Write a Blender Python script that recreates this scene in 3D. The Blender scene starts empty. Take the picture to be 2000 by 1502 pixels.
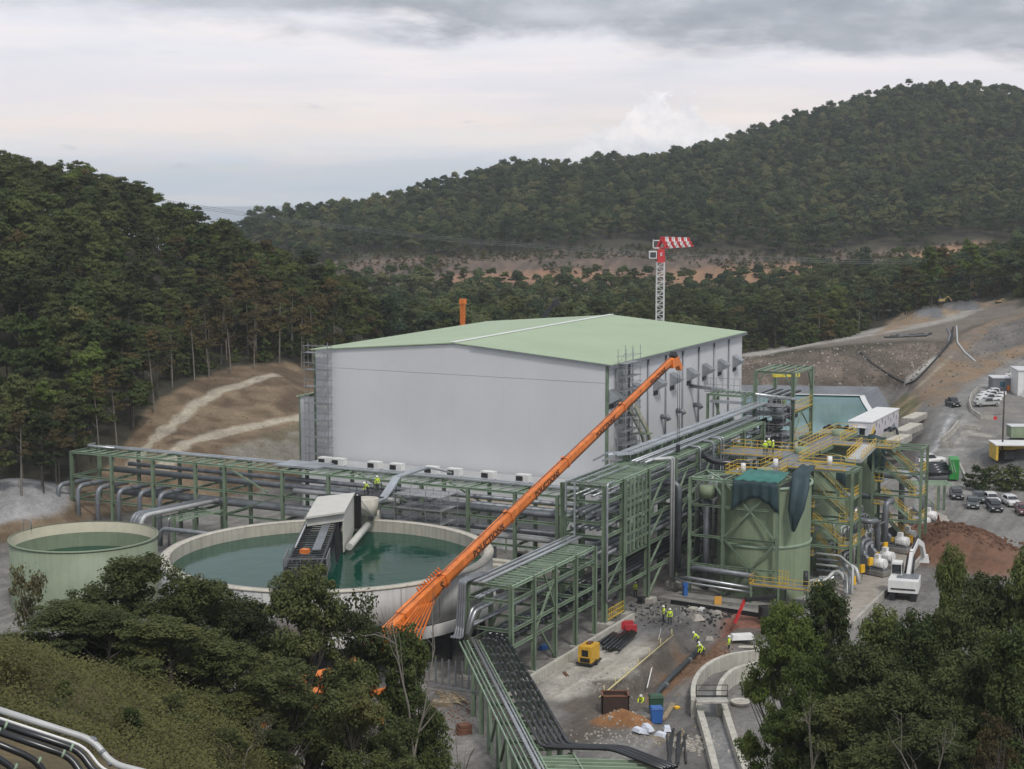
import bpy, math, random
import numpy as np
from mathutils import Vector, Matrix, noise as mnoise
random.seed(7); rng = np.random.default_rng(7)
S = bpy.context.scene
COL = S.collection
# ---------------------------------------------------------------- camera
F = 3200.0; HY = 366.0; CZ = 50.0                  # focal length (px of a 2000 px wide frame), level line, height
PIT = math.atan((751 - HY) / F)
cam = bpy.data.cameras.new("camera"); camo = bpy.data.objects.new("camera", cam); COL.objects.link(camo)
cam.sensor_width = 36; cam.lens = 36 * F / 2000; cam.clip_start = 1; cam.clip_end = 60000
camo.location = (0, 0, CZ); camo.rotation_euler = (math.pi / 2 - PIT, 0, 0)
S.camera = camo
# ---------------------------------------------------------------- light
S.view_settings.view_transform = 'Standard'; S.view_settings.look = 'None'
S.view_settings.exposure = 0.42; S.view_settings.gamma = 1; S.view_settings.use_curve_mapping = False
SUN_EL, SUN_AZ = math.radians(52), math.radians(158)   # azimuth from +Y towards +X
world = bpy.data.worlds.new("World"); S.world = world; world.use_nodes = True
def build_world():
    nt = world.node_tree; nt.nodes.clear(); N = nt.nodes.new; L = nt.links.new
    out = N('ShaderNodeOutputWorld'); bg = N('ShaderNodeBackground'); L(bg.outputs[0], out.inputs[0])
    bg.inputs[1].default_value = 0.1
    sky = N('ShaderNodeTexSky'); sky.sky_type = 'NISHITA'; sky.sun_disc = False
    sky.sun_elevation = SUN_EL; sky.sun_rotation = SUN_AZ; sky.altitude = 500
    tc = N('ShaderNodeTexCoord'); sp = N('ShaderNodeSeparateXYZ'); L(tc.outputs['Generated'], sp.inputs[0])
    def m(op, a, b=None, c=None):
        n = N('ShaderNodeMath'); n.operation = op
        for i, v in enumerate((a, b, c)):
            if v is None: continue
            if isinstance(v, (int, float)): n.inputs[i].default_value = v
            else: L(v, n.inputs[i])
        return n.outputs[0]
    X, Y, Z = sp.outputs
    hor = m('SQRT', m('ADD', m('MULTIPLY', X, X), m('MULTIPLY', Y, Y)))
    el = m('DIVIDE', Z, m('MAXIMUM', hor, .001))      # tangent of the elevation
    az = m('ARCTAN2', X, Y)
    def vec(a, b, c=0.0):
        n = N('ShaderNodeCombineXYZ')
        for i, v in enumerate((a, b, c)):
            if isinstance(v, (int, float)): n.inputs[i].default_value = v
            else: L(v, n.inputs[i])
        return n.outputs[0]
    def noise(v, scale, det=6, rough=.55, dist=0.0):
        n = N('ShaderNodeTexNoise'); n.inputs['Scale'].default_value = scale; n.inputs['Detail'].default_value = det
        n.inputs['Roughness'].default_value = rough; n.inputs['Distortion'].default_value = dist; L(v, n.inputs['Vector']); return n.outputs[0]
    def ramp(f, stops, interp='LINEAR'):
        n = N('ShaderNodeValToRGB'); n.color_ramp.interpolation = interp
        e = n.color_ramp.elements
        while len(e) < len(stops): e.new(.5)
        for k, (p, c) in enumerate(stops):
            e[k].position = p; e[k].color = (*c, 1) if len(c) == 3 else c
        L(f, n.inputs[0]); return n.outputs[0]
    def mix(f, a, b):
        n = N('ShaderNodeMix'); n.data_type = 'RGBA'
        for s, v in ((0, f), (6, a), (7, b)):
            if isinstance(v, (int, float)): n.inputs[s].default_value = v
            elif isinstance(v, tuple): n.inputs[s].default_value = (*v, 1)
            else: L(v, n.inputs[s])
        return n.outputs[2]
    def sstep(v, a, b):
        n = N('ShaderNodeMapRange'); n.interpolation_type = 'SMOOTHSTEP'
        L(v, n.inputs[0]); n.inputs[1].default_value = a; n.inputs[2].default_value = b; return n.outputs[0]
    w1 = noise(vec(m('MULTIPLY', az, 7), m('MULTIPLY', el, 30)), 1.0, 7, .6, .3)
    elw = m('ADD', el, m('MULTIPLY', m('SUBTRACT', w1, .5), .05))
    base = ramp(m('MULTIPLY', elw, 4.0), [(0.0, (.58, .67, .78)), (.07, (.68, .72, .80)), (.15, (.86, .765, .73)), (.24, (.75, .72, .77)),
                                           (.34, (.78, .76, .81)), (.60, (.74, .75, .80)), (1, (.62, .65, .70))])
    streak = noise(vec(m('MULTIPLY', az, 5), m('MULTIPLY', el, 60), 3.0), 1.0, 6, .6, .2)
    base = mix(m('MULTIPLY', sstep(streak, .44, .70), .55), base, (.92, .83, .80))
    streak2 = noise(vec(m('MULTIPLY', az, 6), m('MULTIPLY', el, 48), 9.0), 1.0, 5, .6, .2)
    base = mix(m('MULTIPLY', sstep(streak2, .48, .72), .26), base, (.52, .55, .63))
    # the dark cloud deck overhead: its lower edge hangs lower towards the right
    n2 = noise(vec(m('MULTIPLY', az, 8), m('MULTIPLY', el, 26), 5.0), 1.0, 8, .60, .15)
    edge = m('SUBTRACT', m('ADD', el, m('MULTIPLY', m('SUBTRACT', n2, .5), .075)), m('SUBTRACT', .084, m('MULTIPLY', m('MINIMUM', m('MAXIMUM', az, -.3), .3), .045)))
    deck = sstep(edge, -.006, .012)
    n3 = noise(vec(m('MULTIPLY', az, 14), m('MULTIPLY', el, 42), 2.0), 1.0, 6, .58, .1)
    dcol = ramp(n3, [(.3, (.27, .285, .325)), (.5, (.37, .385, .43)), (.72, (.56, .57, .62))])
    hi = sstep(el, .16, .5)
    dcol = mix(hi, dcol, (.62, .64, .68))
    c = mix(m('MULTIPLY', deck, m('ADD', .45, m('MULTIPLY', sstep(az, -.26, -.02), .52))), base, dcol)
    # heap clouds over the right-hand ridge
    n4 = noise(vec(m('MULTIPLY', az, 45), m('MULTIPLY', el, 60), 1.0), 1.0, 6, .55)
    hump = m('SUBTRACT', 1.0, m('MULTIPLY', m('ABSOLUTE', m('SUBTRACT', az, .092)), 13.0))
    top = m('ADD', .015, m('MULTIPLY', m('MAXIMUM', hump, 0.0), m('MULTIPLY', n4, .085)))
    cu = sstep(m('SUBTRACT', top, el), -.001, .004)
    n5 = noise(vec(m('MULTIPLY', az, 60), m('MULTIPLY', el, 75), 8.0), 1.0, 6, .6)
    c = mix(m('MULTIPLY', m('MULTIPLY', cu, m('GREATER_THAN', hump, 0.0)), .62), c, ramp(n5, [(.36, (.66, .68, .75)), (.60, (1.0, .96, .97))]))
    # small dark cloudlets
    n6 = noise(vec(m('MULTIPLY', az, 22), m('MULTIPLY', el, 110), 4.0), 1.0, 4, .5)
    c = mix(m('MULTIPLY', sstep(n6, .68, .76), .4), c, (.42, .45, .52))
    sc = N('ShaderNodeVectorMath'); sc.operation = 'SCALE'; L(c, sc.inputs[0]); sc.inputs['Scale'].default_value = 8.5
    fin = mix(.93, sky.outputs[0], sc.outputs[0])
    L(fin, bg.inputs[0])
build_world()
sun = bpy.data.lights.new("sun", 'SUN'); sun.energy = 1.5; sun.angle = math.radians(10); sun.color = (1, .96, .9)
suno = bpy.data.objects.new("sun", sun); COL.objects.link(suno)
_sd = Vector((math.sin(SUN_AZ) * math.cos(SUN_EL), math.cos(SUN_AZ) * math.cos(SUN_EL), math.sin(SUN_EL)))
suno.rotation_euler = (-_sd).to_track_quat('-Z', 'Y').to_euler(); suno.location = (0, 0, 200)
# ---------------------------------------------------------------- survey helpers: sight lines from the look-out meet known planes
def ray(px, py):
    x = (px - 1000) / F; y = -(py - 751) / F; c, s = math.cos(PIT), math.sin(PIT)
    return np.array([x, c + y * s, -s + y * c])
def P(px, py, z=0.0):
    r = ray(px, py); t = (z - CZ) / r[2]; return np.array([r[0] * t, r[1] * t, z])
def R(px, py, d):
    r = ray(px, py); return np.array([0, 0, CZ]) + r * (d / math.hypot(r[0], r[1]))
TH = math.radians(26.54)
U = np.array([math.sin(TH), math.cos(TH), 0]); V = np.array([math.cos(TH), -math.sin(TH), 0])
def W(u, v, z=0.0): return U * u + V * v + np.array([0, 0, z])
def uv(p): return float(np.dot(p, U)), float(np.dot(p, V))
ROTU = math.pi / 2 - TH                              # heading of the plant's long axis
# ---------------------------------------------------------------- materials
MATS = {}
def mat(name, col, rough=.6, metal=0.0, var=.18, scale=.8, bump=0.0, col2=None, rnd=0.0, spec=.5, streak=0.0, bscale=None, edge=None):
    """colour with two scales of wear in world space; rnd = shade differs per object; streak = rain streaks down vertical faces"""
    m = bpy.data.materials.new(name); m.use_nodes = True; nt = m.node_tree; N = nt.nodes.new; L = nt.links.new
    b = nt.nodes['Principled BSDF']; b.inputs['Roughness'].default_value = rough; b.inputs['Metallic'].default_value = metal
    b.inputs['Specular IOR Level'].default_value = spec
    g = N('ShaderNodeNewGeometry')
    n1 = N('ShaderNodeTexNoise'); n1.inputs['Scale'].default_value = scale; n1.inputs['Detail'].default_value = 5; n1.inputs['Roughness'].default_value = .6
    L(g.outputs['Position'], n1.inputs['Vector'])
    r = N('ShaderNodeMapRange'); r.inputs[1].default_value = .3; r.inputs[2].default_value = .7; L(n1.outputs[0], r.inputs[0])
    mx = N('ShaderNodeMix'); mx.data_type = 'RGBA'; L(r.outputs[0], mx.inputs[0])
    c2 = col2 or tuple(c * (1 - var) for c in col); c1 = col if col2 else tuple(min(1, c * (1 + var * .6)) for c in col)
    mx.inputs[6].default_value = (*c2, 1); mx.inputs[7].default_value = (*c1, 1)
    o = mx.outputs[2]
    if streak:
        mp = N('ShaderNodeMapping'); mp.inputs['Scale'].default_value = (2.2, 2.2, .12); L(g.outputs['Position'], mp.inputs[0])
        n2 = N('ShaderNodeTexNoise'); n2.inputs['Scale'].default_value = 1.0; n2.inputs['Detail'].default_value = 4; L(mp.outputs[0], n2.inputs['Vector'])
        r2 = N('ShaderNodeMapRange'); r2.inputs[1].default_value = .45; r2.inputs[2].default_value = .75; r2.inputs[3].default_value = 1; r2.inputs[4].default_value = 1 - streak
        L(n2.outputs[0], r2.inputs[0])
        s = N('ShaderNodeVectorMath'); s.operation = 'SCALE'; L(o, s.inputs[0]); L(r2.outputs[0], s.inputs['Scale']); o = s.outputs[0]
    if rnd:
        oi = N('ShaderNodeObjectInfo'); r3 = N('ShaderNodeMapRange'); r3.inputs[3].default_value = 1 - rnd; r3.inputs[4].default_value = 1 + rnd
        L(oi.outputs['Random'], r3.inputs[0])
        s = N('ShaderNodeVectorMath'); s.operation = 'SCALE'; L(o, s.inputs[0]); L(r3.outputs[0], s.inputs['Scale']); o = s.outputs[0]
    L(o, b.inputs['Base Color'])
    if bump:
        n3 = N('ShaderNodeTexNoise'); n3.inputs['Scale'].default_value = bscale or scale * 6; n3.inputs['Detail'].default_value = 6
        L(g.outputs['Position'], n3.inputs['Vector'])
        bp = N('ShaderNodeBump'); bp.inputs['Strength'].default_value = bump; bp.inputs['Distance'].default_value = .1; L(n3.outputs[0], bp.inputs['Height']); L(bp.outputs[0], b.inputs['Normal'])
    MATS[name] = m; return m
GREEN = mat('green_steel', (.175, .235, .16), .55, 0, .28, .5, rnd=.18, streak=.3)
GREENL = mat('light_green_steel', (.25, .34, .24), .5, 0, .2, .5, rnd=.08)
TANKG = mat('tank_green', (.22, .275, .175), .6, 0, .14, .35, streak=.16)
GALV = mat('galvanised', (.42, .44, .46), .38, .75, .2, 1.5, rnd=.10)
TRAY = mat('cable_tray_cover', (.50, .53, .56), .34, .65, .25, .5, rnd=.06)
PIPEG = mat('grey_pipe', (.20, .215, .235), .42, .25, .22, .8, rnd=.12, streak=.15)
PIPEL = mat('pale_pipe', (.46, .47, .47), .45, .1, .15, .8, rnd=.06)
BLACK = mat('black_plastic_pipe', (.012, .014, .018), .28, 0, .3, 1.2, rnd=.25, spec=.65)
YEL = mat('yellow_paint', (.62, .42, .05), .5, 0, .25, 1.0, rnd=.1)
PALEYEL = mat('pale_yellow', (.60, .52, .25), .6, 0, .2)
WALL = mat('white_cladding', (.59, .595, .61), .45, 0, .05, .10)
ROOF = mat('green_roof', (.34, .43, .275), .5, 0, .09, .1)
CREAM = mat('cream_render', (.50, .47, .40), .75, 0, .15, .6, streak=.3)
CONC = mat('concrete', (.42, .40, .36), .9, 0, .25, .5, bump=.3, streak=.3)
CONCD = mat('old_concrete', (.24, .23, .21), .92, 0, .3, .6, bump=.4)
DARK = mat('dark_steel', (.035, .037, .04), .55, .3, .3, 2.0)
BLK = mat('black', (.012, .012, .013), .6, 0, .2)
ORANGE = mat('crane_orange', (.74, .20, .035), .42, 0, .25, .9, streak=.25)
WHITE = mat('white_paint', (.74, .74, .73), .45, 0, .1, .7, streak=.12)
RED = mat('red_paint', (.55, .03, .035), .5, 0, .2, 1.5)
RUST = mat('rust_brown', (.16, .07, .04), .85, 0, .35, 1.5)
HIVIS = mat('hi_vis_yellow', (.62, .80, .04), .7, 0, .15, 4)
NAVY = mat('dark_workwear', (.03, .035, .05), .8, 0, .2, 4)
SKIN = mat('skin', (.45, .27, .2), .6)
GLASS = mat('dark_glass', (.02, .025, .03), .08, 0, .2, 1, spec=.8)
TYRE = mat('tyre', (.02, .02, .02), .85)
TARP = mat('green_tarpaulin', (.035, .17, .14), .6, 0, .3, .6, bump=.4, bscale=2.5)
TARPD = mat('dark_tarpaulin', (.022, .05, .058), .65, 0, .3, .6, bump=.4, bscale=2.5)
WOODM = mat('old_timber', (.30, .24, .16), .9, 0, .3, 2)
LINER = mat('grey_pond_liner', (.16, .17, .19), .5, 0, .25, .3)
SCAF = mat('scaffold_tube', (.36, .37, .38), .5, .6, .25, 2, rnd=.15)
REDB = mat('red_plastic', (.45, .04, .05), .5)
BLUEB = mat('blue_plastic', (.03, .12, .38), .5)
STONE = mat('pale_rock', (.40, .37, .33), .95, 0, .35, 2, bump=.5)
def water_mat(name, col, rough=.06, bump=.05, bs=1.5, spec=.5):
    m = mat(name, col, rough, 0, .2, .08, bump=bump, bscale=bs, spec=spec); return m
TWATER = water_mat('green_thickener_water', (.003, .052, .032), .04, .40, .5, spec=.18)
PWATER = water_mat('turquoise_pond_water', (.14, .29, .29), .12, .05, .8)
# ---------------------------------------------------------------- objects
ORG = {}
def tagset(o, label=None, cat=None, group=None, kind=None):
    if label: o['label'] = label
    if cat: o['category'] = cat
    if group: o['group'] = group
    if kind: o['kind'] = kind
    return o
def thing(name, label, cat, loc=(0, 0, 0), rz=0.0, group=None):
    o = bpy.data.objects.new(name, None); COL.objects.link(o); o.empty_display_size = .5
    o.location = Vector(loc); o.rotation_euler = (0, 0, rz); ORG[o.name] = Vector(loc) if rz == 0 else Vector((0, 0, 0))
    return tagset(o, label, cat, group)
def link(name, me, parent=None, at=None):
    o = bpy.data.objects.new(name, me); COL.objects.link(o)
    if parent: o.parent = parent; ORG[o.name] = ORG.get(parent.name, Vector((0, 0, 0)))
    else: ORG[o.name] = Vector((0, 0, 0))
    return o
def v3(p): return Vector((float(p[0]), float(p[1]), float(p[2])))
class MB:
    def __init__(s): s.v = []; s.f = []; s.sm = []
    def add(s, vs, fs, smooth=False):
        b = len(s.v); s.v += [tuple(float(c) for c in p) for p in vs]; s.f += [tuple(b + i for i in f) for f in fs]; s.sm += [smooth] * len(fs); return s
    def box(s, c, size, rz=0.0, taper=1.0, ax=None):
        x, y, z = (k / 2 for k in size); pts = []
        for sz in (-1, 1):
            t = taper if sz > 0 else 1
            for sx, sy in ((-1, -1), (1, -1), (1, 1), (-1, 1)): pts.append(Vector((sx * x * t, sy * y * t, sz * z)))
        M = Matrix.Rotation(rz, 3, 'Z'); c = v3(c)
        return s.add([M @ p + c for p in pts], [(0, 3, 2, 1), (4, 5, 6, 7), (0, 1, 5, 4), (1, 2, 6, 5), (2, 3, 7, 6), (3, 0, 4, 7)])
    def frame(s, p0, p1, up=None):
        a, b = v3(p0), v3(p1); d = (b - a); l = d.length; d.normalize()
        up = Vector(up) if up is not None else (Vector((0, 0, 1)) if abs(d.z) < .95 else Vector((U[0], U[1], 0)))
        x = d.cross(up).normalized(); y = x.cross(d).normalized(); return a, b, d, x, y
    def beam(s, p0, p1, w, h=None, up=None):
        h = h or w; a, b, d, x, y = s.frame(p0, p1, up); vs = []
        for q in (a, b):
            for sx, sy in ((-1, -1), (1, -1), (1, 1), (-1, 1)): vs.append(q + x * (sx * w / 2) + y * (sy * h / 2))
        return s.add(vs, [(0, 3, 2, 1), (4, 5, 6, 7), (0, 1, 5, 4), (1, 2, 6, 5), (2, 3, 7, 6), (3, 0, 4, 7)])
    def tube(s, pts, r, n=8, caps=True, r1=None):
        pts = [v3(p) for p in pts]; k = len(pts); vs = []; x = None
        for i, p in enumerate(pts):
            d = (pts[min(i + 1, k - 1)] - pts[max(i - 1, 0)]).normalized()
            if x is None: x = d.orthogonal().normalized()
            else:
                x = (x - d * x.dot(d)); x = x.normalized() if x.length > 1e-6 else d.orthogonal().normalized()
            y = d.cross(x); rr = r if r1 is None else r + (r1 - r) * i / (k - 1)
            for j in range(n):
                a = 2 * math.pi * j / n; vs.append(p + x * (math.cos(a) * rr) + y * (math.sin(a) * rr))
        fs = [(i * n + j, i * n + (j + 1) % n, (i + 1) * n + (j + 1) % n, (i + 1) * n + j) for i in range(k - 1) for j in range(n)]
        s.add(vs, fs, True)
        if caps:
            b = len(s.v) - k * n
            s.f.append(tuple(b + j for j in range(n))[::-1]); s.f.append(tuple(b + (k - 1) * n + j for j in range(n))); s.sm += [False, False]
        return s
    def pipe(s, pts, r, n=10, bend=None):
        """tube with rounded elbows"""
        pts = [v3(p) for p in pts]; bend = bend or r * 3; out = [pts[0]]
        for i in range(1, len(pts) - 1):
            a, p, b = pts[i - 1], pts[i], pts[i + 1]; d0 = (a - p); d1 = (b - p)
            k = min(bend, d0.length * .45, d1.length * .45); q0 = p + d0.normalized() * k; q1 = p + d1.normalized() * k
            for t in (0, .25, .5, .75, 1): out.append(q0 * (1 - t) ** 2 + p * 2 * t * (1 - t) + q1 * t * t)
        out.append(pts[-1]); return s.tube(out, r, n)
    def cyl(s, c, r, h, n=24, r1=None, caps=True):
        c = v3(c); r1 = r if r1 is None else r1; vs = []
        for z, rr in ((0, r), (h, r1)):
            for j in range(n): a = 2 * math.pi * j / n; vs.append(c + Vector((math.cos(a) * rr, math.sin(a) * rr, z)))
        s.add(vs, [(j, (j + 1) % n, n + (j + 1) % n, n + j) for j in range(n)], True)
        if caps:
            b = len(s.v) - 2 * n; s.f.append(tuple(b + j for j in range(n))[::-1]); s.f.append(tuple(b + n + j for j in range(n))); s.sm += [False, False]
        return s
    def lathe(s, c, prof, n=48, a0=0.0, a1=2 * math.pi, smooth=True):
        c = v3(c); k = len(prof); full = abs(a1 - a0 - 2 * math.pi) < 1e-6; m = n if full else n + 1; vs = []
        for j in range(m):
            a = a0 + (a1 - a0) * j / n
            for r, z in prof: vs.append(c + Vector((math.cos(a) * r, math.sin(a) * r, z)))
        fs = [(j * k + i, ((j + 1) % m) * k + i, ((j + 1) % m) * k + i + 1, j * k + i + 1) for j in range(n) for i in range(k - 1)]
        return s.add(vs, fs, smooth)
    def prism(s, poly, z0, z1):
        n = len(poly); vs = [(p[0], p[1], z0) for p in poly] + [(p[0], p[1], z1) for p in poly]
        return s.add(vs, [tuple(range(n))[::-1], tuple(range(n, 2 * n))] + [(i, (i + 1) % n, n + (i + 1) % n, n + i) for i in range(n)])
    def quad(s, a, b, c, d): return s.add([a, b, c, d], [(0, 1, 2, 3)])
    def build(s, name, m, parent=None):
        me = bpy.data.meshes.new(name); o = link(name, me, parent); off = ORG[o.name]
        vs = [(p[0] - off.x, p[1] - off.y, p[2] - off.z) for p in s.v]
        me.from_pydata(vs, [], s.f); me.polygons.foreach_set('use_smooth', s.sm); me.materials.append(m); me.update()
        return o
UNIT = {}
def unit_mesh(kind, m):
    k = (kind, m.name)
    if k in UNIT: return UNIT[k]
    b = MB()
    if kind == 'B': b.box((0, 0, .5), (1, 1, 1))
    elif kind == 'I':
        b.box((0, -.45, .5), (1, .1, 1)); b.box((0, .45, .5), (1, .1, 1)); b.box((0, 0, .5), (.12, .8, 1))
    elif kind == 'T': b.tube([(0, 0, 0), (0, 0, 1)], .5, 6)
    elif kind == 'C': b.tube([(0, 0, 0), (0, 0, 1)], .5, 12)
    me = bpy.data.meshes.new('unit_' + kind); me.from_pydata(b.v, [], b.f); me.polygons.foreach_set('use_smooth', b.sm); me.materials.append(m); me.update()
    UNIT[k] = me; return me
def member(parent, name, p0, p1, w, m, h=None, kind='B', up=None):
    h = h or w; a, b, d, x, y = MB().frame(p0, p1, up); L_ = (b - a).length
    o = link(name, unit_mesh(kind, m), parent); a = a - ORG[o.name]
    o.matrix_basis = Matrix(((x.x * w, y.x * h, d.x * L_, a.x), (x.y * w, y.y * h, d.y * L_, a.y), (x.z * w, y.z * h, d.z * L_, a.z), (0, 0, 0, 1)))
    return o
def kids(o): return [c for c in bpy.data.objects if c.parent == o]
TREEKIDS = {}
def dup(root, loc, rz=0.0, label=None, group=None, scale=None, swap=None):
    """copy a thing, its parts and their sub-parts"""
    if root.name not in TREEKIDS: TREEKIDS[root.name] = [(c, kids(c)) for c in kids(root)]
    r = root.copy(); COL.objects.link(r); r.location = v3(loc); r.rotation_euler = (0, 0, rz)
    if scale: r.scale = scale if hasattr(scale, '__len__') else (scale,) * 3
    if label: r['label'] = label
    if group: r['group'] = group
    for c, gc in TREEKIDS[root.name]:
        d = c.copy(); COL.objects.link(d); d.parent = r
        if swap and d.data.materials and d.data.materials[0].name in swap:
            k = (c.data.name, swap[d.data.materials[0].name].name)
            if k not in UNIT:
                me = c.data.copy(); me.materials[0] = swap[d.data.materials[0].name]; UNIT[k] = me
            d.data = UNIT[k]
        for g in gc:
            e = g.copy(); COL.objects.link(e); e.parent = d
    return r
# ---------------------------------------------------------------- terrain
def elk(py): return math.tan(PIT + math.atan((py - 751) / F))    # tangent of the angle below the level line
CP = []                                                           # (azimuth, log distance, tangent of depression)
def cp(px, py, d): CP.append(((px - 1000) / F, math.log(d), elk(py)))
def cz(px, z, d): CP.append(((px - 1000) / F, math.log(d), (CZ - z) / d))
for px in (-600, -200, 200, 600, 1000, 1400, 1800, 2200, 2600):   # look-out hill falling to the pad
    cz(px, 39, 18); cz(px, 32, 34)
for px in (700, 1100, 1500): cz(px, 22, 58); cz(px, 9, 95); cz(px, 1.0, 128)
for px in (1700, 2100, 2500): cz(px, 23, 58); cz(px, 13, 88); cz(px, 6, 115); cz(px, 0, 145)
cp(0, 1245, 82); cp(0, 1400, 62); cp(0, 1500, 50); cp(300, 1345, 86); cp(300, 1500, 60); cp(520, 1480, 88); cp(-400, 1200, 82); cp(-400, 1400, 60); cp(160, 1290, 84); cp(430, 1415, 87)
cp(200, 1400, 70); cp(400, 1500, 76)
for px in (-400, 0, 300): cz(px, 13, 108); cz(px, 5, 130); cz(px, 0, 150)
cz(560, 12, 102); cz(560, 3, 126); cz(620, 0, 145)
for px in (-100, 300, 700, 1100, 1500, 1900, 2300):
    for d in (165, 200, 235): cz(px, 0, d)
# left hill
for px, py, d in ((0, 985, 228), (130, 965, 232), (275, 905, 258), (-400, 990, 225), (0, 700, 300), (-400, 640, 300), (200, 760, 290), (0, 405, 430), (130, 425, 440), (-400, 380, 430), (250, 455, 440),
                  (330, 490, 440), (430, 535, 425), (540, 590, 400), (640, 640, 380), (700, 680, 365), (330, 640, 350), (480, 650, 345), (200, 600, 350),
                  (340, 882, 254), (420, 850, 275), (583, 817, 292), (300, 858, 268), (380, 792, 288), (480, 747, 306), (530, 735, 312), (560, 712, 330), (440, 715, 318), (330, 745, 298), (640, 725, 340), (560, 850, 280),
                  (700, 820, 300), (640, 770, 315), (760, 760, 345)): cp(px, py, d)
for px in (-400, 0, 300): cz(px, 30, 560); cz(px, -60, 900); cz(px, -130, 1500); cz(px, -200, 2500)
cz(600, 5, 480); cz(450, 8, 560); cz(450, -25, 800)
# flat ground behind the plant, the valley and the embankment
for px in (900, 1200, 1450): cz(px, 0, 280); cz(px, .5, 330)
for px, py, d in ((1450, 752, 395), (1600, 752, 395), (1740, 752, 392), (1460, 690, 412), (1580, 678, 418), (1700, 667, 424), (1850, 662, 430), (1790, 775, 372), (1840, 720, 400), (1880, 700, 412),
                  (1920, 640, 440), (2000, 598, 455), (2200, 560, 455), (2000, 700, 415), (1900, 765, 360), (1860, 800, 338), (2000, 790, 345), (2000, 900, 290), (1850, 890, 293), (1930, 850, 315), (2200, 800, 340), (2300, 680, 420),
                  (1700, 640, 470), (1800, 618, 500), (1900, 603, 520), (1560, 676, 455), (1465, 700, 440), (1960, 590, 540), (2000, 545, 640), (1850, 575, 620), (2200, 470, 650),
                  (1750, 640, 520), (1600, 690, 500), (1500, 690, 480)): cp(px, py, d)
for px, py, d in ((700, 700, 480), (900, 690, 500), (1100, 690, 500), (1300, 700, 490), (1450, 690, 520), (700, 655, 600), (900, 655, 620), (1100, 655, 620), (1300, 650, 620), (1500, 645, 620), (1650, 615, 640),
                  (700, 612, 720), (1000, 612, 720), (1300, 612, 720), (1600, 590, 720),
                  (640, 540, 780), (800, 545, 780), (950, 545, 780), (1150, 545, 780), (1400, 552, 780), (1700, 525, 790), (1900, 520, 790), (2200, 500, 790),
                  (640, 515, 850), (800, 505, 850), (970, 500, 850), (1150, 500, 850), (1350, 497, 850), (1600, 500, 850), (1850, 485, 850), (2200, 470, 850),
                  (470, 482, 1000), (560, 462, 1060), (700, 442, 1100), (900, 385, 1150), (960, 365, 1150), (1200, 358, 1200), (1300, 348, 1200), (1400, 322, 1250), (1600, 258, 1300), (1700, 224, 1350), (1900, 205, 1400), (2000, 222, 1400),
                  (2400, 240, 1400), (700, 475, 960), (1000, 440, 980), (1300, 420, 1000), (1600, 370, 1060), (1850, 340, 1100), (2200, 350, 1100)): cp(px, py, d)
for px, z in ((500, -40), (800, -10), (1100, 0), (1500, 20), (1900, 70), (2300, 80)): cz(px, z, 1750); cz(px, -110 + z * .3, 2500); cz(px, -190, 3600)
CPa = np.array(CP); KX, KY = 1.6, 1.0
A_ = CPa[:, 0] * KX; B_ = CPa[:, 1] * KY
def _phi(r2): return .5 * r2 * np.log(r2 + 1e-12)
NCP = len(A_); K_ = _phi((A_[:, None] - A_) ** 2 + (B_[:, None] - B_) ** 2) + np.eye(NCP) * 2e-5
Q_ = np.stack([np.ones(NCP), A_, B_], 1)
sol = np.linalg.solve(np.block([[K_, Q_], [Q_.T, np.zeros((3, 3))]]), np.concatenate([CPa[:, 2], np.zeros(3)]))
def tps(az, ld):
    sh = az.shape; a = az.ravel() * KX; b = ld.ravel() * KY; out = np.empty(a.size)
    for i in range(0, a.size, 20000):
        aa = a[i:i + 20000, None]; bb = b[i:i + 20000, None]
        out[i:i + 20000] = _phi((aa - A_) ** 2 + (bb - B_) ** 2) @ sol[:NCP] + sol[NCP] + sol[NCP + 1] * aa[:, 0] + sol[NCP + 2] * bb[:, 0]
    return out.reshape(sh)
def vnoise(x, y, s, seed=0):
    """smooth value noise, numpy"""
    x = x * s + seed * 17.3; y = y * s - seed * 9.1; xi = np.floor(x); yi = np.floor(y); fx = x - xi; fy = y - yi
    def h(a, b): t = np.sin(a * 127.1 + b * 311.7 + seed * 74.7) * 43758.5453; return t - np.floor(t)
    fx = fx * fx * (3 - 2 * fx); fy = fy * fy * (3 - 2 * fy)
    return (h(xi, yi) * (1 - fx) + h(xi + 1, yi) * fx) * (1 - fy) + (h(xi, yi + 1) * (1 - fx) + h(xi + 1, yi + 1) * fx) * fy - .5
def fbm(x, y, s, seed=0, o=4):
    return sum(vnoise(x, y, s * 2 ** k, seed + k) / 2 ** k for k in range(o))
def seg_d(x, y, pts):
    """distance to a polyline"""
    best = np.full(x.shape, 1e9)
    for (ax, ay), (bx, by) in zip(pts[:-1], pts[1:]):
        dx, dy = bx - ax, by - ay; t = np.clip(((x - ax) * dx + (y - ay) * dy) / (dx * dx + dy * dy), 0, 1)
        best = np.minimum(best, np.hypot(x - ax - t * dx, y - ay - t * dy))
    return best
def inpoly(x, y, poly):
    r = np.zeros(x.shape, bool); n = len(poly)
    for i in range(n):
        (x0, y0), (x1, y1) = poly[i], poly[(i + 1) % n]
        if y0 == y1: continue
        r ^= ((y0 > y) != (y1 > y)) & (x < (x1 - x0) * (y - y0) / (y1 - y0) + x0)
    return r
def sdpoly(x, y, poly):
    d = seg_d(x, y, list(poly) + [poly[0]]); return np.where(inpoly(x, y, poly), -d, d)
def sst(v, a, b): t = np.clip((v - a) / (b - a), 0, 1); return t * t * (3 - 2 * t)
def xy(px, py, z=0): p = P(px, py, z); return (p[0], p[1])
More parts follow.
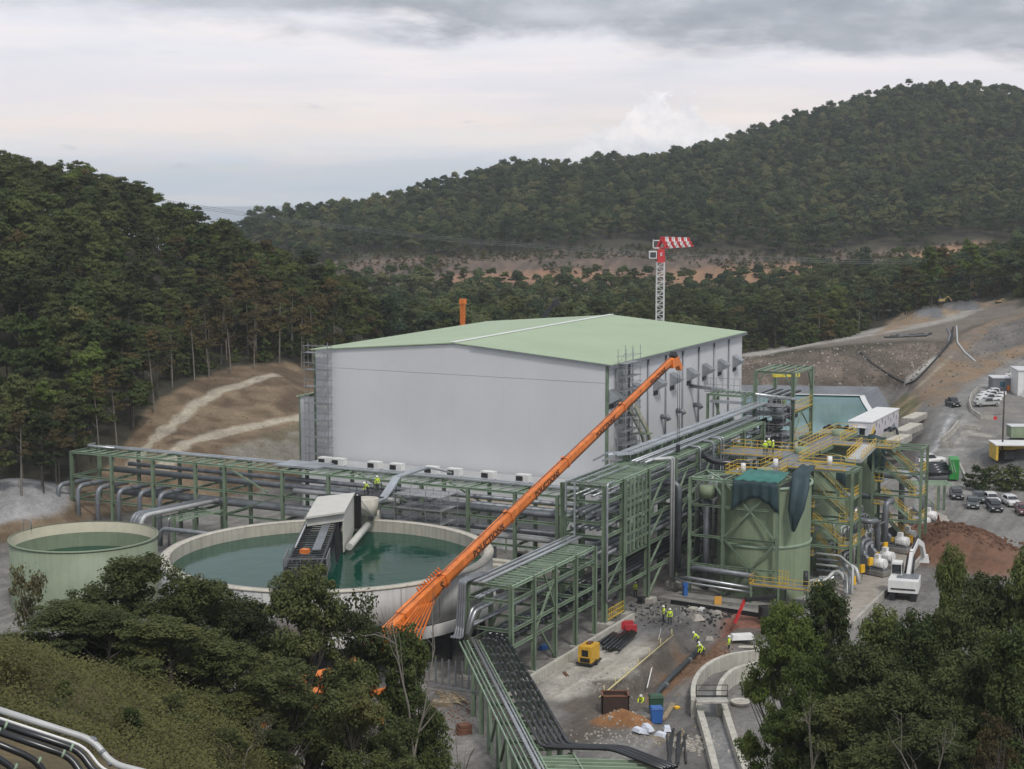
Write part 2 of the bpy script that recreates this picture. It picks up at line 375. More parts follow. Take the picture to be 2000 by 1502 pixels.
PAD = [(-62, 150), (-20, 141), (20, 138), (46, 140), (75, 170), (95, 225), (95, 262), (60, 300), (30, 330), (-20, 330), (-28, 275), (-52, 246), (-66, 214), (-72, 175)]
TRENCH = [xy(1255, 1352), xy(1310, 1300), xy(1368, 1245), xy(1400, 1222)]
POND = [xy(1440, 760, 2.6), xy(1722, 757, 2.6), xy(1752, 815, 2.6), xy(1752, 875, 2.6), xy(1440, 875, 2.6)]
DIRT = xy(1868, 1075)
CHAN_W = [xy(1352, 1372), xy(1352, 1335), xy(1366, 1306), xy(1400, 1284), xy(1440, 1272), xy(1480, 1270)]
def terrain_z(x, y):
    d = np.hypot(x, y); az = np.arctan2(x, y); azp = np.tan(np.clip(az, -1.0, 1.0)) * .9928
    z = CZ - tps(azp, np.log(np.maximum(d, 15))) * d / np.sqrt(1 + 0 * azp)
    z = z + fbm(x, y, 1 / 60, 3) * np.clip((d - 240) / 160, 0, 1) * np.clip(d / 500, .5, 2.5) * 3.0 * (1 - .9 * ((azp > .13) & (d < 540)))
    z = z + fbm(x, y, 1 / 9, 5, 3) * np.where(d < 130, .8, .5)
    k = sst(sdpoly(x, y, PAD), -3, 10)
    pz = fbm(x, y, 1 / 12, 8, 3) * .10
    z = pz * (1 - k) + z * k
    t = sst(seg_d(x, y, TRENCH), 1.3, 2.6); z = z - (1 - t) * 1.7
    sb = seg_d(x, y, [(a + 3.2, b - 3.4) for a, b in TRENCH]); z = z + np.exp(-(sb / 1.5) ** 2) * .5 * (1 + fbm(x, y, .8, 2))
    kp = sst(sdpoly(x, y, POND), -1, 9); z = z * kp + (1 - kp) * (-2.5)
    dd = np.hypot((x - DIRT[0]) / 8.5, (y - DIRT[1]) / 17); z = z + np.clip(1 - dd ** 1.6, 0, 1) * (3.0 + 1.6 * fbm(x, y, .25, 6))
    dd = np.hypot((x - xy(1215, 1412)[0]) / 3.2, (y - xy(1215, 1412)[1]) / 1.9); z = z + np.clip(1 - dd, 0, 1) * 1.5
    for mx, my, mz, rx, ry, hh in ((1818, 612, 15, 9, 8, 5), (1872, 598, 15, 11, 9, 4.5), (1775, 617, 14, 12, 8, 2.5), (1990, 905, 1, 9, 9, 4.5), (-10, 1045, 0, 10, 12, 4.5), (1330, 1205, 0, 3, 2.5, 1.0)):
        q = xy(mx, my, mz); dd = np.hypot((x - q[0]) / rx, (y - q[1]) / ry); z = z + np.clip(1 - dd, 0, 1) * hh
    return z
_lr = np.concatenate([np.linspace(math.log(16), math.log(125), 110, endpoint=False), np.linspace(math.log(125), math.log(470), 430, endpoint=False), np.linspace(math.log(470), math.log(3600), 150)])
_az = np.linspace(math.radians(-33), math.radians(33), 560)
AZ_, LR_ = np.meshgrid(_az, _lr); RR_ = np.exp(LR_); TX = RR_ * np.sin(AZ_); TY = RR_ * np.cos(AZ_); TZ = terrain_z(TX, TY)
def gz(x, y):
    """ground height under a point"""
    return float(terrain_z(np.array([[float(x)]]), np.array([[float(y)]]))[0, 0])
def gzs(x, y): return terrain_z(np.asarray(x, float), np.asarray(y, float))
def make_grid_mesh(name, X, Y, Z, m, smooth=True):
    r, c = X.shape; me = bpy.data.meshes.new(name)
    co = np.stack([X, Y, Z], -1).reshape(-1, 3).astype('f4'); i = np.arange((r - 1) * (c - 1)); a = (i // (c - 1)) * c + i % (c - 1)
    q = np.stack([a, a + 1, a + c + 1, a + c], 1).astype('i4')
    me.vertices.add(len(co)); me.vertices.foreach_set('co', co.ravel()); me.loops.add(q.size); me.loops.foreach_set('vertex_index', q.ravel())
    me.polygons.add(len(q)); me.polygons.foreach_set('loop_start', np.arange(0, q.size, 4, dtype='i4')); me.polygons.foreach_set('loop_total', np.full(len(q), 4, 'i4'))
    me.polygons.foreach_set('use_smooth', np.full(len(q), smooth)); me.materials.append(m); me.update(calc_edges=True); return me
# ground cover: what the surface is made of, by survey zone
PXg = 1000 + F * TX / (TY * math.cos(PIT) - (TZ - CZ) * math.sin(PIT)); DZ_ = TY * math.cos(PIT) - (TZ - CZ) * math.sin(PIT)
PYg = 751 - F * (TY * math.sin(PIT) + (TZ - CZ) * math.cos(PIT)) / DZ_
nz1 = fbm(TX, TY, 1 / 14, 21); nz2 = fbm(TX, TY, 1 / 3.5, 22, 3); nz3 = fbm(TX, TY, 1 / 45, 23)
colr = np.zeros(TX.shape + (3,)); far = np.clip((RR_ - 450) / 400, 0, 1)[..., None]
def C3(*c): return np.array(c)
FOREST = C3(.040, .036, .020); colr[:] = FOREST * (1 + .5 * nz1[..., None])
def paint(mask, c, amt=1.0): colr[:] = colr * (1 - (mask * amt)[..., None]) + np.asarray(c) * (mask * amt)[..., None]
def zone(poly, dmin, dmax, c, feather=5, c2=None, wob=6):
    """polygon in survey pixels limited to a distance range"""
    dd = sdpoly(PXg + nz1 * wob * 2, PYg + nz2 * wob, poly); mk = (1 - sst(dd, -feather, feather)) * ((RR_ > dmin) & (RR_ < dmax))
    cc = np.asarray(c)[None, None] if c2 is None else (np.asarray(c) + (np.asarray(c2) - np.asarray(c)) * sst(nz2 + nz1 * .6, -.3, .4)[..., None])
    colr[:] = colr * (1 - mk[..., None]) + cc * mk[..., None]
GRAVEL = C3(.19, .182, .17); ASPH = C3(.12, .117, .113)
near = (1 - sst(RR_, 118, 132))
paint(near, C3(.12, .10, .045)); paint(near * sst(nz1 + nz2 * .5, -.1, .35), C3(.155, .115, .055)); paint(near * sst(nz2, .15, .4), C3(.04, .055, .018))
padm = 1 - sst(sdpoly(TX, TY, PAD), -2, 8); paint(padm, GRAVEL); paint(padm * sst(nz1, -.1, .4), C3(.21, .20, .185), .8); paint(padm * sst(nz2 + nz3, .0, .5), C3(.09, .082, .072), .6)
zone([(1400, 740), (2300, 600), (2300, 1500), (1640, 1200), (1440, 900)], 225, 600, GRAVEL, c2=C3(.185, .17, .15))
# right: verge, embankment, cut slopes, tracks
zone([(1440, 705), (1850, 665), (1905, 640), (1790, 760), (1700, 756), (1440, 752)], 370, 470, C3(.105, .085, .068), c2=C3(.145, .115, .092))
zone([(1790, 762), (1905, 640), (2100, 560), (2100, 660), (1985, 690), (1880, 740), (1800, 790)], 345, 560, C3(.20, .14, .08), c2=C3(.15, .13, .105))
zone([(1775, 775), (1862, 668), (1905, 640), (1995, 604), (2100, 600), (2100, 660), (1995, 690), (1900, 742), (1830, 795)], 340, 520, C3(.23, .16, .10), c2=C3(.15, .125, .10))
zone([(1880, 700), (1935, 640), (2060, 600), (2060, 650), (1940, 690)], 380, 560, C3(.12, .115, .108), c2=C3(.155, .14, .125))
zone([(1440, 700), (1560, 676), (1700, 655), (1900, 600), (1990, 596), (1990, 612), (1905, 634), (1850, 664), (1700, 668), (1460, 693)], 395, 600, C3(.17, .145, .12), c2=C3(.14, .12, .10))
zone([(1440, 693), (1560, 671), (1700, 643), (1800, 621), (1895, 603), (1925, 602), (1880, 622), (1800, 640), (1700, 657), (1600, 673), (1460, 699)], 395, 620, C3(.33, .31, .28), 2, c2=C3(.27, .25, .225), wob=2)
zone([(1700, 660), (1760, 612), (1900, 590), (1990, 588), (1900, 604), (1760, 640)], 420, 620, C3(.28, .20, .12), c2=C3(.22, .17, .12))
zone([(1790, 600), (1835, 600), (1845, 620), (1785, 620)], 440, 560, C3(.15, .155, .165), 3); zone([(1845, 585), (1905, 585), (1915, 606), (1845, 606)], 440, 600, C3(.13, .135, .145), 3)
zone([(1715, 756), (1780, 770), (1800, 790), (1770, 830), (1740, 800)], 320, 395, C3(.11, .11, .045), c2=C3(.26, .2, .11))
rd = [(1845, 985), (1835, 900), (1858, 835), (1890, 780), (1950, 738), (2100, 672)]
dr = seg_d(PXg, PYg, rd); wroad = np.interp(PYg, [680, 740, 800, 900, 1000], [11, 15, 30, 52, 60])
mr = (1 - sst(dr + nz2 * 6, wroad - 4, wroad + 5)) * ((RR_ > 240) & (RR_ < 520)); paint(mr, C3(.215, .21, .20)); paint(mr * sst(nz2 + nz1, .1, .5), C3(.25, .24, .225), .7)
zone([(1840, 985), (2100, 930), (2100, 1500), (1900, 1120), (1780, 1010)], 225, 300, C3(.21, .20, .185), c2=C3(.17, .165, .155))
def lline(pl, w, c, d0, d1):
    mk = (1 - sst(seg_d(PXg, PYg, pl) + nz2 * w * .5, w * .6, w * 1.3)) * ((RR_ > d0) & (RR_ < d1)); paint(mk, c)
lline([(1862, 641), (1856, 668), (1832, 696), (1778, 752)], 3, C3(.045, .042, .04), 350, 470); lline([(1674, 683), (1705, 712), (1740, 738), (1768, 750)], 2.2, C3(.05, .045, .04), 360, 470)
lline([(1825, 700), (1800, 722), (1772, 744)], 5, C3(.34, .33, .30), 350, 470); lline([(1860, 694), (1830, 722), (1792, 756)], 2, C3(.30, .26, .2), 350, 470); lline([(1440, 752), (1600, 751), (1760, 753)], 3, C3(.09, .07, .055), 370, 420)
lline([(1868, 865), (1890, 842), (1905, 838)], 4, C3(.33, .31, .28), 260, 400); lline([(1825, 880), (1848, 830), (1862, 812)], 4, C3(.36, .36, .36), 260, 400); lline([(1880, 845), (1940, 852)], 3, C3(.36, .34, .3), 260, 400); lline([(1838, 905), (1842, 860), (1875, 815)], 3, C3(.13, .13, .13), 260, 400)
zone([(1890, 865), (1990, 850), (1990, 880), (1900, 905)], 250, 340, C3(.13, .125, .12), 8, c2=C3(.19, .18, .165), wob=12)
# left: bare cut slope with two pale paths
zone([(225, 905), (290, 800), (370, 745), (450, 718), (560, 706), (660, 722), (700, 760), (700, 905), (500, 960), (200, 1010), (0, 1060), (-100, 1060), (-100, 985), (140, 962)], 215, 360, C3(.115, .078, .045), c2=C3(.185, .135, .085))
zone([(420, 880), (600, 830), (700, 830), (700, 900), (480, 905)], 240, 360, C3(.24, .22, .185), c2=C3(.12, .10, .06), wob=14)
for pl, wd, dm in (([(262, 905), (300, 858), (380, 792), (440, 760), (480, 747), (532, 733)], 1.1, (250, 330)), ([(325, 905), (345, 880), (420, 850), (500, 832), (600, 812), (700, 800)], 1.5, (240, 320))):
    wp = []
    for px, py in pl:
        k = np.argmin((PXg - px) ** 2 + (PYg - py) ** 2 + 1e6 * ((RR_ < dm[0]) | (RR_ > dm[1]))); wp.append((TX.flat[k], TY.flat[k]))
    mk = 1 - sst(seg_d(TX, TY, wp) + nz2 * 1.2, wd * .65, wd * .65 + .7); paint(mk, C3(.36, .32, .25))
# felled strip across the valley side
zone([(560, 560), (600, 520), (760, 503), (960, 500), (1300, 494), (1600, 500), (1850, 478), (2300, 470), (2300, 535), (1700, 560), (1200, 575), (700, 580)], 730, 890, C3(.07, .055, .04), 3, c2=C3(.145, .10, .075), wob=10)
zone([(1280, 530), (1560, 512), (1680, 505), (1720, 520), (1560, 548), (1420, 560), (1300, 555)], 700, 890, C3(.30, .17, .09), 4, c2=C3(.20, .12, .075)); zone([(1760, 495), (1900, 475), (2000, 486), (1900, 525), (1770, 540)], 700, 890, C3(.30, .18, .10), 4)
zone([(860, 535), (1060, 528), (1270, 532), (1270, 548), (1000, 552), (870, 550)], 700, 890, C3(.27, .15, .09), 4)
# works area: white stone floor, brown trench spoil, wet patches
def wzone(pts, c, amt=1.0, f=1.2, wob=1.5):
    mk = 1 - sst(sdpoly(TX + nz2 * wob, TY + nz1 * wob, [xy(a, b) for a, b in pts]), -f, f); paint(mk, c, amt)
wzone([(1075, 1325), (1215, 1232), (1300, 1228), (1240, 1290), (1130, 1370), (1070, 1365)], C3(.46, .43, .37), .9, wob=3)
wzone([(1190, 1225), (1330, 1195), (1340, 1225), (1225, 1262)], C3(.12, .122, .13), .8)
wzone([(1230, 1375), (1300, 1290), (1370, 1225), (1500, 1225), (1440, 1262), (1350, 1330), (1290, 1385)], C3(.17, .095, .05), .95, wob=3)
wzone([(1100, 1400), (1180, 1345), (1290, 1235), (1352, 1230), (1250, 1365), (1200, 1450), (1100, 1470)], C3(.105, .085, .068), .85, wob=4)
wzone([(1270, 1205), (1500, 1200), (1490, 1262), (1380, 1240), (1290, 1240)], C3(.10, .095, .09), .7, wob=4)
wzone([(1290, 1400), (1352, 1350), (1360, 1400), (1400, 1510), (1290, 1510)], C3(.095, .09, .085), .7, wob=3)
wzone([(1420, 1195), (1500, 1190), (1500, 1225), (1400, 1232)], C3(.20, .08, .05), .9)
dd = np.hypot((TX - DIRT[0]) / 9, (TY - DIRT[1]) / 17.5); paint(1 - sst(dd + nz2 * .12, .85, 1.03), C3(.155, .078, .045))
q = xy(1215, 1412); paint(1 - sst(np.hypot((TX - q[0]) / 3.3, (TY - q[1]) / 2.0), .8, 1.0), C3(.27, .13, .05))
q = xy(1990, 905, 1); paint(1 - sst(np.hypot((TX - q[0]) / 9.5, (TY - q[1]) / 9.5), .85, 1.0), C3(.13, .13, .13))
q = xy(-10, 1045); paint(1 - sst(np.hypot((TX - q[0]) / 11, (TY - q[1]) / 13), .9, 1.05), C3(.30, .30, .30))
paint(1 - sst(np.abs(seg_d(TX, TY, [xy(1380, 1360), xy(1430, 1520)]) - 0), 1.1, 1.5), C3(.22, .22, .22))
_uu = TX * U[0] + TY * U[1]; _vv = TX * V[0] + TY * V[1]; rut = sum(vnoise(_uu + 9 * vnoise(_uu, _vv, .03, 31), _vv * 14, .10 * 2 ** k, 33 + k) / 1.6 ** k for k in range(3))
rutm = padm * (RR_ > 135); colr = colr * (1 + .42 * (rut * rutm)[..., None]); rt2 = vnoise(dr * 1.0, PYg * .05, .45, 41); colr = colr * (1 + .35 * (rt2 * mr)[..., None])
colr = np.clip(colr * (1 + .35 * nz2[..., None] * (1 - .5 * far)), .008, .7)
def ground_material():
    m = bpy.data.materials.new('ground'); m.use_nodes = True; nt = m.node_tree; N = nt.nodes.new; L = nt.links.new; b = nt.nodes['Principled BSDF']
    at = N('ShaderNodeAttribute'); at.attribute_name = 'cover'; g = N('ShaderNodeNewGeometry'); o = at.outputs['Color']
    for sc, lo, hi, det in ((1.6, .72, 1.25, 8), (.22, .80, 1.18, 4), (9.0, .78, 1.22, 3)):
        n = N('ShaderNodeTexNoise'); n.inputs['Scale'].default_value = sc; n.inputs['Detail'].default_value = det; n.inputs['Roughness'].default_value = .7; L(g.outputs['Position'], n.inputs['Vector'])
        r = N('ShaderNodeMapRange'); r.inputs[1].default_value = .3; r.inputs[2].default_value = .7; r.inputs[3].default_value = lo; r.inputs[4].default_value = hi; L(n.outputs[0], r.inputs[0])
        s = N('ShaderNodeVectorMath'); s.operation = 'SCALE'; L(o, s.inputs[0]); L(r.outputs[0], s.inputs['Scale']); o = s.outputs[0]
    L(o, b.inputs['Base Color']); b.inputs['Roughness'].default_value = .92
    n = N('ShaderNodeTexNoise'); n.inputs['Scale'].default_value = 1.1; n.inputs['Detail'].default_value = 10; n.inputs['Roughness'].default_value = .7; L(g.outputs['Position'], n.inputs['Vector'])
    bp = N('ShaderNodeBump'); bp.inputs['Strength'].default_value = .8; bp.inputs['Distance'].default_value = .35; L(n.outputs[0], bp.inputs['Height']); L(bp.outputs[0], b.inputs['Normal'])
    return m
GROUND = ground_material()
gm = make_grid_mesh('ground', TX, TY, TZ, GROUND)
ca = gm.color_attributes.new('cover', 'FLOAT_COLOR', 'POINT'); ca.data.foreach_set('color', np.concatenate([colr, np.ones(colr.shape[:2] + (1,))], -1).reshape(-1).astype('f4'))
go = link('ground', gm); go['kind'] = 'structure'
# ---- the sea far below and a blue headland
SEA = mat('sea', (.22, .29, .37), .3, 0, .1, .0005)
_t = np.linspace(math.radians(-50), math.radians(50), 60); sv = [(0, 2000, -205)] + [(24000 * math.sin(a), 24000 * math.cos(a), -222) for a in _t]
me = bpy.data.meshes.new('sea'); me.from_pydata([(0, 3300, -212)] + [(9000 * math.sin(a), 9000 * math.cos(a), -51.5) for a in _t], [], [(0, i, i + 1) for i in range(1, 60)][::-1]); me.materials.append(SEA); me.flip_normals()
link('sea', me)['kind'] = 'structure'
HILLM = mat('far_hill', (.045, .06, .04), .9, 0, .3, .004)
b = MB(); n = 40
for i in range(n + 1):
    t = i / n; px = 425 + 200 * t; h = 60 * math.sin(math.pi * min(1, t * 1.05)) ** .7 + 9 * math.sin(t * 23) + 5 * math.sin(t * 51)
    a = math.atan((px - 1000) / F)
    for dist, hh in ((5200, -205), (5900, -205 + max(h, 0) + 55 * (t > .02)), (6900, -205)): b.v.append((dist * math.sin(a), dist * math.cos(a), hh))
for i in range(n):
    for j in range(2): k = i * 3 + j; b.f.append((k, k + 3, k + 4, k + 1)); b.sm.append(True)
b.build('headland', HILLM)['kind'] = 'structure'
# ---------------------------------------------------------------- trees
def leaf_mat(name, c1, c2, c3=None, nscale=.35, rnd=.25, trans=.25):
    m = bpy.data.materials.new(name); m.use_nodes = True; nt = m.node_tree; N = nt.nodes.new; L = nt.links.new; b = nt.nodes['Principled BSDF']
    b.inputs['Roughness'].default_value = .75; b.inputs['Specular IOR Level'].default_value = .22
    g = N('ShaderNodeNewGeometry'); oi = N('ShaderNodeObjectInfo')
    n = N('ShaderNodeTexNoise'); n.inputs['Scale'].default_value = nscale; n.inputs['Detail'].default_value = 4; n.inputs['Roughness'].default_value = .7; L(g.outputs['Position'], n.inputs['Vector'])
    a = N('ShaderNodeMath'); a.operation = 'ADD'; L(n.outputs[0], a.inputs[0])
    r0 = N('ShaderNodeMapRange'); r0.inputs[3].default_value = -rnd; r0.inputs[4].default_value = rnd; L(oi.outputs['Random'], r0.inputs[0]); L(r0.outputs[0], a.inputs[1])
    cr = N('ShaderNodeValToRGB'); e = cr.color_ramp.elements; e[0].position = .25; e[0].color = (*c1, 1); e[1].position = .72; e[1].color = (*c2, 1)
    if c3: x = e.new(.93); x.color = (*c3, 1)
    L(a.outputs[0], cr.inputs[0]); L(cr.outputs[0], b.inputs['Base Color'])
    t = N('ShaderNodeBsdfTranslucent'); L(cr.outputs[0], t.inputs[0]); mx = N('ShaderNodeMixShader'); mx.inputs[0].default_value = trans
    L(b.outputs[0], mx.inputs[1]); L(t.outputs[0], mx.inputs[2]); L(mx.outputs[0], nt.nodes['Material Output'].inputs[0]); return m
LEAFD = leaf_mat('dark_leaves', (.032, .046, .018), (.098, .115, .040), (.155, .145, .05))
LEAFM = leaf_mat('mid_green_leaves', (.042, .062, .020), (.115, .145, .042), (.17, .17, .055))
LEAFG = leaf_mat('fresh_green_leaves', (.045, .070, .017), (.12, .165, .036), (.19, .20, .05))
LEAFO = leaf_mat('rusty_leaves', (.055, .046, .022), (.115, .090, .036), (.16, .12, .045))
LEAFH = leaf_mat('hill_leaves', (.038, .062, .030), (.108, .140, .056), (.17, .165, .07), nscale=.03, rnd=.42)
LEAFS = leaf_mat('pale_scrub_leaves', (.08, .08, .045), (.19, .18, .09), (.28, .27, .16), nscale=.6)
BARK = mat('bark', (.075, .065, .052), .95, 0, .4, 2); BARKL = mat('pale_bark', (.19, .17, .145), .95, 0, .3, 2)
def leaves_mesh(name, cen, nrm, size, m, seed=0, elong=1.6):
    """one small pointed face pair per leaf spray"""
    g = np.random.default_rng(seed); n = len(cen); nrm = nrm + g.normal(size=(n, 3)) * .55; nrm /= np.linalg.norm(nrm, axis=1)[:, None] + 1e-9
    t = np.cross(nrm, g.normal(size=(n, 3))); t /= np.linalg.norm(t, axis=1)[:, None] + 1e-9; bt = np.cross(nrm, t)
    s = size * g.uniform(.6, 1.35, n)[:, None]
    v = np.stack([cen - t * s * elong * .5, cen - bt * s * .5 + nrm * s * .12, cen + t * s * elong * .5, cen + bt * s * .5 + nrm * s * .12], 1).reshape(-1, 3).astype('f4')
    me = bpy.data.meshes.new(name); me.vertices.add(4 * n); me.vertices.foreach_set('co', v.ravel()); me.loops.add(4 * n); me.loops.foreach_set('vertex_index', np.arange(4 * n, dtype='i4'))
    me.polygons.add(n); me.polygons.foreach_set('loop_start', np.arange(0, 4 * n, 4, dtype='i4')); me.polygons.foreach_set('loop_total', np.full(n, 4, 'i4')); me.materials.append(m); me.update(calc_edges=True); return me
def crown_points(blobs, n, g, fill=.55, nc=110, cr=.85):
    p0, d0 = crown_shell(blobs, nc, g, fill); k = g.integers(0, nc, n); o = g.normal(size=(n, 3)); o /= np.linalg.norm(o, axis=1)[:, None]; lo = o[:, 2] < -.2; o[lo, 2] *= -.6
    rr = cr * (.55 + .9 * ((k * 7919 % 17) / 17)) * g.random(n) ** .4
    return p0[k] + o * rr[:, None] * np.array([1, 1, .7]), o + d0[k] * .5
def crown_shell(blobs, n, g, fill=.55):
    """points near the skins of several overlapping lobes, thinning out inside"""
    w = np.array([b[3] * b[4] for b in blobs]) ** 1.0; w /= w.sum(); k = g.choice(len(blobs), n, p=w); B = np.array(blobs)[k]
    d = g.normal(size=(n, 3)); d /= np.linalg.norm(d, axis=1)[:, None]; low = d[:, 2] < -.35; d[low, 2] *= -g.random(low.sum())
    r = 1 - fill * g.random(n) ** 2.2
    r *= 1 + .16 * np.sin(d[:, 0] * 5 + k) * np.cos(d[:, 1] * 6 + k * 2) + .10 * np.sin(d[:, 2] * 9 + k * 3)
    p = B[:, :3] + d * np.stack([B[:, 3], B[:, 3], B[:, 4]], 1) * r[:, None]; return p, d
def trunk_mb(h, r, g, lean=.06, limbs=5, spread=3.0, start=.35):
    mb = MB(); pts = []; dx, dy = g.normal(size=2) * lean
    for i in range(6): t = i / 5; pts.append((dx * h * t ** 1.4 + .05 * r * math.sin(7 * t), dy * h * t ** 1.3, h * t - .3))
    mb.tube(pts, r, 6, False, r * .25)
    for _ in range(limbs):
        t = g.uniform(start, .85); i = min(4, int(t * 5)); p = np.array(pts[i]) * (1 - (t * 5 - i)) + np.array(pts[i + 1]) * (t * 5 - i); a = g.uniform(0, 2 * math.pi); L_ = spread * g.uniform(.5, 1) * (1.15 - t)
        q = p + np.array([math.cos(a) * L_ * .5, math.sin(a) * L_ * .5, L_ * .35]); e = p + np.array([math.cos(a) * L_, math.sin(a) * L_, L_ * .95]); mb.tube([p, q, e], r * .32, 4, False, r * .08)
    return mb
def mesh_of(mb, m, name='m'):
    me = bpy.data.meshes.new(name); me.from_pydata(mb.v, [], mb.f); me.polygons.foreach_set('use_smooth', mb.sm); me.materials.append(m); me.update(); return me
def mid_tree(seed, n=2600, h=14, rad=4.2, size=.42, low=.42, leafm=LEAFM, bark=BARK, nb=16):
    g = np.random.default_rng(seed); blobs = []
    nb = nb if nb < 11 else (6 if rad > 4.59 and n < 3000 else 10)
    for i in range(nb):
        t = g.uniform(0, 1); z = h * (low + .08 + (1 - low) * .82 * t); rr = rad * (1 - .65 * t ** 1.6) * g.uniform(.25, .8); a = g.uniform(0, 2 * math.pi); s = rad * (g.uniform(.24, .40) if nb > 10 else g.uniform(.34, .52) if nb == 10 else g.uniform(.42, .62)) * (1 - .25 * t)
        blobs.append((math.cos(a) * rr, math.sin(a) * rr, z, s, s * g.uniform(.6, .9)))
    blobs.append((0, 0, h * .86, rad * .42, rad * .42)); p, d = crown_points(blobs, n, g, .55, 130 if n > 3000 else 60, rad * (.17 if n > 3000 else .24)); return leaves_mesh('crown', p, d, size, leafm, seed), mesh_of(trunk_mb(h * .85, h * .013, g, .03, 5, rad, low * .8), bark, 'trunk')
# ---- kinds for the slopes
KM = [mid_tree(10 + i, 7000, h, r, .27, lo * .8, lm) for i, (h, r, lo, lm) in enumerate([(15, 4.4, .40, LEAFM), (14, 4.0, .36, LEAFD), (16, 4.6, .42, LEAFD), (13, 3.8, .30, LEAFM), (15, 4.2, .45, LEAFG), (14, 3.9, .40, LEAFO)])]
KB = [mid_tree(30 + i, 900, 14, 2.6, .24, .40, LEAFO, BARKL) for i in range(2)]
KH = [mid_tree(50 + i, 2600, h, r, .44, lo * .45, LEAFH) for i, (h, r, lo) in enumerate([(14, 5.2, .40), (13, 4.8, .34), (15, 5.4, .44), (12, 4.6, .36)])]
def place_tree(kind, x, y, s, rz, name, label, group, z=None, cname='crown'):
    z = gz(x, y) if z is None else z
    r = thing(name, label, 'tree', (x, y, z - .2), rz, group); r.scale = (s * random.uniform(.9, 1.12), s * random.uniform(.9, 1.12), s)
    link(cname, kind[0], r); link('trunk', kind[1], r); return r
def px_of(x, y, z):
    c, s = math.cos(PIT), math.sin(PIT); f = y * c - (z - CZ) * s; return 1000 + F * x / f, 751 - F * (y * s + (z - CZ) * c) / f
def scatter(n, a0, a1, r0, r1, dmin, g, cond):
    """darts over a sector of ground, kept apart"""
    out = []; cell = {}
    A = g.uniform(a0, a1, n); Rr = np.sqrt(g.uniform(r0 * r0, r1 * r1, n)); X = Rr * np.sin(A); Y = Rr * np.cos(A); Z = gzs(X, Y); PX, PY = px_of(X, Y, Z); ok = cond(X, Y, Z, PX, PY, Rr)
    for x, y, z, o, r in zip(X, Y, Z, ok, Rr):
        if not o: continue
        dm = dmin(r) if callable(dmin) else dmin
        k = (int(x // dm), int(y // dm))
        if any(math.hypot(x - a, y - b) < dm for i in (-1, 0, 1) for j in (-1, 0, 1) for a, b in cell.get((k[0] + i, k[1] + j), ())): continue
        cell.setdefault(k, []).append((x, y)); out.append((x, y, z, r))
    return out
def leftc(X, Y, Z, PX, PY, Rr):
    edge = np.interp(PX, [-300, 0, 130, 200, 260, 330, 430, 560, 640, 700], [985, 985, 962, 925, 850, 752, 716, 700, 712, 700])
    lim = np.interp(PX, [400, 560, 640, 720, 780], [600, 520, 450, 400, 360])
    return (PY < edge) & (Rr < lim) & (PX < 735)
gL = np.random.default_rng(3)
LT = sorted(scatter(16000, math.radians(-24), math.radians(-4.5), 215, 540, 5.1, gL, leftc), key=lambda q: q[3])
def geo_forest(name, pts, kinds, seed, smin=.8, smax=1.2, group=None):
    """one countless wood: points that carry the tree meshes of several kinds"""
    me = bpy.data.meshes.new(name); me.from_pydata([(x, y, z - .2) for x, y, z, r in pts], [], []); o = link(name, me); o['kind'] = 'stuff'
    ng = bpy.data.node_groups.new(name, 'GeometryNodeTree'); ng.interface.new_socket('Geometry', in_out='INPUT', socket_type='NodeSocketGeometry'); ng.interface.new_socket('Geometry', in_out='OUTPUT', socket_type='NodeSocketGeometry')
    N = ng.nodes.new; L = ng.links.new; gi = N('NodeGroupInput'); go_ = N('NodeGroupOutput'); jo = N('GeometryNodeJoinGeometry')
    ri = N('FunctionNodeRandomValue'); ri.data_type = 'INT'; ri.inputs['Min'].default_value = 0; ri.inputs['Max'].default_value = len(kinds) - 1; ri.inputs['Seed'].default_value = seed
    rs = N('FunctionNodeRandomValue'); rs.inputs[2].default_value = smin; rs.inputs[3].default_value = smax; rs.inputs['Seed'].default_value = seed + 1
    rr = N('FunctionNodeRandomValue'); rr.inputs[2].default_value = 0; rr.inputs[3].default_value = 6.28; rr.inputs['Seed'].default_value = seed + 2; cx = N('ShaderNodeCombineXYZ'); L(rr.outputs[1], cx.inputs[2])
    for i, (cm, tm) in enumerate(kinds):
        src = bpy.data.objects.new('wood_source', cm); src2 = bpy.data.objects.new('wood_source', tm)
        eq = N('FunctionNodeCompare'); eq.data_type = 'INT'; eq.operation = 'EQUAL'; L(ri.outputs[2], eq.inputs[2]); eq.inputs[3].default_value = i
        for s_ in (src, src2):
            io = N('GeometryNodeInstanceOnPoints'); oi = N('GeometryNodeObjectInfo'); oi.inputs[0].default_value = s_; oi.inputs['As Instance'].default_value = True
            L(gi.outputs[0], io.inputs['Points']); L(eq.outputs[0], io.inputs['Selection']); L(oi.outputs['Geometry'], io.inputs['Instance']); L(rs.outputs[1], io.inputs['Scale'])
            er = N('FunctionNodeEulerToRotation'); L(cx.outputs[0], er.inputs[0]); L(er.outputs[0], io.inputs['Rotation']); L(io.outputs[0], jo.inputs[0])
    L(jo.outputs[0], go_.inputs[0]); md = o.modifiers.new('trees', 'NODES'); md.node_group = ng; return o
GRP = 'trees of the wood on the left-hand hill'
TL = [('green broadleaved tree', 'tree in the wood covering the left-hand hill, with a full green crown'), ('green broadleaved tree', 'dark green tree in the wood covering the left-hand hill')]
TLAB = {0: 'mid green tree of the wood on the left hill', 1: 'dark green round tree of the wood on the left hill', 2: 'tall dark green tree of the wood on the left hill', 3: 'low-branched green tree of the wood on the left hill', 4: 'yellow-green tree of the wood on the left hill', 5: 'rusty brown tree of the wood on the left hill'}
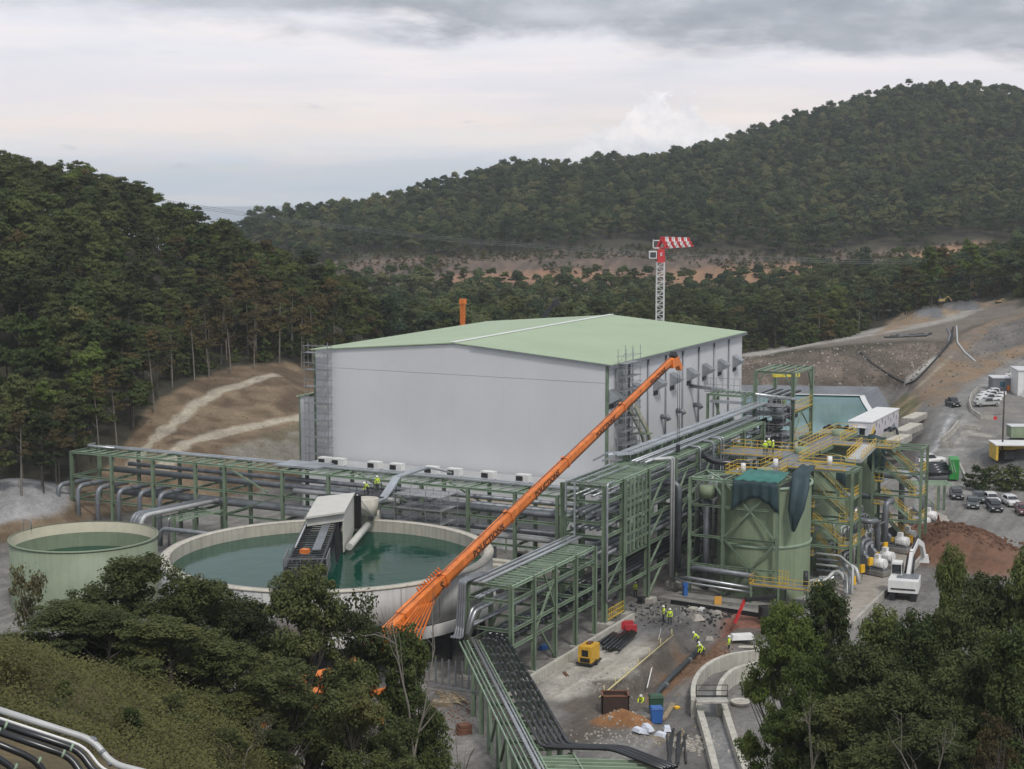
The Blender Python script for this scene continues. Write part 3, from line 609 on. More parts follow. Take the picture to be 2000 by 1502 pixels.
for i, (x, y, z, r) in enumerate(LT[:290]):
    px, py = px_of(x, y, z); k = random.choices(range(6), (5, 4, 4, 3, 1.2, 1.2 if px < 300 else 4))[0]
    s = random.uniform(.75, 1.1) * (1.12 if px < 250 else .85)
    w_ = 'at the left edge' if px < 100 else 'above the small tank' if px < 240 else 'above the left rack' if px < 400 else 'behind the cut slope'; w2 = 'low in' if r < 275 else 'high in'
    place_tree(KM[k], x, y, s, random.uniform(0, 6.28), 'broadleaf_tree', TLAB[k].replace('of the wood on the left hill', w2 + ' the left wood, ' + w_), TLAB[k].split(' tree')[0] + ' trees ' + w2 + ' the left wood ' + w_, z)
geo_forest('hill_wood', LT[290:], KM[:5] + [KM[1], KM[2], KM[0], KM[5]], 5, .75, 1.1)
gT = np.random.default_rng(12)
def rimc(X, Y, Z, PX, PY, Rr): return (np.abs(PY - np.interp(PX, [-300, 0, 130, 200, 260, 330, 430, 560, 640, 700], [985, 980, 958, 918, 850, 750, 716, 700, 712, 700])) < 16) & (PX < 690)
for x, y, z, r in scatter(2600, math.radians(-20), math.radians(-5.5), 215, 345, 4.4, gT, rimc)[:60]:
    place_tree(random.choice(KB), x, y, random.uniform(.75, 1.1), random.uniform(0, 6.28), 'slender_tree', 'slender pale-stemmed tree with thin brown leaves at the foot of the left wood', 'slender trees at the edge of the left wood', z)
# ---- valley and far ridge
gV = np.random.default_rng(4)
def valc(X, Y, Z, PX, PY, Rr):
    low = np.interp(PX, [600, 700, 1400, 1460, 1560, 1650, 1700, 1760, 1850, 2000, 2200], [720, 712, 712, 688, 676, 664, 640, 618, 590, 582, 560]); return (PY < low) & (PX > 590) & ~((PX > 1440) & (PX < 1730) & (Rr < 452)) & (Rr < 742)
VT = scatter(14000, math.radians(-8.5), math.radians(22), 440, 765, 6.2, gV, valc)
VT.sort(key=lambda q: q[3]); vis = [q for q in VT]
nr = [q for q in VT if q[3] < 560 and px_of(*q[:3])[0] > 1430][:110]; nset = set(nr)
for x, y, z, r in nr:
    px, py = px_of(x, y, z); k = random.choices(range(6), (2, 4, 4, 2, .6, 3))[0]
    place_tree(KM[k] if random.random() > .22 else random.choice(KB), x, y, random.uniform(.85, 1.2), random.uniform(0, 6.28), 'valley_tree', ('%s tree in the belt behind %s' % (('mid green', 'dark green', 'tall dark', 'low green', 'yellow-green', 'rusty brown')[k], 'the embankment crest' if px < 1700 else 'the far gravel heaps')), ('mid green', 'dark green', 'tall dark', 'low green', 'yellow-green', 'rusty brown')[k] + (' trees behind the embankment' if px < 1700 else ' trees behind the gravel heaps'), z)
geo_forest('valley_wood', [q for q in VT if q not in nset], KM[:4] + KH, 9, .85, 1.2)
gF = np.random.default_rng(6)
def farc(X, Y, Z, PX, PY, Rr): return ((Rr > 872 + 14 * np.sin(PX / 37) + 10 * np.sin(PX / 90)) & (Rr < 1520)) & (PX > 380)
FT = scatter(60000, math.radians(-12), math.radians(22), 850, 1520, 6.8, gF, farc)
FT += [q for q in scatter(500, math.radians(-8), math.radians(20), 765, 872, 9, gF, lambda X, Y, Z, PX, PY, Rr: (np.sin(X / 31) * np.sin(Y / 23 + X / 50) > .80) & (PX > 580))]
geo_forest('ridge_wood', FT, KH, 15, .68, 1.28)
KH2 = [mid_tree(70, 140, 3.2, 2.0, .4, .05, LEAFS, BARK, 6), mid_tree(71, 140, 2.4, 2.2, .5, .02, LEAFO, BARK, 6)]
def scrubc(X, Y, Z, PX, PY, Rr): return ((np.abs(sdpoly(X, Y, PAD)) < 40) & (PX < 720) & (PX > 190) & (PY > 700) & (PY < 905) & (Rr > 225)) | ((PX > 1700) & (Rr > 330) & (Rr < 600) & (np.sin(X * .3) * np.cos(Y * .23) > .5) & (PY < 760) & (PX > 1720) & (np.abs(PY - np.interp(PX, [1720, 1800, 1900, 2000], [800, 780, 745, 705])) < 22))
geo_forest('scrub', scatter(60000, math.radians(-22), math.radians(22), 205, 620, .8, np.random.default_rng(8), scrubc), KH2, 25, .04, .11)
def edgec(X, Y, Z, PX, PY, Rr):
    e1 = np.interp(PX, [1400, 1460, 1560, 1650, 1700, 1760, 1850, 2000, 2200], [695, 688, 676, 660, 636, 614, 588, 580, 560]); e2 = np.interp(PX, [-300, 0, 130, 200, 260, 330, 430, 560, 640, 700], [985, 980, 958, 918, 850, 750, 716, 700, 712, 700])
    return ((PY < e1 + 2) & (PY > e1 - 42) & (PX > 1440) & (Rr > 430) & (Rr < 620)) | ((PY < e2) & (PY > e2 - 60) & (PX < 720) & (PX > 330) & (Rr < 370))
KH3 = [mid_tree(75, 700, 5.5, 2.6, .36, .02, LEAFD, BARK, 10), mid_tree(76, 700, 4.5, 2.4, .36, .02, LEAFM, BARK, 10), mid_tree(77, 500, 5, 2.2, .3, .05, LEAFO, BARK, 10)]
geo_forest('edge_bushes', scatter(24000, math.radians(-22), math.radians(22), 215, 620, 2.6, np.random.default_rng(18), edgec), KH3, 45, .5, 1.2)
geo_forest('slope_tufts', scatter(14000, math.radians(8), math.radians(22), 330, 560, 1.5, np.random.default_rng(38), lambda X, Y, Z, PX, PY, Rr: inpoly(PX, PY, [(1790, 765), (1880, 690), (1930, 640), (2100, 590), (2100, 665), (1990, 695), (1900, 745), (1815, 795)]) & (fbm(X, Y, .06, 3) > -.05) & (Rr > 345)), KH2, 65, .05, .15)
def stones(name, n, poly, dr_, r, m, seed):
    pts = scatter(n, math.radians(4), math.radians(22), dr_[0], dr_[1], .6, np.random.default_rng(seed), lambda X, Y, Z, PX, PY, Rr: inpoly(PX, PY, poly)); b = MB(); g = np.random.default_rng(seed)
    for x, y, z, rr in pts: q = r * g.uniform(.3, 1) ** 2 + .06; b.box((x, y, z + q * .3), (q * 2, q * 1.5, q * 1.1), g.uniform(0, 3), taper=.6)
    b.build(name, m)['kind'] = 'stuff'
EMBR = mat('embankment_rock', (.15, .125, .10), .95, 0, .4, 1.2)
stones('embankment_stones', 1200, [(1445, 700), (1700, 672), (1850, 666), (1775, 752), (1445, 752)], (385, 450), .30, STONE, 5); stones('embankment_rocks', 16000, [(1445, 700), (1700, 672), (1850, 666), (1775, 752), (1445, 752)], (385, 450), .32, EMBR, 6)
stones('slope_stones', 2500, [(1800, 770), (1900, 660), (2100, 600), (2100, 665), (1900, 745)], (340, 560), .28, EMBR, 7)
KH4 = [mid_tree(78, 200, 2.0, 1.8, .35, .02, LEAFO, BARK, 5), mid_tree(79, 200, 2.6, 2.0, .35, .02, LEAFD, BARK, 5)]
geo_forest('felled_brush', scatter(5000, math.radians(-9), math.radians(20), 745, 868, 3.0, np.random.default_rng(28), lambda X, Y, Z, PX, PY, Rr: (fbm(X, Y, .03, 4) + .3 * (Rr > 820) > .1) & (PX > 560)), KH4, 55, .3, 1.1)
# ---- near trees, big in the picture
def near_tree(seed, n, h, rad, leafm, size=.17, bark=BARK, low=.22, limbs=16, density_blobs=26):
    g = np.random.default_rng(seed); mb = MB(); tips = []
    def grow(p, d, L_, r, lev):
        pts = [p]; q = p.copy(); dd = d.copy()
        for i in range(4):
            dd = dd + g.normal(size=3) * .16; dd[2] += .05; dd /= np.linalg.norm(dd); q = q + dd * L_ / 4; pts.append(q.copy())
        mb.tube(pts, r, 6 if lev < 2 else 4, False, r * .45)
        if lev >= 3: tips.append(q); return
        tips.append(q) if lev > 1 else None
        for _ in range((5, 4, 3)[lev]):
            k = g.integers(1, 5); nd = dd + g.normal(size=3) * .85; nd[2] = abs(nd[2]) * .6 + .12; nd /= np.linalg.norm(nd); grow(pts[k], nd, L_ * g.uniform(.45, .72), r * .5, lev + 1)
    base = np.array([0, 0, -.3]); grow(base, np.array([g.normal() * .08, g.normal() * .08, 1.0]), h * .55, h * .016, 0)
    T = np.array(tips); sc = np.array([rad / (np.percentile(np.abs(T[:, :2]), 90) + .01)] * 2 + [h * .93 / T[:, 2].max()])
    mb.v = [(a * (1 + (sc[0] - 1) * min(1, c / (h * .4))), b_ * (1 + (sc[1] - 1) * min(1, max(0, c) / (h * .4))), c * sc[2]) for a, b_, c in mb.v]
    T2 = np.array([(a * (1 + (sc[0] - 1) * min(1, c / (h * .4))), b_ * (1 + (sc[1] - 1) * min(1, max(0, c) / (h * .4))), c * sc[2]) for a, b_, c in T]); T2 = T2[T2[:, 2] > h * low]
    i0 = g.integers(0, len(T2), 260); j0 = np.array([np.argsort(((T2 - T2[a]) ** 2).sum(1))[g.integers(1, 9)] for a in i0]); w0 = g.random((260, 1)) * .55; T2 = np.concatenate([T2, T2[i0] * (1 - w0) + T2[j0] * w0 + g.normal(size=(260, 3)) * rad * .07])
    k = g.integers(0, len(T2), n); cs = rad * .135; off = g.normal(size=(n, 3)); off /= np.linalg.norm(off, axis=1)[:, None]; off *= (g.random(n) ** .45)[:, None]
    p = T2[k] + off * np.array([cs, cs, cs * .75]) * (.6 + .9 * ((k * 7919 % 13) / 13))[:, None]
    return leaves_mesh('crown', p, off + np.array([0, 0, .6]), size, leafm, seed), mesh_of(mb, bark, 'trunk')
def leafy_tree(seed, n, h, rad, leafm, size=.17, low=.18, nb=15, nc=380):
    g = np.random.default_rng(seed); blobs = []
    for i in range(nb):
        t = (i + .5) / nb; z = h * (low + .06 + (1 - low) * .80 * t); rr = rad * (1 - .6 * t ** 1.7) * g.uniform(.2, .85); a = g.uniform(0, 2 * math.pi) + i * 2.4; s = rad * g.uniform(.26, .42) * (1 - .2 * t); blobs.append((math.cos(a) * rr, math.sin(a) * rr, z, s, s * g.uniform(.7, .95)))
    blobs.append((g.normal() * .3, g.normal() * .3, h * .87, rad * .34, rad * .34)); p0, d0 = crown_shell(blobs, nc, g, .95); k = g.integers(0, nc, n); o = g.normal(size=(n, 3)); o /= np.linalg.norm(o, axis=1)[:, None]
    r_ = rad * .115 * (.55 + .95 * ((k * 7919 % 17) / 17)) * g.random(n) ** .4; p = p0[k] + o * r_[:, None] * np.array([1, 1, .75]); mb = MB(); pts = []; lx, ly = g.normal(size=2) * .05 * h
    for i in range(8): t = i / 7; pts.append(np.array([lx * t ** 1.5 + .12 * math.sin(5 * t + seed), ly * t ** 1.4 + .1 * math.cos(4 * t + seed), h * .9 * t - .3]))
    mb.tube(pts, h * .014, 7, False, h * .003)
    for q in p0[g.choice(nc, 70, replace=False)]:
        f_ = max(.12, min(.85, (q[2] / h) - .22)); x = f_ * 7; i = int(x); s = pts[i] * (1 - x + i) + pts[min(7, i + 1)] * (x - i); mid = (s + q) / 2 + np.array([0, 0, -.08 * np.linalg.norm(q - s)]) + g.normal(size=3) * .12; mb.tube([s, mid, q], .05 + .05 * (1 - f_), 4, False, .015)
    return leaves_mesh('crown', p, o + np.array([0, 0, .6]), size, leafm, seed), mesh_of(mb, BARK, 'trunk')
NT = [leafy_tree(101, 52000, 12.6, 4.9, LEAFD, .125, nc=430), leafy_tree(102, 52000, 11.8, 4.6, LEAFD, .125, nc=400), leafy_tree(103, 48000, 12.4, 4.5, LEAFM, .125, nc=420), leafy_tree(104, 48000, 12, 4.6, LEAFG, .125, nc=400), leafy_tree(105, 13000, 11, 3.4, LEAFO, .12, nc=200)]
BARE = near_tree(106, 60, 9, 2.4, LEAFO, .1, BARKL)
def near_at(kind, px, pytop, d, s, label, group=None, name='foreground_tree', rz=None):
    """stand a tree on the slope so that its height carries it up to the sight line pytop"""
    r = ray(px, 1200); k = d / math.hypot(r[0], r[1]); x, y = r[0] * k, r[1] * k; z = gz(x, y); top = R(px, pytop, d)[2]
    h0 = max(v.co.z for v in kind[1].vertices); sz = max(.4, (top - z) / h0 / 1.06); t = thing(name, label, 'tree', (x, y, z - .15), random.uniform(0, 6.28) if rz is None else rz, group); w = s
    t.scale = (w, w, sz); link('crown', kind[0], t) if kind is not BARE else None; link('trunk', kind[1], t); return t
NTS = leafy_tree(111, 21000, 12.2, 4.5, LEAFD, .125, nc=200)
for a in [(NT[0], 250, 1068, 96, 1.0, 'tallest dark tree left of centre, its crown over the small round tank'), (NT[1], 130, 1165, 93, .95, 'dark broad tree at the left edge of the tree clump above the grass bank'),
          (NT[0], 385, 1105, 98, .95, 'dark tree in front of the left side of the round settling tank'), (NT[1], 470, 1150, 100, .85, 'dark leafy tree below the open water of the round tank'),
          (NT[0], 590, 1098, 96, 1.0, 'broad dark tree reaching up before the walkway of the round tank'), (NTS, 700, 1150, 98, .95, 'dark tree hiding the cab of the orange crane'),
          (NT[2], 800, 1215, 97, .85, 'green tree with a ragged right edge beside the grey pipe bridge'), (NT[0], 330, 1225, 90, .9, 'low dark tree standing behind the crest of the grass bank'),
          (NT[1], 200, 1250, 92, .8, 'low dark tree behind the left part of the grass bank'), (NTS, 560, 1290, 88, .9, 'dark tree in the middle of the lower left clump'), (NTS, 690, 1330, 88, .85, 'mixed green tree at the bottom left with orange crane parts showing through'),
          (NT[0], 440, 1330, 90, .75, 'dark low tree next to the end of the grass bank'), (NTS, 770, 1400, 90, .75, 'small green tree at the right foot of the lower left clump')]:
    near_at(*a, group='foreground trees left of the pipe bridge')
for a in [(NT[3], 1540, 1150, 112, .85, 'fresh green tree nearest to the curved concrete channel'), (NT[2], 1620, 1130, 116, .9, 'green tree standing in front of the valve platform'), (NT[2], 1780, 1188, 106, .85, 'green tree right below the tracks of the white excavator'), (NT[2], 1715, 1180, 112, .85, 'green tree just below the white excavator'),
          (NT[3], 1590, 1255, 104, .8, 'light green tree in the middle of the right clump'), (NT[0], 1700, 1240, 104, .95, 'dark green tree in the centre of the right clump'), (NT[0], 1850, 1165, 108, .95, 'broad dark tree right of the excavator'),
          (NT[2], 1850, 1060, 120, .62, 'narrow green tree beside the brown soil heap'), (NT[1], 1930, 1100, 110, 1.05, 'dark tree below the soil heap at the right edge'), (NT[2], 2010, 1065, 108, 1.0, 'mid green tree cut by the right edge of the picture'),
          (NT[1], 1660, 1345, 98, .9, 'dark tree at the bottom, right of the concrete channel'), (NT[3], 1560, 1370, 100, .7, 'small green tree by the asphalt strip at the bottom'), (NT[1], 1780, 1300, 97, 1.0, 'dark tree behind the bare white stems'),
          (NT[0], 1900, 1260, 97, 1.0, 'dark tree in the lower right clump'), (NT[2], 1990, 1210, 95, .95, 'yellowish green tree in the lower right corner'), (NT[0], 1850, 1400, 88, .9, 'dark low tree at the lower right edge'), (NT[1], 1730, 1440, 90, .8, 'dark low tree at the bottom of the right clump'), (NT[4], 1950, 1375, 86, .6, 'small yellow-leaved tree in the lower right corner')]:
    near_at(*a, group='foreground trees right of the concrete channel')
near_at(BARE, 815, 1130, 94, 1.1, 'bare grey tree standing before the foot of the orange crane boom', name='bare_tree', rz=.5)
near_at(BARE, 1830, 1360, 84, .8, 'bare pale-stemmed shrub at the bottom right', name='bare_tree', rz=2.5)
near_at(BARE, 1600, 1330, 90, .45, 'thin bare pale tree among the right foreground trees', name='bare_tree', rz=1.1)
# low growth on the bank
def Rr_ok(x, y): return math.hypot(x, y) < 66
def bank_growth():
    g = np.random.default_rng(77); pts = []; A = g.uniform(math.radians(-20), math.radians(-6.5), 5200); Rr = g.uniform(44, 96, 5200); X = Rr * np.sin(A); Y = Rr * np.cos(A); Z = gzs(X, Y); pat = fbm(X, Y, .25, 9)
    cen = []; 
    PXb, PYb = px_of(X, Y, Z)
    for x, y, z, p, ppx, ppy in zip(X, Y, Z, pat, PXb, PYb):
        if ppx < 300 and ppy > 1392 + (ppx + 60) * .34 and Rr_ok(x, y): continue
        n = int(26 + 90 * max(0, p + .25)); hgt = .3 + .8 * max(0, p + .2); q = g.normal(size=(n, 3)) * np.array([.42, .42, .16]) + np.array([x, y, z + .12 + hgt * .35]); q[:, 2] += np.abs(g.normal(size=n)) * hgt * (.35 if p < .12 else .8); cen.append(q)
    c = np.concatenate(cen); me = leaves_mesh('bank_undergrowth', c, np.tile([0, 0, 1.0], (len(c), 1)), .085, BANKL, 5); o = link('bank_undergrowth', me); o['kind'] = 'stuff'
BANKL = leaf_mat('bank_leaves', (.070, .072, .026), (.165, .165, .058), (.27, .21, .10), nscale=.16, rnd=0)
bank_growth()
PALE = near_tree(107, 5200, 6, 3.0, LEAFS, .13, BARKL, .05)
for k_, (a_, b__, c_, s_, t_) in enumerate(((330, 1395, 80, .30, 'middle of the grass bank'), (430, 1440, 80, .34, 'lower right of the grass bank'), (250, 1440, 71, .24, 'grass bank just above the pale pipe'), (530, 1435, 86, .36, 'foot of the grass bank near the tree clump'), (385, 1462, 74, .30, 'bottom edge under the grass bank'), (120, 1330, 72, .16, 'upper left of the grass bank'))): near_at(NT[k_ % 3], a_, b__, c_, s_, 'dark green shrub growing at the ' + t_, 'shrubs on the grass bank', 'bank_shrub').scale = (s_ * .8, s_ * .8, s_ * .5)
near_at(PALE, 95, 1085, 104, .9, 'pale dry shrub with whitish leaves before the small round tank', name='pale_shrub'); near_at(PALE, 10, 1150, 96, 1.0, 'pale grey-green shrub at the left edge of the picture', name='pale_shrub'); near_at(PALE, 470, 1400, 78, .45, 'light yellow-green shrub at the end of the grass bank', name='pale_shrub'); near_at(PALE, 30, 1240, 90, .8, 'grey-green shrub on the crest at the far left', name='pale_shrub')
# ---------------------------------------------------------------- the plant (u = along the long axis, v = across, both in metres)
def UV(u, v, z=0.0): return W(u, v, z)
def rotbox(mb, u0, u1, v0, v1, z0, z1):
    c = UV((u0 + u1) / 2, (v0 + v1) / 2, (z0 + z1) / 2); return mb.box(c, (u1 - u0, v1 - v0, z1 - z0), -(math.pi / 2 - ROTU) + math.pi / 2)
# box local x runs along U: heading of U is ROTU from +X
def rotbox(mb, u0, u1, v0, v1, z0, z1):
    return mb.box(UV((u0 + u1) / 2, (v0 + v1) / 2, (z0 + z1) / 2), (abs(u1 - u0), abs(v1 - v0), z1 - z0), ROTU)
def pbox(parent, name, m, u0, u1, v0, v1, z0, z1): b = MB(); rotbox(b, u0, u1, v0, v1, z0, z1); return b.build(name, m, parent)
def hzu(px, py, u):
    r = ray(px, py); o = np.array([0, 0, CZ]); return o + r * (u / np.dot(U, r))
def hzv(px, py, v):
    r = ray(px, py); o = np.array([0, 0, CZ]); return o + r * (v / np.dot(V, r))
def railing(parent, pts, h=1.1, step=1.5, m=None, name='railing', r=.035, closed=False):
    b = MB(); m = m or YEL; pts = [np.asarray(p, float) for p in pts]
    if closed: pts.append(pts[0])
    up = np.array([0, 0, 1.0])
    for a, c in zip(pts[:-1], pts[1:]):
        for f in (1, .55): b.beam(a + up * h * f, c + up * h * f, r * 1.7)
        b.beam(a + up * .12, c + up * .12, .02, .16)
        n = max(1, int(np.linalg.norm(c - a) / step))
        for i in range(n + 1): q = a + (c - a) * i / n; b.beam(q, q + up * h, r * 1.6)
    return b.build(name, m, parent)
def stair(parent, p0, p1, width=1.0, m=None, rm=None, rail=True):
    """straight flight between two points, with strings, treads and handrails"""
    m = m or GREEN; rm = rm or YEL; p0 = np.asarray(p0, float); p1 = np.asarray(p1, float); d = p1 - p0; h = np.array([d[0], d[1], 0]); h /= np.linalg.norm(h) + 1e-9; s = np.array([-h[1], h[0], 0]) * width / 2
    for k in (-1, 1): member(parent, 'stringer', p0 + s * k, p1 + s * k, .08, m, .3)
    n = max(3, int(abs(d[2]) / .25)); b = MB()
    for i in range(1, n): q = p0 + d * i / n; b.beam(q - s, q + s, .28, .04, up=(0, 0, 1))
    b.build('treads', GALV, parent)
    if rail:
        b = MB(); up = np.array([0, 0, 1.0])
        for k in (-1, 1):
            for f in (1.0, .55): b.beam(p0 + s * k + up * f, p1 + s * k + up * f, .06)
            for i in range(0, 6): q = p0 + d * i / 5 + s * k; b.beam(q, q + up, .05)
        b.build('railing', rm, parent)
def scaffold(parent, us, vs, z0, z1, lift=2.0, m=None, boards=True, every=1):
    m = m or SCAF
    for u in us:
        for v in vs: member(parent, 'standard', UV(u, v, z0), UV(u, v, z1 + random.uniform(.1, .8)), .09, m, kind='T')
    z = z0 + lift; k = 0
    while z <= z1 + .01:
        for dz in (0, 1.0):
            if z + dz > z1 + .6: continue
            b = MB()
            for v in vs: b.beam(UV(us[0] - .3, v, z + dz), UV(us[-1] + .3, v, z + dz), .05)
            for u in us: b.beam(UV(u, vs[0] - .3, z + dz), UV(u, vs[-1] + .3, z + dz), .05)
            b.build('ledger', m, parent)
        if boards: pbox(parent, 'platform', m, us[0], us[-1], vs[0], vs[-1], z - .08, z - .03)
        i = k % max(1, len(vs) - 1); j = len(us) - 1
        if len(vs) > 1: member(parent, 'brace', UV(us[0], vs[i], z), UV(us[0], vs[i + 1], min(z + lift, z1)), .06, m, kind='T')
        z += lift; k += 1
# ================= the big shed
sh = thing('process_shed', 'huge pale grey windowless shed with a shallow light green roof', 'shed', UV(206, -112, 0))
E0, E1, VR, VL, EZ, RZ = 206.0, 263.4, -88.2, -136.2, 26.0, 27.9; VM = (VR + VL) / 2
ng_ = 12
for i in range(ng_):                                            # gable cladding, upright panels with recessed joints
    va = VL + (VR - VL) * i / ng_ + .003; vb = VL + (VR - VL) * (i + 1) / ng_ - .003; b = MB(); zt = []
    for v in (va, vb): zt.append(EZ + (RZ - EZ) * (1 - abs(v - VM) / (VR - VM)) - .25)
    q = [UV(E0, va, 0), UV(E0, vb, 0), UV(E0, vb, 23.2), UV(E0, va, 23.2)]; q2 = [UV(E0 + .25, va, 0), UV(E0 + .25, vb, 0), UV(E0 + .25, vb, 23.2), UV(E0 + .25, va, 23.2)]
    b.add(q + q2, [(0, 1, 2, 3), (4, 7, 6, 5), (0, 4, 5, 1), (1, 5, 6, 2), (2, 6, 7, 3), (3, 7, 4, 0)]); b.build('wall_panel', WALL, sh)
    b = MB(); q = [UV(E0 - .02, va, 23.24), UV(E0 - .02, vb, 23.24), UV(E0 - .02, vb, zt[1]), UV(E0 - .02, va, zt[0])]; q2 = [UV(E0 + .25, va, 23.24), UV(E0 + .25, vb, 23.24), UV(E0 + .25, vb, zt[1]), UV(E0 + .25, va, zt[0])]
    b.add(q + q2, [(0, 1, 2, 3), (4, 7, 6, 5), (0, 4, 5, 1), (1, 5, 6, 2), (2, 6, 7, 3), (3, 7, 4, 0)]); b.build('wall_panel', WALL, sh)
for i in range(8):
    ua = E0 + .4 + (E1 - E0 - .4) * i / 8; ub = E0 + .4 + (E1 - E0 - .4) * (i + 1) / 8; pbox(sh, 'wall_panel', WALL, ua + .02, ub - .02, VR - .25, VR, 0, EZ - .2); pbox(sh, 'wall_panel', WALL, ua + .02, ub - .02, VL, VL + .25, 0, EZ - .2)
    if i: b = MB(); b.tube([UV(ua, VR + .16, 0), UV(ua, VR + .16, EZ - .6)], .13, 8); b.build('downpipe', PIPEG, sh)
pbox(sh, 'rear_wall', WALL, E1 - .25, E1, VL + .3, VR - .3, 0, EZ - .2)
for v, s in ((VR, 1), (VL, -1)): pbox(sh, 'corner_trim', GREEN, E0 - .05, E0 + .36, v - (.30 if s > 0 else .06), v + (.06 if s > 0 else .30), 0, EZ - .15)
for s, ve in ((1, VR + .7), (-1, VL - .5)):
    for i in range(8):
        ua = E0 - .35 + (E1 - E0 + .7) * i / 8; ub = E0 - .35 + (E1 - E0 + .7) * (i + 1) / 8 - .02; b = MB(); zz = EZ - .12
        q = [UV(ua, VM, RZ), UV(ub, VM, RZ), UV(ub, ve, zz), UV(ua, ve, zz)]; b.add(q + [p - np.array([0, 0, .14]) for p in q], [(0, 3, 2, 1), (4, 5, 6, 7), (0, 1, 5, 4), (1, 2, 6, 5), (2, 3, 7, 6), (3, 0, 4, 7)]); b.build('roof_sheet', ROOF, sh)
b = MB(); b.beam(UV(E0 - .4, VM, RZ + .06), UV(E1 + .4, VM, RZ + .06), .75, .08); b.build('ridge_cap', WHITE, sh)
b = MB(); b.beam(UV(E0 - .4, VR + .55, EZ - .42), UV(E1 + .3, VR + .55, EZ - .42), .5, .45); b.build('gutter', PIPEG, sh)
b = MB(); b.beam(UV(E0 - .42, VM + 3, RZ - .37), UV(E0 - .42, VR + .6, EZ - .28), .08, .18); b.build('verge_trim', PIPEG, sh)
for u in (207.2, 215.9, 223.9, 230.6, 237.8, 244.8, 252.1, 259.5):
    b = MB(); z = 21.3; w, d = .95, 1.5
    for s in (-1, 1): pass
    vs_ = [UV(u - w, VR, z + 1.0), UV(u + w, VR, z + 1.0), UV(u + w, VR, z - 1.1), UV(u - w, VR, z - 1.1), UV(u - w, VR + d, z + .15), UV(u + w, VR + d, z + .15), UV(u + w, VR + d, z - .25), UV(u - w, VR + d, z - .25)]
    b.add(vs_, [(0, 4, 5, 1), (4, 7, 6, 5), (0, 3, 7, 4), (1, 5, 6, 2), (3, 2, 6, 7)]); h_ = b.build('vent_hood', GALV, sh)
    pbox(h_, 'louvre', DARK, u - w + .1, u + w - .1, VR + .003, VR + .10, z - 1.7, z - 1.12)
for u, z in ((226.3, 16.1), (232.7, 16.2), (240.3, 16.2)): b = MB(); b.tube([UV(u, VR, z), UV(u, VR + 1.0, z), UV(u, VR + 1.3, z - .5)], .38, 10); b.build('exhaust_elbow', PIPEG, sh)
b = MB(); b.tube([UV(238.4, VR, 19.4), UV(241, -72, 17.9)], .28, 8); b.build('duct', GALV, sh)
for z, u in ((23.6, 209.3), (13, 209.0)): pbox(sh, 'door', DARK, u, u + 1.1, VR + .002, VR + .06, z - 4.6, z - 2.4)
# lean-to on the left
an = thing('side_annex', 'lower grey annex with green roof against the left side of the shed', 'building', UV(212, -140, 0))
pbox(an, 'wall', WALL, 212, 250, -143.0, -136.5, 0, 17.7); pbox(an, 'corner_trim', GREEN, 211.95, 212.2, -143.06, -142.8, 0, 17.7)
b = MB(); q = [UV(211.7, -143.4, 17.75), UV(250.3, -143.4, 17.75), UV(250.3, -136.4, 19.2), UV(211.7, -136.4, 19.2)]; b.add(q + [p - np.array([0, 0, .2]) for p in q], [(0, 1, 2, 3), (4, 7, 6, 5), (0, 4, 5, 1), (1, 5, 6, 2), (2, 6, 7, 3), (3, 7, 4, 0)]); b.build('roof', ROOF, an)
# scaffolds on the shed
s1 = thing('scaffold_tower', 'tall grey tube scaffold at the left corner of the shed gable', 'scaffold', UV(205, -133, 0)); scaffold(s1, (204.4, 205.5), (-136.9, -133.4, -132.8), 0, 26.3, 2.55)
for z in (18.6, 16.4, 14, 11.6): member(s1, 'ledger', UV(204.4, -137.8, z), UV(204.4, -133, z), .07, SCAF, kind='T')
s2 = thing('scaffold_tower', 'grey tube scaffold rising above the eaves on the long side of the shed', 'scaffold', UV(210, -87, 0)); scaffold(s2, (208.0, 210.6, 213.2), (-87.5, -86.3), 12.5, 27.4, 1.9)
pbox(s2, 'wall_sheet', mat('grey_sheet', (.32, .33, .33), .6), 208.5, 211.2, -88.15, -88.02, 17, 25)
s3 = thing('scaffold_tower', 'grey tube scaffold below the crane boom beside the near corner of the shed', 'scaffold', UV(206, -87, 0)); scaffold(s3, (205.0, 207.2), (-87.2, -86.2), 0, 14.5, 2.1)
st = thing('outside_stair', 'green and pale yellow steel stair climbing the long side of the shed', 'stair', UV(216, -86, 0))
for i, (u0, z0, u1, z1) in enumerate(((221.5, 6.5, 215.5, 15.2), (215.5, 15.2, 210.5, 19.5))):
    stair(st, UV(u0, -86.6, z0), UV(u1, -86.6, z1), 1.1, GREEN, PALEYEL)
for z in (10.7, 15.2): pbox(st, 'landing', GREEN, 214.6, 216.4, -87.9, -85.6, z - .15, z)
for u, v in ((221.6, -85.6), (221.6, -87.6)): member(st, 'column', UV(u, v, 0), UV(u, v, 12.6), .3, GREEN, kind='I')
for k in range(5): b = MB(); b.tube([UV(221 + k * .75, -86, 12.9), UV(221 + k * .75, -85.2, 12.9)], .38, 10); b.build('pipe_end', GREEN, st)
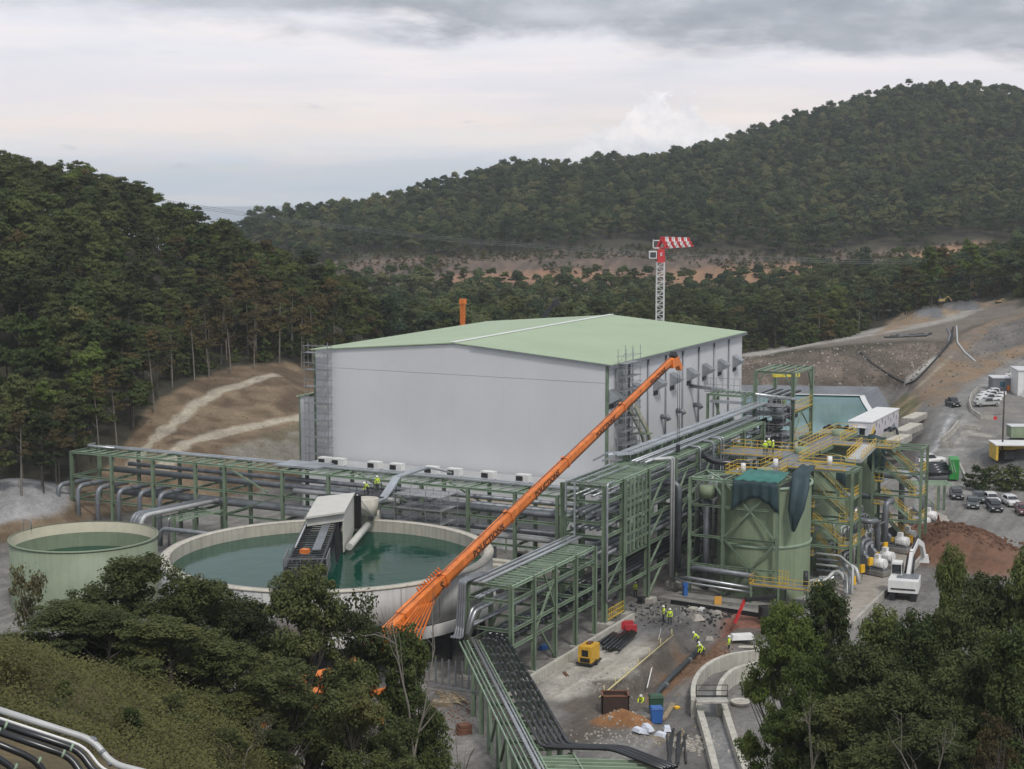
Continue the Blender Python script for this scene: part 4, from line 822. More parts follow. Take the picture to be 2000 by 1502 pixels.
# ================= generic pipe rack
def rack(name, label, us, vs, zs, group=None, colw=.42, rafters=0.0, brace=(), base=0.0, skipv=(), raftm=None, colm=None, longz=None, crossz=None, sub=1):
    """columns at every (u, v); beams both ways at every level"""
    r = thing(name, label, 'pipe rack', UV(us[0], vs[0], base), group=group); ztop = zs[0]; n = 0; colm = colm or GREEN
    along_u = abs(us[-1] - us[0]) > abs(vs[-1] - vs[0]); up = (0, 0, 1)
    for u in us:
        for v in vs: member(r, 'column', UV(u, v, base), UV(u, v, ztop), colw * .85, colm, colw, kind='I', up=V if along_u else U)
    for z in zs:
        if along_u:
            for v in vs:
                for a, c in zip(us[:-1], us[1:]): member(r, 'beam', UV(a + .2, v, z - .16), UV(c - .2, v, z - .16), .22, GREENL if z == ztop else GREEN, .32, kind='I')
            for u in us: member(r, 'cross_beam', UV(u, vs[0] + .2, z - .18), UV(u, vs[-1] - .2, z - .18), .22, GREEN, .34, kind='I')
        else:
            for u in us:
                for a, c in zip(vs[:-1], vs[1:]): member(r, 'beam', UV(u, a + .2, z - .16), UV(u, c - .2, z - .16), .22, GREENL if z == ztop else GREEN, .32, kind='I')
            for v in vs: member(r, 'cross_beam', UV(us[0] + .2, v, z - .18), UV(us[-1] - .2, v, z - .18), .22, GREEN, .34, kind='I')
    if rafters:
        L0, L1 = (us[0], us[-1]) if along_u else (vs[0], vs[-1]); k = int((L1 - L0) / rafters)
        for i in range(1, k):
            t = L0 + (L1 - L0) * i / k
            if along_u: member(r, 'rafter', UV(t, vs[0] + .15, ztop - .06), UV(t, vs[-1] - .15, ztop - .06), .13, raftm or GREENL, .16)
            else: member(r, 'rafter', UV(us[0] + .15, t, ztop - .06), UV(us[-1] - .15, t + .9, ztop - .06), .13, raftm or GREENL, .16)
    for (ua, va, za, ub, vb, zb) in brace: member(r, 'brace', UV(ua, va, za), UV(ub, vb, zb), .2, GREEN, .2)
    return r
def pipe_part(parent, pts, r, m, name='pipe', n=10, bend=None): b = MB(); b.pipe(pts, r, n, bend); return b.build(name, m, parent)
# ---- tall rack along the shed
TU = [168.4, 173.6, 181.4, 190.4, 199, 208, 217, 226]; TV = [-77.5, -72.3]; TZL = [16.4, 14.6, 12.2, 10.6, 7.3, 3.9]
br = []
for a, c in zip(TU[2:-1], TU[3:]):
    for z0, z1 in ((0.4, 3.7), (3.9, 7.1), (7.3, 10.4), (10.6, 14.4)): br.append((a, -72.3, z0, c - 4, -72.3, z1))
br += [(168.6, -72.3, 4.0, 173.4, -72.3, 7.1), (168.6, -77.5, 10.6, 173.4, -77.5, 14.4), (173.6, -72.3, 14.6, 177.5, -72.3, 16.2), (181.4, -72.3, 14.6, 177.5, -72.3, 16.2)]
tr = rack('pipe_rack', 'tall green steel pipe rack running along the right side of the shed', TU, TV, TZL, rafters=1.05, brace=br, colw=.62)
for z in (6.0,):
    for v in TV: member(tr, 'beam', UV(168.6, v, z - .16), UV(173.4, v, z - .16), .22, GREEN, .3, kind='I')
for i in range(6):                                              # latticed bays on the near face
    u = 174.3 + i * 1.22; member(tr, 'post', UV(u, -72.15, 7.4), UV(u, -72.15, 16.1), .42, GREEN, .16, up=V)
    for z in (8.6, 9.6, 11.4, 13.0, 13.8): member(tr, 'spacer', UV(u + .21, -72.13, z), UV(u + 1.0, -72.13, z), .3 if z < 13 else .4, GREEN, .12, up=V)
for k, (v, w_, z) in enumerate(((-77.0, .55, 16.62), (-75.9, .35, 16.62), (-74.6, .3, 16.62))):
    b = MB(); b.beam(UV(168.2, v, z), UV(181, v, z), w_ * .6, .16); b.build('cable_tray', TRAY, tr); b = MB(); b.beam(UV(168.0, v, z), UV(168.0, v, 10.5 if k == 1 else 13.2), w_ * .6, .16, up=V); b.build('cable_tray', TRAY, tr) if k < 2 else None
for v, z in ((-77.1, 17.5), (-75.9, 17.5)):                     # covered trays on top, from bay three to the tower
    b = MB(); b.beam(UV(185, v, z), UV(238, v, z), .95, .22); b.build('covered_cable_tray', TRAY, tr); b = MB(); b.beam(UV(185, v, z), UV(183.2, v - 1.4, z), .95, .22); b.build('covered_cable_tray', TRAY, tr)
    b = MB(); b.beam(UV(183.2, v - 1.4, z), UV(183.0, v - 3.0, z - .9), .95, .22); b.build('covered_cable_tray', TRAY, tr)
    for u in range(186, 226, 4): pbox(tr, 'tray_support', GREEN, u, u + .15, v - .5, v + .5, 16.45, z - .12)
for k, (v, z, r_, m_) in enumerate(((-74.9, 16.9, .16, GALV), (-74.4, 16.9, .13, GALV), (-73.8, 16.85, .10, PIPEG), (-73.2, 16.85, .16, GALV))): pipe_part(tr, [UV(182.5, v, z), UV(227, v, z)], r_, m_)
for z, vv, m_, r_ in ((12.75, (-76.6, -75.6, -74.4, -73.4), PIPEG, .26), (11.1, (-76.8, -76, -75.2, -74.4, -73.5), PIPEG, .2), (7.8, (-76.5, -75.4, -74.3, -73.3), PIPEG, .25), (4.4, (-76.6, -75.9, -75.2, -74.5, -73.8, -73.1), BLACK, .27), (15.0, (-76.4, -75.4, -74.2, -73.2), GALV, .14)):
    for v in vv: pipe_part(tr, [UV(169, v, z + r_ - .2), UV(227, v, z + r_ - .2)], r_, m_)
b = MB(); b.pipe([UV(170.2, -71.9, 16.7), UV(168.1, -71.9, 16.7), UV(168.1, -71.9, 3.1), UV(169.3, -71.9, 3.0)], .13, 8); b.build('conduit', GALV, tr)
b = MB(); b.beam(UV(168.1, -76.6, 16.7), UV(168.1, -72.2, 16.7), .14); b.build('conduit', GALV, tr)
railing(tr, [UV(168.7, -72.0, .7), UV(173.4, -72.0, .7)], 1.3, .5)
for u in (168.4, 173.6, 181.4, 190.4): pbox(tr, 'footing', CONC, u - .8, u + .8, -73.1, -71.3, -.2, .55)
for u in (168.4, 181.4, 199, 217): pbox(tr, 'footing', CONC, u - .7, u + .7, -78.3, -76.7, -.2, .4)
# drop pipes on the near face of the tall rack
for k, (u, v, z0, z1, r_, m_) in enumerate(((187.5, -71.6, 16.8, .6, .16, PIPEL), (188.3, -71.6, 16.8, 1.0, .16, PIPEL), (189.2, -71.2, 13.4, 2.2, .36, PIPEG), (198, -71.7, 16.7, 12, .14, GALV), (206, -71.7, 16.7, 10, .14, GALV), (207, -71.7, 16.7, 10, .14, GALV), (203, -71.7, 16.7, 11.5, .2, PIPEG))):
    pipe_part(tr, [UV(u - (.1 if k > 1 else 3), -74, z0), UV(u, v, z0), UV(u, v, z1)], r_, m_, 'drop_pipe')
pipe_part(tr, [UV(189.2, -71.2, 2.3), UV(186.6, -68, 3.6), UV(186.3, -60.5, 3.4)], .34, PIPEG, 'drop_pipe'); pipe_part(tr, [UV(188.3, -71.6, 1.4), UV(186.4, -69, 2.3), UV(186.3, -60.4, 1.9)], .2, GALV, 'drop_pipe'); pipe_part(tr, [UV(187.5, -71.6, 1.8), UV(186.2, -69, 1.7), UV(186.1, -60.4, 1.4)], .14, GALV, 'drop_pipe')
pipe_part(tr, [UV(199.5, -72.2, 15.6), UV(199.5, -70.3, 14.6), UV(201, -66, 14.4)], .42, BLACK, 'hose')
# ---- low rack in front
LU = [144.0, 149.2, 154.4, 159.7, 164.9]; LV = [-77.0, -72.0]; LZ = [10.2, 8.7, 5.7, 4.0]
br = [(149.4, -72, 4.1, 153.9, -72, 8.6), (154.2, -72, 5.8, 151.6, -72, 10), (154.3, -72, .3, 150.9, -72, 3.9), (149.4, -77, 4.1, 154, -77, 8.6), (144.2, -77, 4.1, 149, -77, 8.6)]
lr = rack('pipe_rack', 'lower green pipe rack in front of the tall one, carrying black pipes', LU, LV, LZ, rafters=.98, brace=br, colw=.46)
for v in (-76.6, -75.9, -75.1): b = MB(); b.beam(UV(143.6, v, 10.35), UV(168, v, 10.35 if v < -76 else 10.4), .42 if v > -76.5 else .2, .14); b.build('cable_tray', TRAY, lr)
for i, (v, z) in enumerate([(-73.0 + .0, 4.35), (-73.7, 4.35), (-74.4, 4.35), (-73.0, 5.0), (-73.7, 5.0), (-74.4, 5.0)]):
    pipe_part(lr, [UV(143.5, v, z), UV(168, v, z)], .27, BLACK)
    b = MB()
    for u in np.arange(145, 167, 2.0): b.tube([UV(u, v, z), UV(u + .3, v, z)], .33, 10)
    b.build('pipe_collar', mat('dark_collar', (.10, .11, .12), .4) if 'dark_collar' not in MATS else MATS['dark_collar'], lr)['kind'] = 'stuff'
for v, z in ((-75.6, 8.9), (-75.2, 8.9), (-76.2, 6.0), (-75.8, 6.0)): pipe_part(lr, [UV(143, v, z), UV(167, v, z)], .14, PIPEG)
for k, dv in enumerate((0, .3, .62, .9)): pipe_part(lr, [UV(147, -76.9 + dv * .8, 10.5), UV(142.9 - .1 * k, -77.3 + dv * .9, 10.5), UV(142.6 - .1 * k, -77.5 + dv, 5.6), UV(141.6, -77.2 + dv, 5.0), UV(140.4, -76.9 + dv, 5.3)], .13, PIPEG, 'conduit', 8)
pipe_part(lr, [UV(150, -74.8, 8.2), UV(143.4, -76.2, 7.6), UV(142.4, -76.3, 5.2)], .2, GALV); pipe_part(lr, [UV(150, -74.3, 8.1), UV(143.2, -75.7, 7.5), UV(142.0, -75.9, 5.2)], .2, GALV)
for u in LU: pbox(lr, 'footing', CONC, u - .6, u + .6, -77.6, -76.4, -.2, .35); pbox(lr, 'footing', CONC, u - .5, u + .5, -72.5, -71.5, -.2, .12)
# ---- pipe bridge in the foreground
A0 = np.array([142.3, -74.4]); A1 = np.array([109.0, -50.3]); dA = (A1 - A0) / np.linalg.norm(A1 - A0); nA = np.array([-dA[1], dA[0]]) * -1      # nA points to the right side in the picture
def BR(s, o, z): q = A0 + dA * s + nA * o; return UV(q[0], q[1], z)
if np.dot(BR(10, 1, 0) - BR(10, 0, 0), np.array([1, 0, 0])) < 0:
    nA = -nA
LBR = np.linalg.norm(A1 - A0)
pb = thing('pipe_bridge', 'green steel pipe bridge carrying black pipes down towards the viewer', 'pipe bridge', BR(0, 0, 0))
for o, m_ in ((-2.35, GREENL), (-1.95, GREEN), (-1.55, GREENL), (-.35, GREENL), (2.4, GREENL)):
    for i in range(8): member(pb, 'beam', BR(LBR * i / 8, o, 4.75), BR(LBR * (i + 1) / 8 - .03, o, 4.75), .12, m_, .22, kind='I')
for i in range(42): s = .3 + i * .97; member(pb, 'rung', BR(s, -1.5, 4.86), BR(s, -.4, 4.86), .06, GREEN, .08) if s < LBR else None
for i in range(21): s = .5 + i * 2.0; member(pb, 'cross_beam', BR(s, -.3, 4.7), BR(s, 2.3, 4.7), .16, GREEN, .24) if s < LBR else None
b = MB(); b.tube([BR(.5, -1.15, 5.18), BR(LBR, -1.15, 5.18)], .16, 10); b.build('silver_pipe', GALV, pb)
b = MB(); b.tube([BR(.5, -.75, 5.08), BR(LBR, -.75, 5.08)], .08, 8); b.build('silver_pipe', GALV, pb)
COLM = MATS['dark_collar']
for k in range(6):
    o = .0 + k * .45; z = 5.18 + (.0 if k % 2 == 0 else .06); sE = 33.3 - .3 * (5 - k) * 1.5
    e0 = BR(sE + (5 - k) * .45, o, z); dR = np.array([1.0, -.08, 0]); e1 = e0 + dR * (5.6 - .42 * k * .55 + .0) ; e2 = e1 + np.array([.62, -.78, 0]) * 6.0
    pipe_part(pb, [BR(-.2, o, z), e0, e1, e2], .15, BLACK, 'black_pipe', 10, .9)
    b = MB()
    for s in np.arange(1.0 + .25 * (k % 3), sE - 1, 2.9): b.tube([BR(s, o, z), BR(s + .22, o, z)], .18, 10)
    b.build('pipe_collar', COLM, pb)['kind'] = 'stuff'
ee = BR(33.5, 0, 5); 
for i in range(4): member(pb, 'beam', ee + np.array([-.5, -1.2 - i * .8, -.3]), ee + np.array([9, -1.9 - i * .8, -.3]), .14, GREENL, .22)
for s in (9.3, 14.4, 19.4, 24.6, 29.5, 33.5, 38):
    for o in (-2.2, 2.2): member(pb, 'leg', BR(s, o, -.2), BR(s, o, 4.6), .36, GREEN, .36, kind='I')
    member(pb, 'cross_beam', BR(s, -2.2, 4.3), BR(s, 2.2, 4.3), .24, GREEN, .3, kind='I')
for s in (19.4, 24.6, 29.5): member(pb, 'brace', BR(s, -2.2, .3), BR(s + 4, -2.2, 4.5), .22, GREEN); member(pb, 'brace', BR(s, -2.2, 4.4), BR(s + 1.6, -2.2, .2), .26, GREEN, .26)
# ---- left rack behind the round tank
XV = [hzu(px, py, 181.8) for px, py in ((139, 882), (217, 889), (298, 897), (381, 903), (438, 908), (551, 919))]
VV = [uv(p)[1] for p in XV] + [-118.2, -110.8, -103.9, -97.1, -90.4, -84.5]
br = [(181.8, -125.2, 8.6, 181.8, -134.7, 5.3), (181.8, -125.2, 5.3, 181.8, -134.5, 1.5), (181.8, -134.8, 11.8, 181.8, -128, 8.7), (187.8, -103.9, 11.6, 187.8, -97.2, 8.4), (187.8, -110.8, 8.4, 187.8, -104, 5.0), (181.8, -110.6, 11.6, 181.8, -104.2, 8.4), (187.8, -118, 11.6, 187.8, -111, 8.4)]
xr = rack('pipe_rack', 'long green pipe rack behind the round tanks on the left', [181.8, 187.8], VV, [12.0, 8.5, 5.2], rafters=1.7, brace=br, colw=.46)
for v, z, r_, m_ in ((185.6, 12.25, .35, TRAY), (186.5, 12.25, .35, TRAY)): b = MB(); b.beam(UV(v, -160, z), UV(v, -74, z), .55, .16); b.build('cable_tray', TRAY, xr)
b = MB(); b.pipe([UV(185, -157, 12.3), UV(184.5, -161.8, 12.4), UV(187.6, -163, 12.2)], .2, 8); b.build('silver_pipe', GALV, xr)
rotb = MB(); rotbox(rotb, 183.4, 187.6, -128, -121, 12.15, 12.4); rotb.build('cable_tray', TRAY, xr)
for u, z, r_, m_, va, vb in ((184.2, 9.4, .42, PIPEG, -157, -77), (185.6, 10.1, .32, PIPEG, -155, -77), (186.8, 9.2, .3, PIPEL, -122, -100), (183.0, 9.1, .36, PIPEL, -124.5, -108), (183.0, 9.2, .42, PIPEG, -103, -77.8), (184.0, 6.3, .5, PIPEG, -157, -112), (185.3, 6.2, .45, PIPEG, -150, -77), (186.8, 5.9, .35, PIPEL, -130, -77), (183.2, 5.9, .42, PIPEL, -126, -79)):
    pipe_part(xr, [UV(u, va, z), UV(u, vb, z)], r_, m_, 'pipe', 12)
for v, z in ((-163.5, 7.2), (-159.8, 7.35), (-156.2, 7.35), (-152.4, 7.3), (-148.6, 7.35), (-145.1, 7.35)):
    pipe_part(xr, [UV(185.5, v + 1.0, z), UV(180.0, v, z), UV(180.0, v, 0)], .34, PIPEG, 'gooseneck_pipe', 12, 1.2)
for k, m_ in enumerate((PIPEG, PIPEG, PIPEG, PIPEL)):
    o = k * .62; pipe_part(xr, [UV(184.6, -139.4 + o, 6.5), UV(170.2 - k * .1, -142.0 + o, 6.5), UV(170.0 - k * .1, -142.0 + o, 1)], .30, m_, 'big_pipe', 14, 1.5)
for v in (-139, -135.5): member(xr, 'bracket', UV(173, v - 1.0, 5.6), UV(181.8, v, 5.6), .16, GREENL, .2)
for i in range(8): member(xr, 'rung', UV(174 + i, -139.6, 5.7), UV(174 + i, -136, 5.7), .1, GREENL)
member(xr, 'column', UV(176, -139.5, 0), UV(176, -139.5, 5.4), .4, GREEN, kind='I'); member(xr, 'column', UV(176, -136, 0), UV(176, -136, 5.4), .4, GREEN, kind='I')
for k in range(4): pipe_part(xr, [UV(180.6, -121.8 - k * 7, 4.6), UV(179, -121.8 - k * 7, 4.4), UV(179, -121.8 - k * 7, 0)], .2, GALV, 'drop_pipe', 8) if k != 2 else None
# low cream building with cooling units behind this rack
cb = thing('switch_building', 'long low pale building with cooling boxes on its roof before the gable', 'building', UV(200, -112, 0))
pbox(cb, 'wall', WALL, 199.5, 205.2, -134, -90, 0, 9.3); pbox(cb, 'parapet', PIPEL, 199.2, 205.3, -134.3, -89.8, 9.3, 9.5)
for i in range(10): v = -132 + i * 4.2; pbox(cb, 'window', DARK, 199.42, 199.53, v, v + 1.1, 5.2, 6.2); 
for i in range(5): v = -131 + i * 8.0; pbox(cb, 'door', CREAM, 199.4, 199.52, v + 2.6, v + 3.7, .1, 2.4)
for i, v in enumerate((-130.4, -128.1, -122.0, -118.3, -112.6, -108.9, -103.5, -98.1)):
    ac = thing('cooling_unit', ['first white cooling box from the scaffold on the low roof', 'second white cooling box from the scaffold on the low roof', 'white cooling box just right of the walkway hump on the low roof', 'fourth white cooling box from the left on the low roof', 'fifth white cooling box from the left on the low roof', 'sixth white cooling box from the left on the low roof', 'second white cooling box from the right on the low roof', 'rightmost white cooling box on the low roof, next to the boom'][i], 'air conditioner', UV(200, v, 9.5), group='cooling boxes along the low roof')
    pbox(ac, 'casing', WHITE, 199.4, 200.6, v - 1.0, v + 1.0, 9.75, 10.75); pbox(ac, 'grille', DARK, 199.33, 199.41, v - .85, v + .15, 9.92, 10.55)
    for o in (-.8, .7): pbox(ac, 'foot', DARK, 199.5, 200.5, v + o, v + o + .1, 9.5, 9.75)
ywr = thing('yellow_handrail', 'yellow handrail and walkway along the wall of the low building', 'railing', UV(198, -112, 0)); pbox(ywr, 'deck', GALV, 197.5, 199.3, -126, -90, 6.4, 6.5); railing(ywr, [UV(197.6, -126, 6.5), UV(197.6, -90, 6.5)], 1.1, 1.5)
for i in range(9): member(ywr, 'bracket', UV(197.6, -126 + i * 4.4, 0), UV(197.6, -126 + i * 4.4, 6.4), .16, GREEN)
# service equipment under the rack: dark skids, valves and grey panels seen between the columns
for i in range(9):
    v = -122 + i * 4.6; kk = thing('control_cabinet', 'grey steel cabinet standing under the long left pipe rack', 'cabinet', UV(190, v, 0), group='grey cabinets under the left pipe rack'); h_ = random.uniform(1.8, 2.6); pbox(kk, 'casing', PIPEG if i % 2 else CREAM, 189.5, 190.6, v, v + 1.5, .15, h_); pbox(kk, 'plinth', CONC, 189.4, 190.7, v - .1, v + 1.6, -.2, .15); pbox(kk, 'door', DARK, 189.44, 189.5, v + .2, v + 1.2, .5, h_ - .3)
fl = thing('flue_pipes', 'twin large pale ducts lying low beyond the round tank rim', 'duct', UV(177, -90, 3))
for k, (u, z, m_) in enumerate(((176.0, 3.4, CREAM), (177.6, 3.6, CREAM))): pbox(fl, 'duct', m_, u - .6, u + .6, -100, -78.6, z - .4, z + .5)
for v in (-98, -92, -86, -80): pbox(fl, 'support', GREEN, 175.6, 178, v, v + .25, 0, 3.0)
for v in (-88.5, -84.6, -81.2):
    pbox(fl, 'panel', WALL, 178.6, 178.75, v, v + 2.8, .2, 2.8)
# ================= round settling tank
TC = UV(151.8, -98.8, 0); TR = 18.4; RIMZ = 9.5
tk = thing('settling_tank', 'big round open concrete-grey settling tank full of dark green water', 'tank', tuple(TC))
PW = mat('pale_tank_wall', (.43, .43, .42), .6, 0, .12, .4, streak=.25)
for i in range(24):
    b = MB(); a0 = 2 * math.pi * i / 24 + .0015; a1 = 2 * math.pi * (i + 1) / 24 - .0015
    b.lathe(TC, [(TR - .22, RIMZ - 4.6), (TR, RIMZ - 4.6), (TR, RIMZ - .05), (TR - .22, RIMZ - .05)], 5, a0, a1); b.build('wall_panel', PW, tk)
b = MB(); b.lathe(TC, [(TR + .12, RIMZ - .12), (TR + .12, RIMZ + .03), (TR - .95, RIMZ + .03), (TR - .95, RIMZ - .05)], 96); b.build('rim', CREAM, tk)
b = MB(); b.lathe(TC, [(TR - .95, RIMZ - .08), (TR - 1.0, RIMZ - 1.9)], 96); b.build('launder_wall', CREAM, tk)
b = MB(); b.lathe(TC, [(TR - 1.0, RIMZ - 1.35), (.01, RIMZ - 1.35)], 96, smooth=False); w_ = b.build('water', TWATER, tk)
b = MB(); b.lathe(TC, [(TR - .2, RIMZ - 4.6), (TR - 2, RIMZ - 5.0), (3, 2.0), (.05, 1.5)], 64); b.build('cone_floor', DARK, tk)
for i in range(20): a = 2 * math.pi * i / 20; p = TC + np.array([math.cos(a) * (TR - 1.2), math.sin(a) * (TR - 1.2), 0]); member(tk, 'leg', p, p + np.array([0, 0, RIMZ - 4.7]), .45, DARK, kind='I')
for i in range(20): a = 2 * math.pi * (i + .5) / 20; p = TC + np.array([math.cos(a) * (TR - 8), math.sin(a) * (TR - 8), 0]); member(tk, 'leg', p, p + np.array([0, 0, 3.2]), .4, DARK, kind='I')
b = MB(); b.lathe(TC, [(TR + .35, 3.6), (TR + .35, 4.75), (TR + .02, 4.8)], 64, math.radians(-100), math.radians(20)); b.build('skirt', PW, tk)
# walkway with drive housing across the tank
_a = np.array(uv(P(632, 1010, 11.6))); _c = np.array(uv(P(603, 1080, 11.6))); _d = (_c - _a) / np.linalg.norm(_c - _a); B0 = _a - _d * 14; B1 = _c + _d * 7; dB = (B1 - B0) / np.linalg.norm(B1 - B0); nB = np.array([dB[1], -dB[0]])
def BW(s, o, z): q = B0 + dB * s + nB * o; return UV(q[0], q[1], z)
if np.dot(BW(0, 1, 0) - BW(0, 0, 0), np.array([1, 0, 0])) < 0: nB = -nB
bw = thing('tank_bridge', 'dark truss walkway crossing the big round tank, with a sloping pale housing', 'walkway', BW(0, 0, 9.6))
LB = float(np.linalg.norm(B1 - B0)); LA = 14.0; LCg = LB - 7.5; hw = 1.75; PALER = mat('pale_grey_sheet', (.52, .51, .47), .65, 0, .08, .6); 
for o in (-hw, hw):
    for z in (9.9, 11.6): member(bw, 'chord', BW(0, o, z), BW(LB, o, z), .24, DARK)
    for i in range(22): s = LB * i / 22; member(bw, 'post', BW(s, o, 9.9), BW(s, o, 11.6), .14, DARK); member(bw, 'diagonal', BW(s, o, 9.9), BW(s + LB / 22, o, 11.6), .11, DARK)
for i in range(34): s = LB * i / 34; member(bw, 'crosspiece', BW(s, -hw, 11.62), BW(s, hw, 11.62), .2 if i % 3 else .34, DARK, .12)
b = MB(); b.beam(BW(LA - 1, .75, 11.8), BW(LCg, .75, 11.8), .9, .1); b.build('deck_plate', PIPEG, bw)
b = MB(); b.beam(BW(LA + 2, -1.5, 12.0), BW(LCg - .5, -1.5, 12.0), .16); b.beam(BW(LA + 1.5, 1.5, 12.0), BW(LA + 5, 1.5, 12.0), .14); b.build('handrail', PIPEL, bw)
b = MB(); q = [P(620, 970, 13.9), P(693, 962, 13.9), P(673, 999, 13.2), P(597, 1010, 13.2)]; b.add(q + [p - np.array([0, 0, .22]) for p in q], [(0, 1, 2, 3), (4, 7, 6, 5), (0, 4, 5, 1), (1, 5, 6, 2), (2, 6, 7, 3), (3, 7, 4, 0)]); b.build('housing_roof', PALER, bw)
b = MB(); _p0 = P(692, 965, 13.6); _p1 = P(672, 1001, 12.95); q = [_p0, _p1, _p1 * [1, 1, 0] + np.array([0, 0, 8.3]), (_p0 * .35 + _p1 * .65) * [1, 1, 0] + np.array([0, 0, 8.3]), _p0 * [1, 1, 0] + np.array([0, 0, 9.4])]; q2 = [p + (BW(0, -.18, 0) - BW(0, 0, 0)) for p in q]; b.add(q + q2, [(0, 1, 2, 3, 4), (9, 8, 7, 6, 5)] + [(i, (i + 1) % 5, 5 + (i + 1) % 5, 5 + i) for i in range(5)]); b.build('housing_side', PALER, bw)
b = MB(); q = [P(599, 1011, 13.0), _p1, _p1 - np.array([0, 0, 1.0]), P(599, 1011, 13.0) - np.array([0, 0, 1.0])]; b.add(q, [(0, 1, 2, 3)]); b.build('housing_front', PALER, bw)
b = MB(); q = [BW(15.8, 2.25, 10.6), BW(15.8, -1.7, 10.6)]
rot_a = math.atan2((BW(1, 0, 0) - BW(0, 0, 0))[1], (BW(1, 0, 0) - BW(0, 0, 0))[0])
for s0, s1, z0, z1, m_, nm in ((LCg, LCg + 5, 9.6, 10.0, DARK, 'platform'), (LCg + 1.5, LCg + 3.5, 10.6, 11.6, DARK, 'gearbox')): b = MB(); b.box(BW((s0 + s1) / 2, 0, (z0 + z1) / 2), (s1 - s0, 4.2 if nm == 'platform' else 1.8, z1 - z0), rot_a); b.build(nm, m_, bw)
railing(bw, [BW(LCg, -2.2, 10), BW(LCg + 5, -2.2, 10), BW(LCg + 5, 2.2, 10), BW(LCg, 2.2, 10)], 2.0, .8, SCAF); railing(bw, [BW(LCg + .3, 1.6, 10.2), BW(LCg + 3, 1.6, 10.2)], .9, .5, YEL); railing(bw, [BW(LCg + 4, -2.0, 8.6), BW(LCg + 5.2, -2.0, 8.6), BW(LCg + 5.2, -.6, 8.6)], 1.0, .5, YEL)
pbox(bw, 'tool_box', ORANGE, uv(BW(LCg + 1, 0, 0))[0] - .4, uv(BW(LCg + 1, 0, 0))[0] + .4, uv(BW(LCg + 1, -.5, 0))[1] - .4, uv(BW(LCg + 1, -.5, 0))[1] + .4, 11.65, 12.1)
for i in range(5): member(bw, 'black_strut', BW(LA + 3 + i * 1.6, 1.95, 11.8), BW(LA + 3.7 + i * 1.6, 2.3, 8.5), .22, BLK)
for i in range(4): member(bw, 'black_strut', P(694 + i * 3, 968, 13.5), P(694 + i * 3, 968, 13.5) - np.array([0, 0, 4]), .22, BLK)
pipe_part(bw, [P(718, 1026, 9.6), P(682, 1068, 9.1)], .42, PALER, 'feed_pipe', 12); pipe_part(bw, [P(697, 966, 13.5), P(732, 1012, 10.4)], .1, PIPEL, 'stay', 6)
b = MB(); b.cyl(P(716, 1008, 10.4), 1.25, 2.2, 20, 1.5); b.build('feed_drum', CREAM, bw); b = MB(); b.tube([P(716, 1008, 11.7) + np.array([.5, -1.1, 0]), P(716, 1008, 11.7) + np.array([.65, -1.5, 0])], .3, 12); b.build('nozzle', DARK, bw)
b = MB(); b.box(P(712, 1014, 9.4), (3.0, 3.6, 1.7), rot_a); b.build('feed_box', CREAM, bw)
# covered tray coming down to the walkway from the rack
tray = thing('cable_duct', 'silver covered cable duct stepping down from the rack to the tank walkway', 'cable duct', UV(180, -103, 12)); b = MB()
pts_ = [UV(184.5, -101.2, 13.2), UV(181.5, -103, 14.2), UV(176.5, -104.4, 13.6), UV(173.2, -104.5, 11.4), UV(168.5, -103.6, 11.6)]
for p, q in zip(pts_[:-1], pts_[1:]): b.beam(p, q, 1.1, .22)
b.build('cover', TRAY, tray)
ts = thing('scaffold_tower', 'dense grey tube scaffold between the round tank and the left pipe rack', 'scaffold', UV(176, -100, 0)); scaffold(ts, (174.2, 176.2, 178.4), (-103.5, -101.2, -99, -96.8), 0, 12.2, 1.7)
# ================= small round tank
SCn = UV(151.4, -133.7, 0); SR = 8.75; SZ = 8.0
sk = thing('round_tank', 'smaller round pale green open tank at the far left of the plant', 'tank', tuple(SCn))
TGP = mat('pale_green_paint', (.22, .265, .18), .55, 0, .12, .5, streak=.15)
b = MB(); b.lathe(SCn, [(SR, 0), (SR, SZ), (SR - .1, SZ)], 72); b.build('wall', TGP, sk)
b = MB(); b.lathe(SCn, [(SR - .1, SZ - .02), (SR - .16, SZ - 1.3)], 72); b.build('inner_band', mat('cream_paint', (.62, .58, .45), .6, 0, .1), sk)
b = MB(); b.lathe(SCn, [(SR - .17, SZ - 1.3), (SR - .17, SZ - 3.4)], 72); b.build('inner_wall', TGP, sk)
b = MB(); b.lathe(SCn, [(SR + .14, SZ - .1), (SR + .14, SZ + .05), (SR - .02, SZ + .05)], 72); b.build('rim', TGP, sk)
b = MB(); b.lathe(SCn, [(SR - .17, SZ - 3.1), (.01, SZ - 3.1)], 72, smooth=False); b.build('water', TWATER, sk)
pipe_part(sk, [UV(151.4, -143.3, 6), UV(151.4, -143.3, 9.2), UV(151.4, -142, 9.2), UV(151.4, -142, 8)], .06, SCAF, 'ladder_rail', 6)
b = MB()
for i in range(16): b.beam(UV(151.2, -142.7, .5 + i * .5), UV(151.9, -142.7, .5 + i * .5), .05)
b.beam(UV(151.2, -142.7, 0), UV(151.2, -142.7, 9), .07); b.beam(UV(151.9, -142.7, 0), UV(151.9, -142.7, 9), .07); b.build('ladder', SCAF, sk)
pipe_part(sk, [UV(157.5, -127.5, 6.2), UV(158, -127.2, 8.3), UV(158.5, -118, 8.2)], .28, PIPEG, 'overflow_pipe', 12)
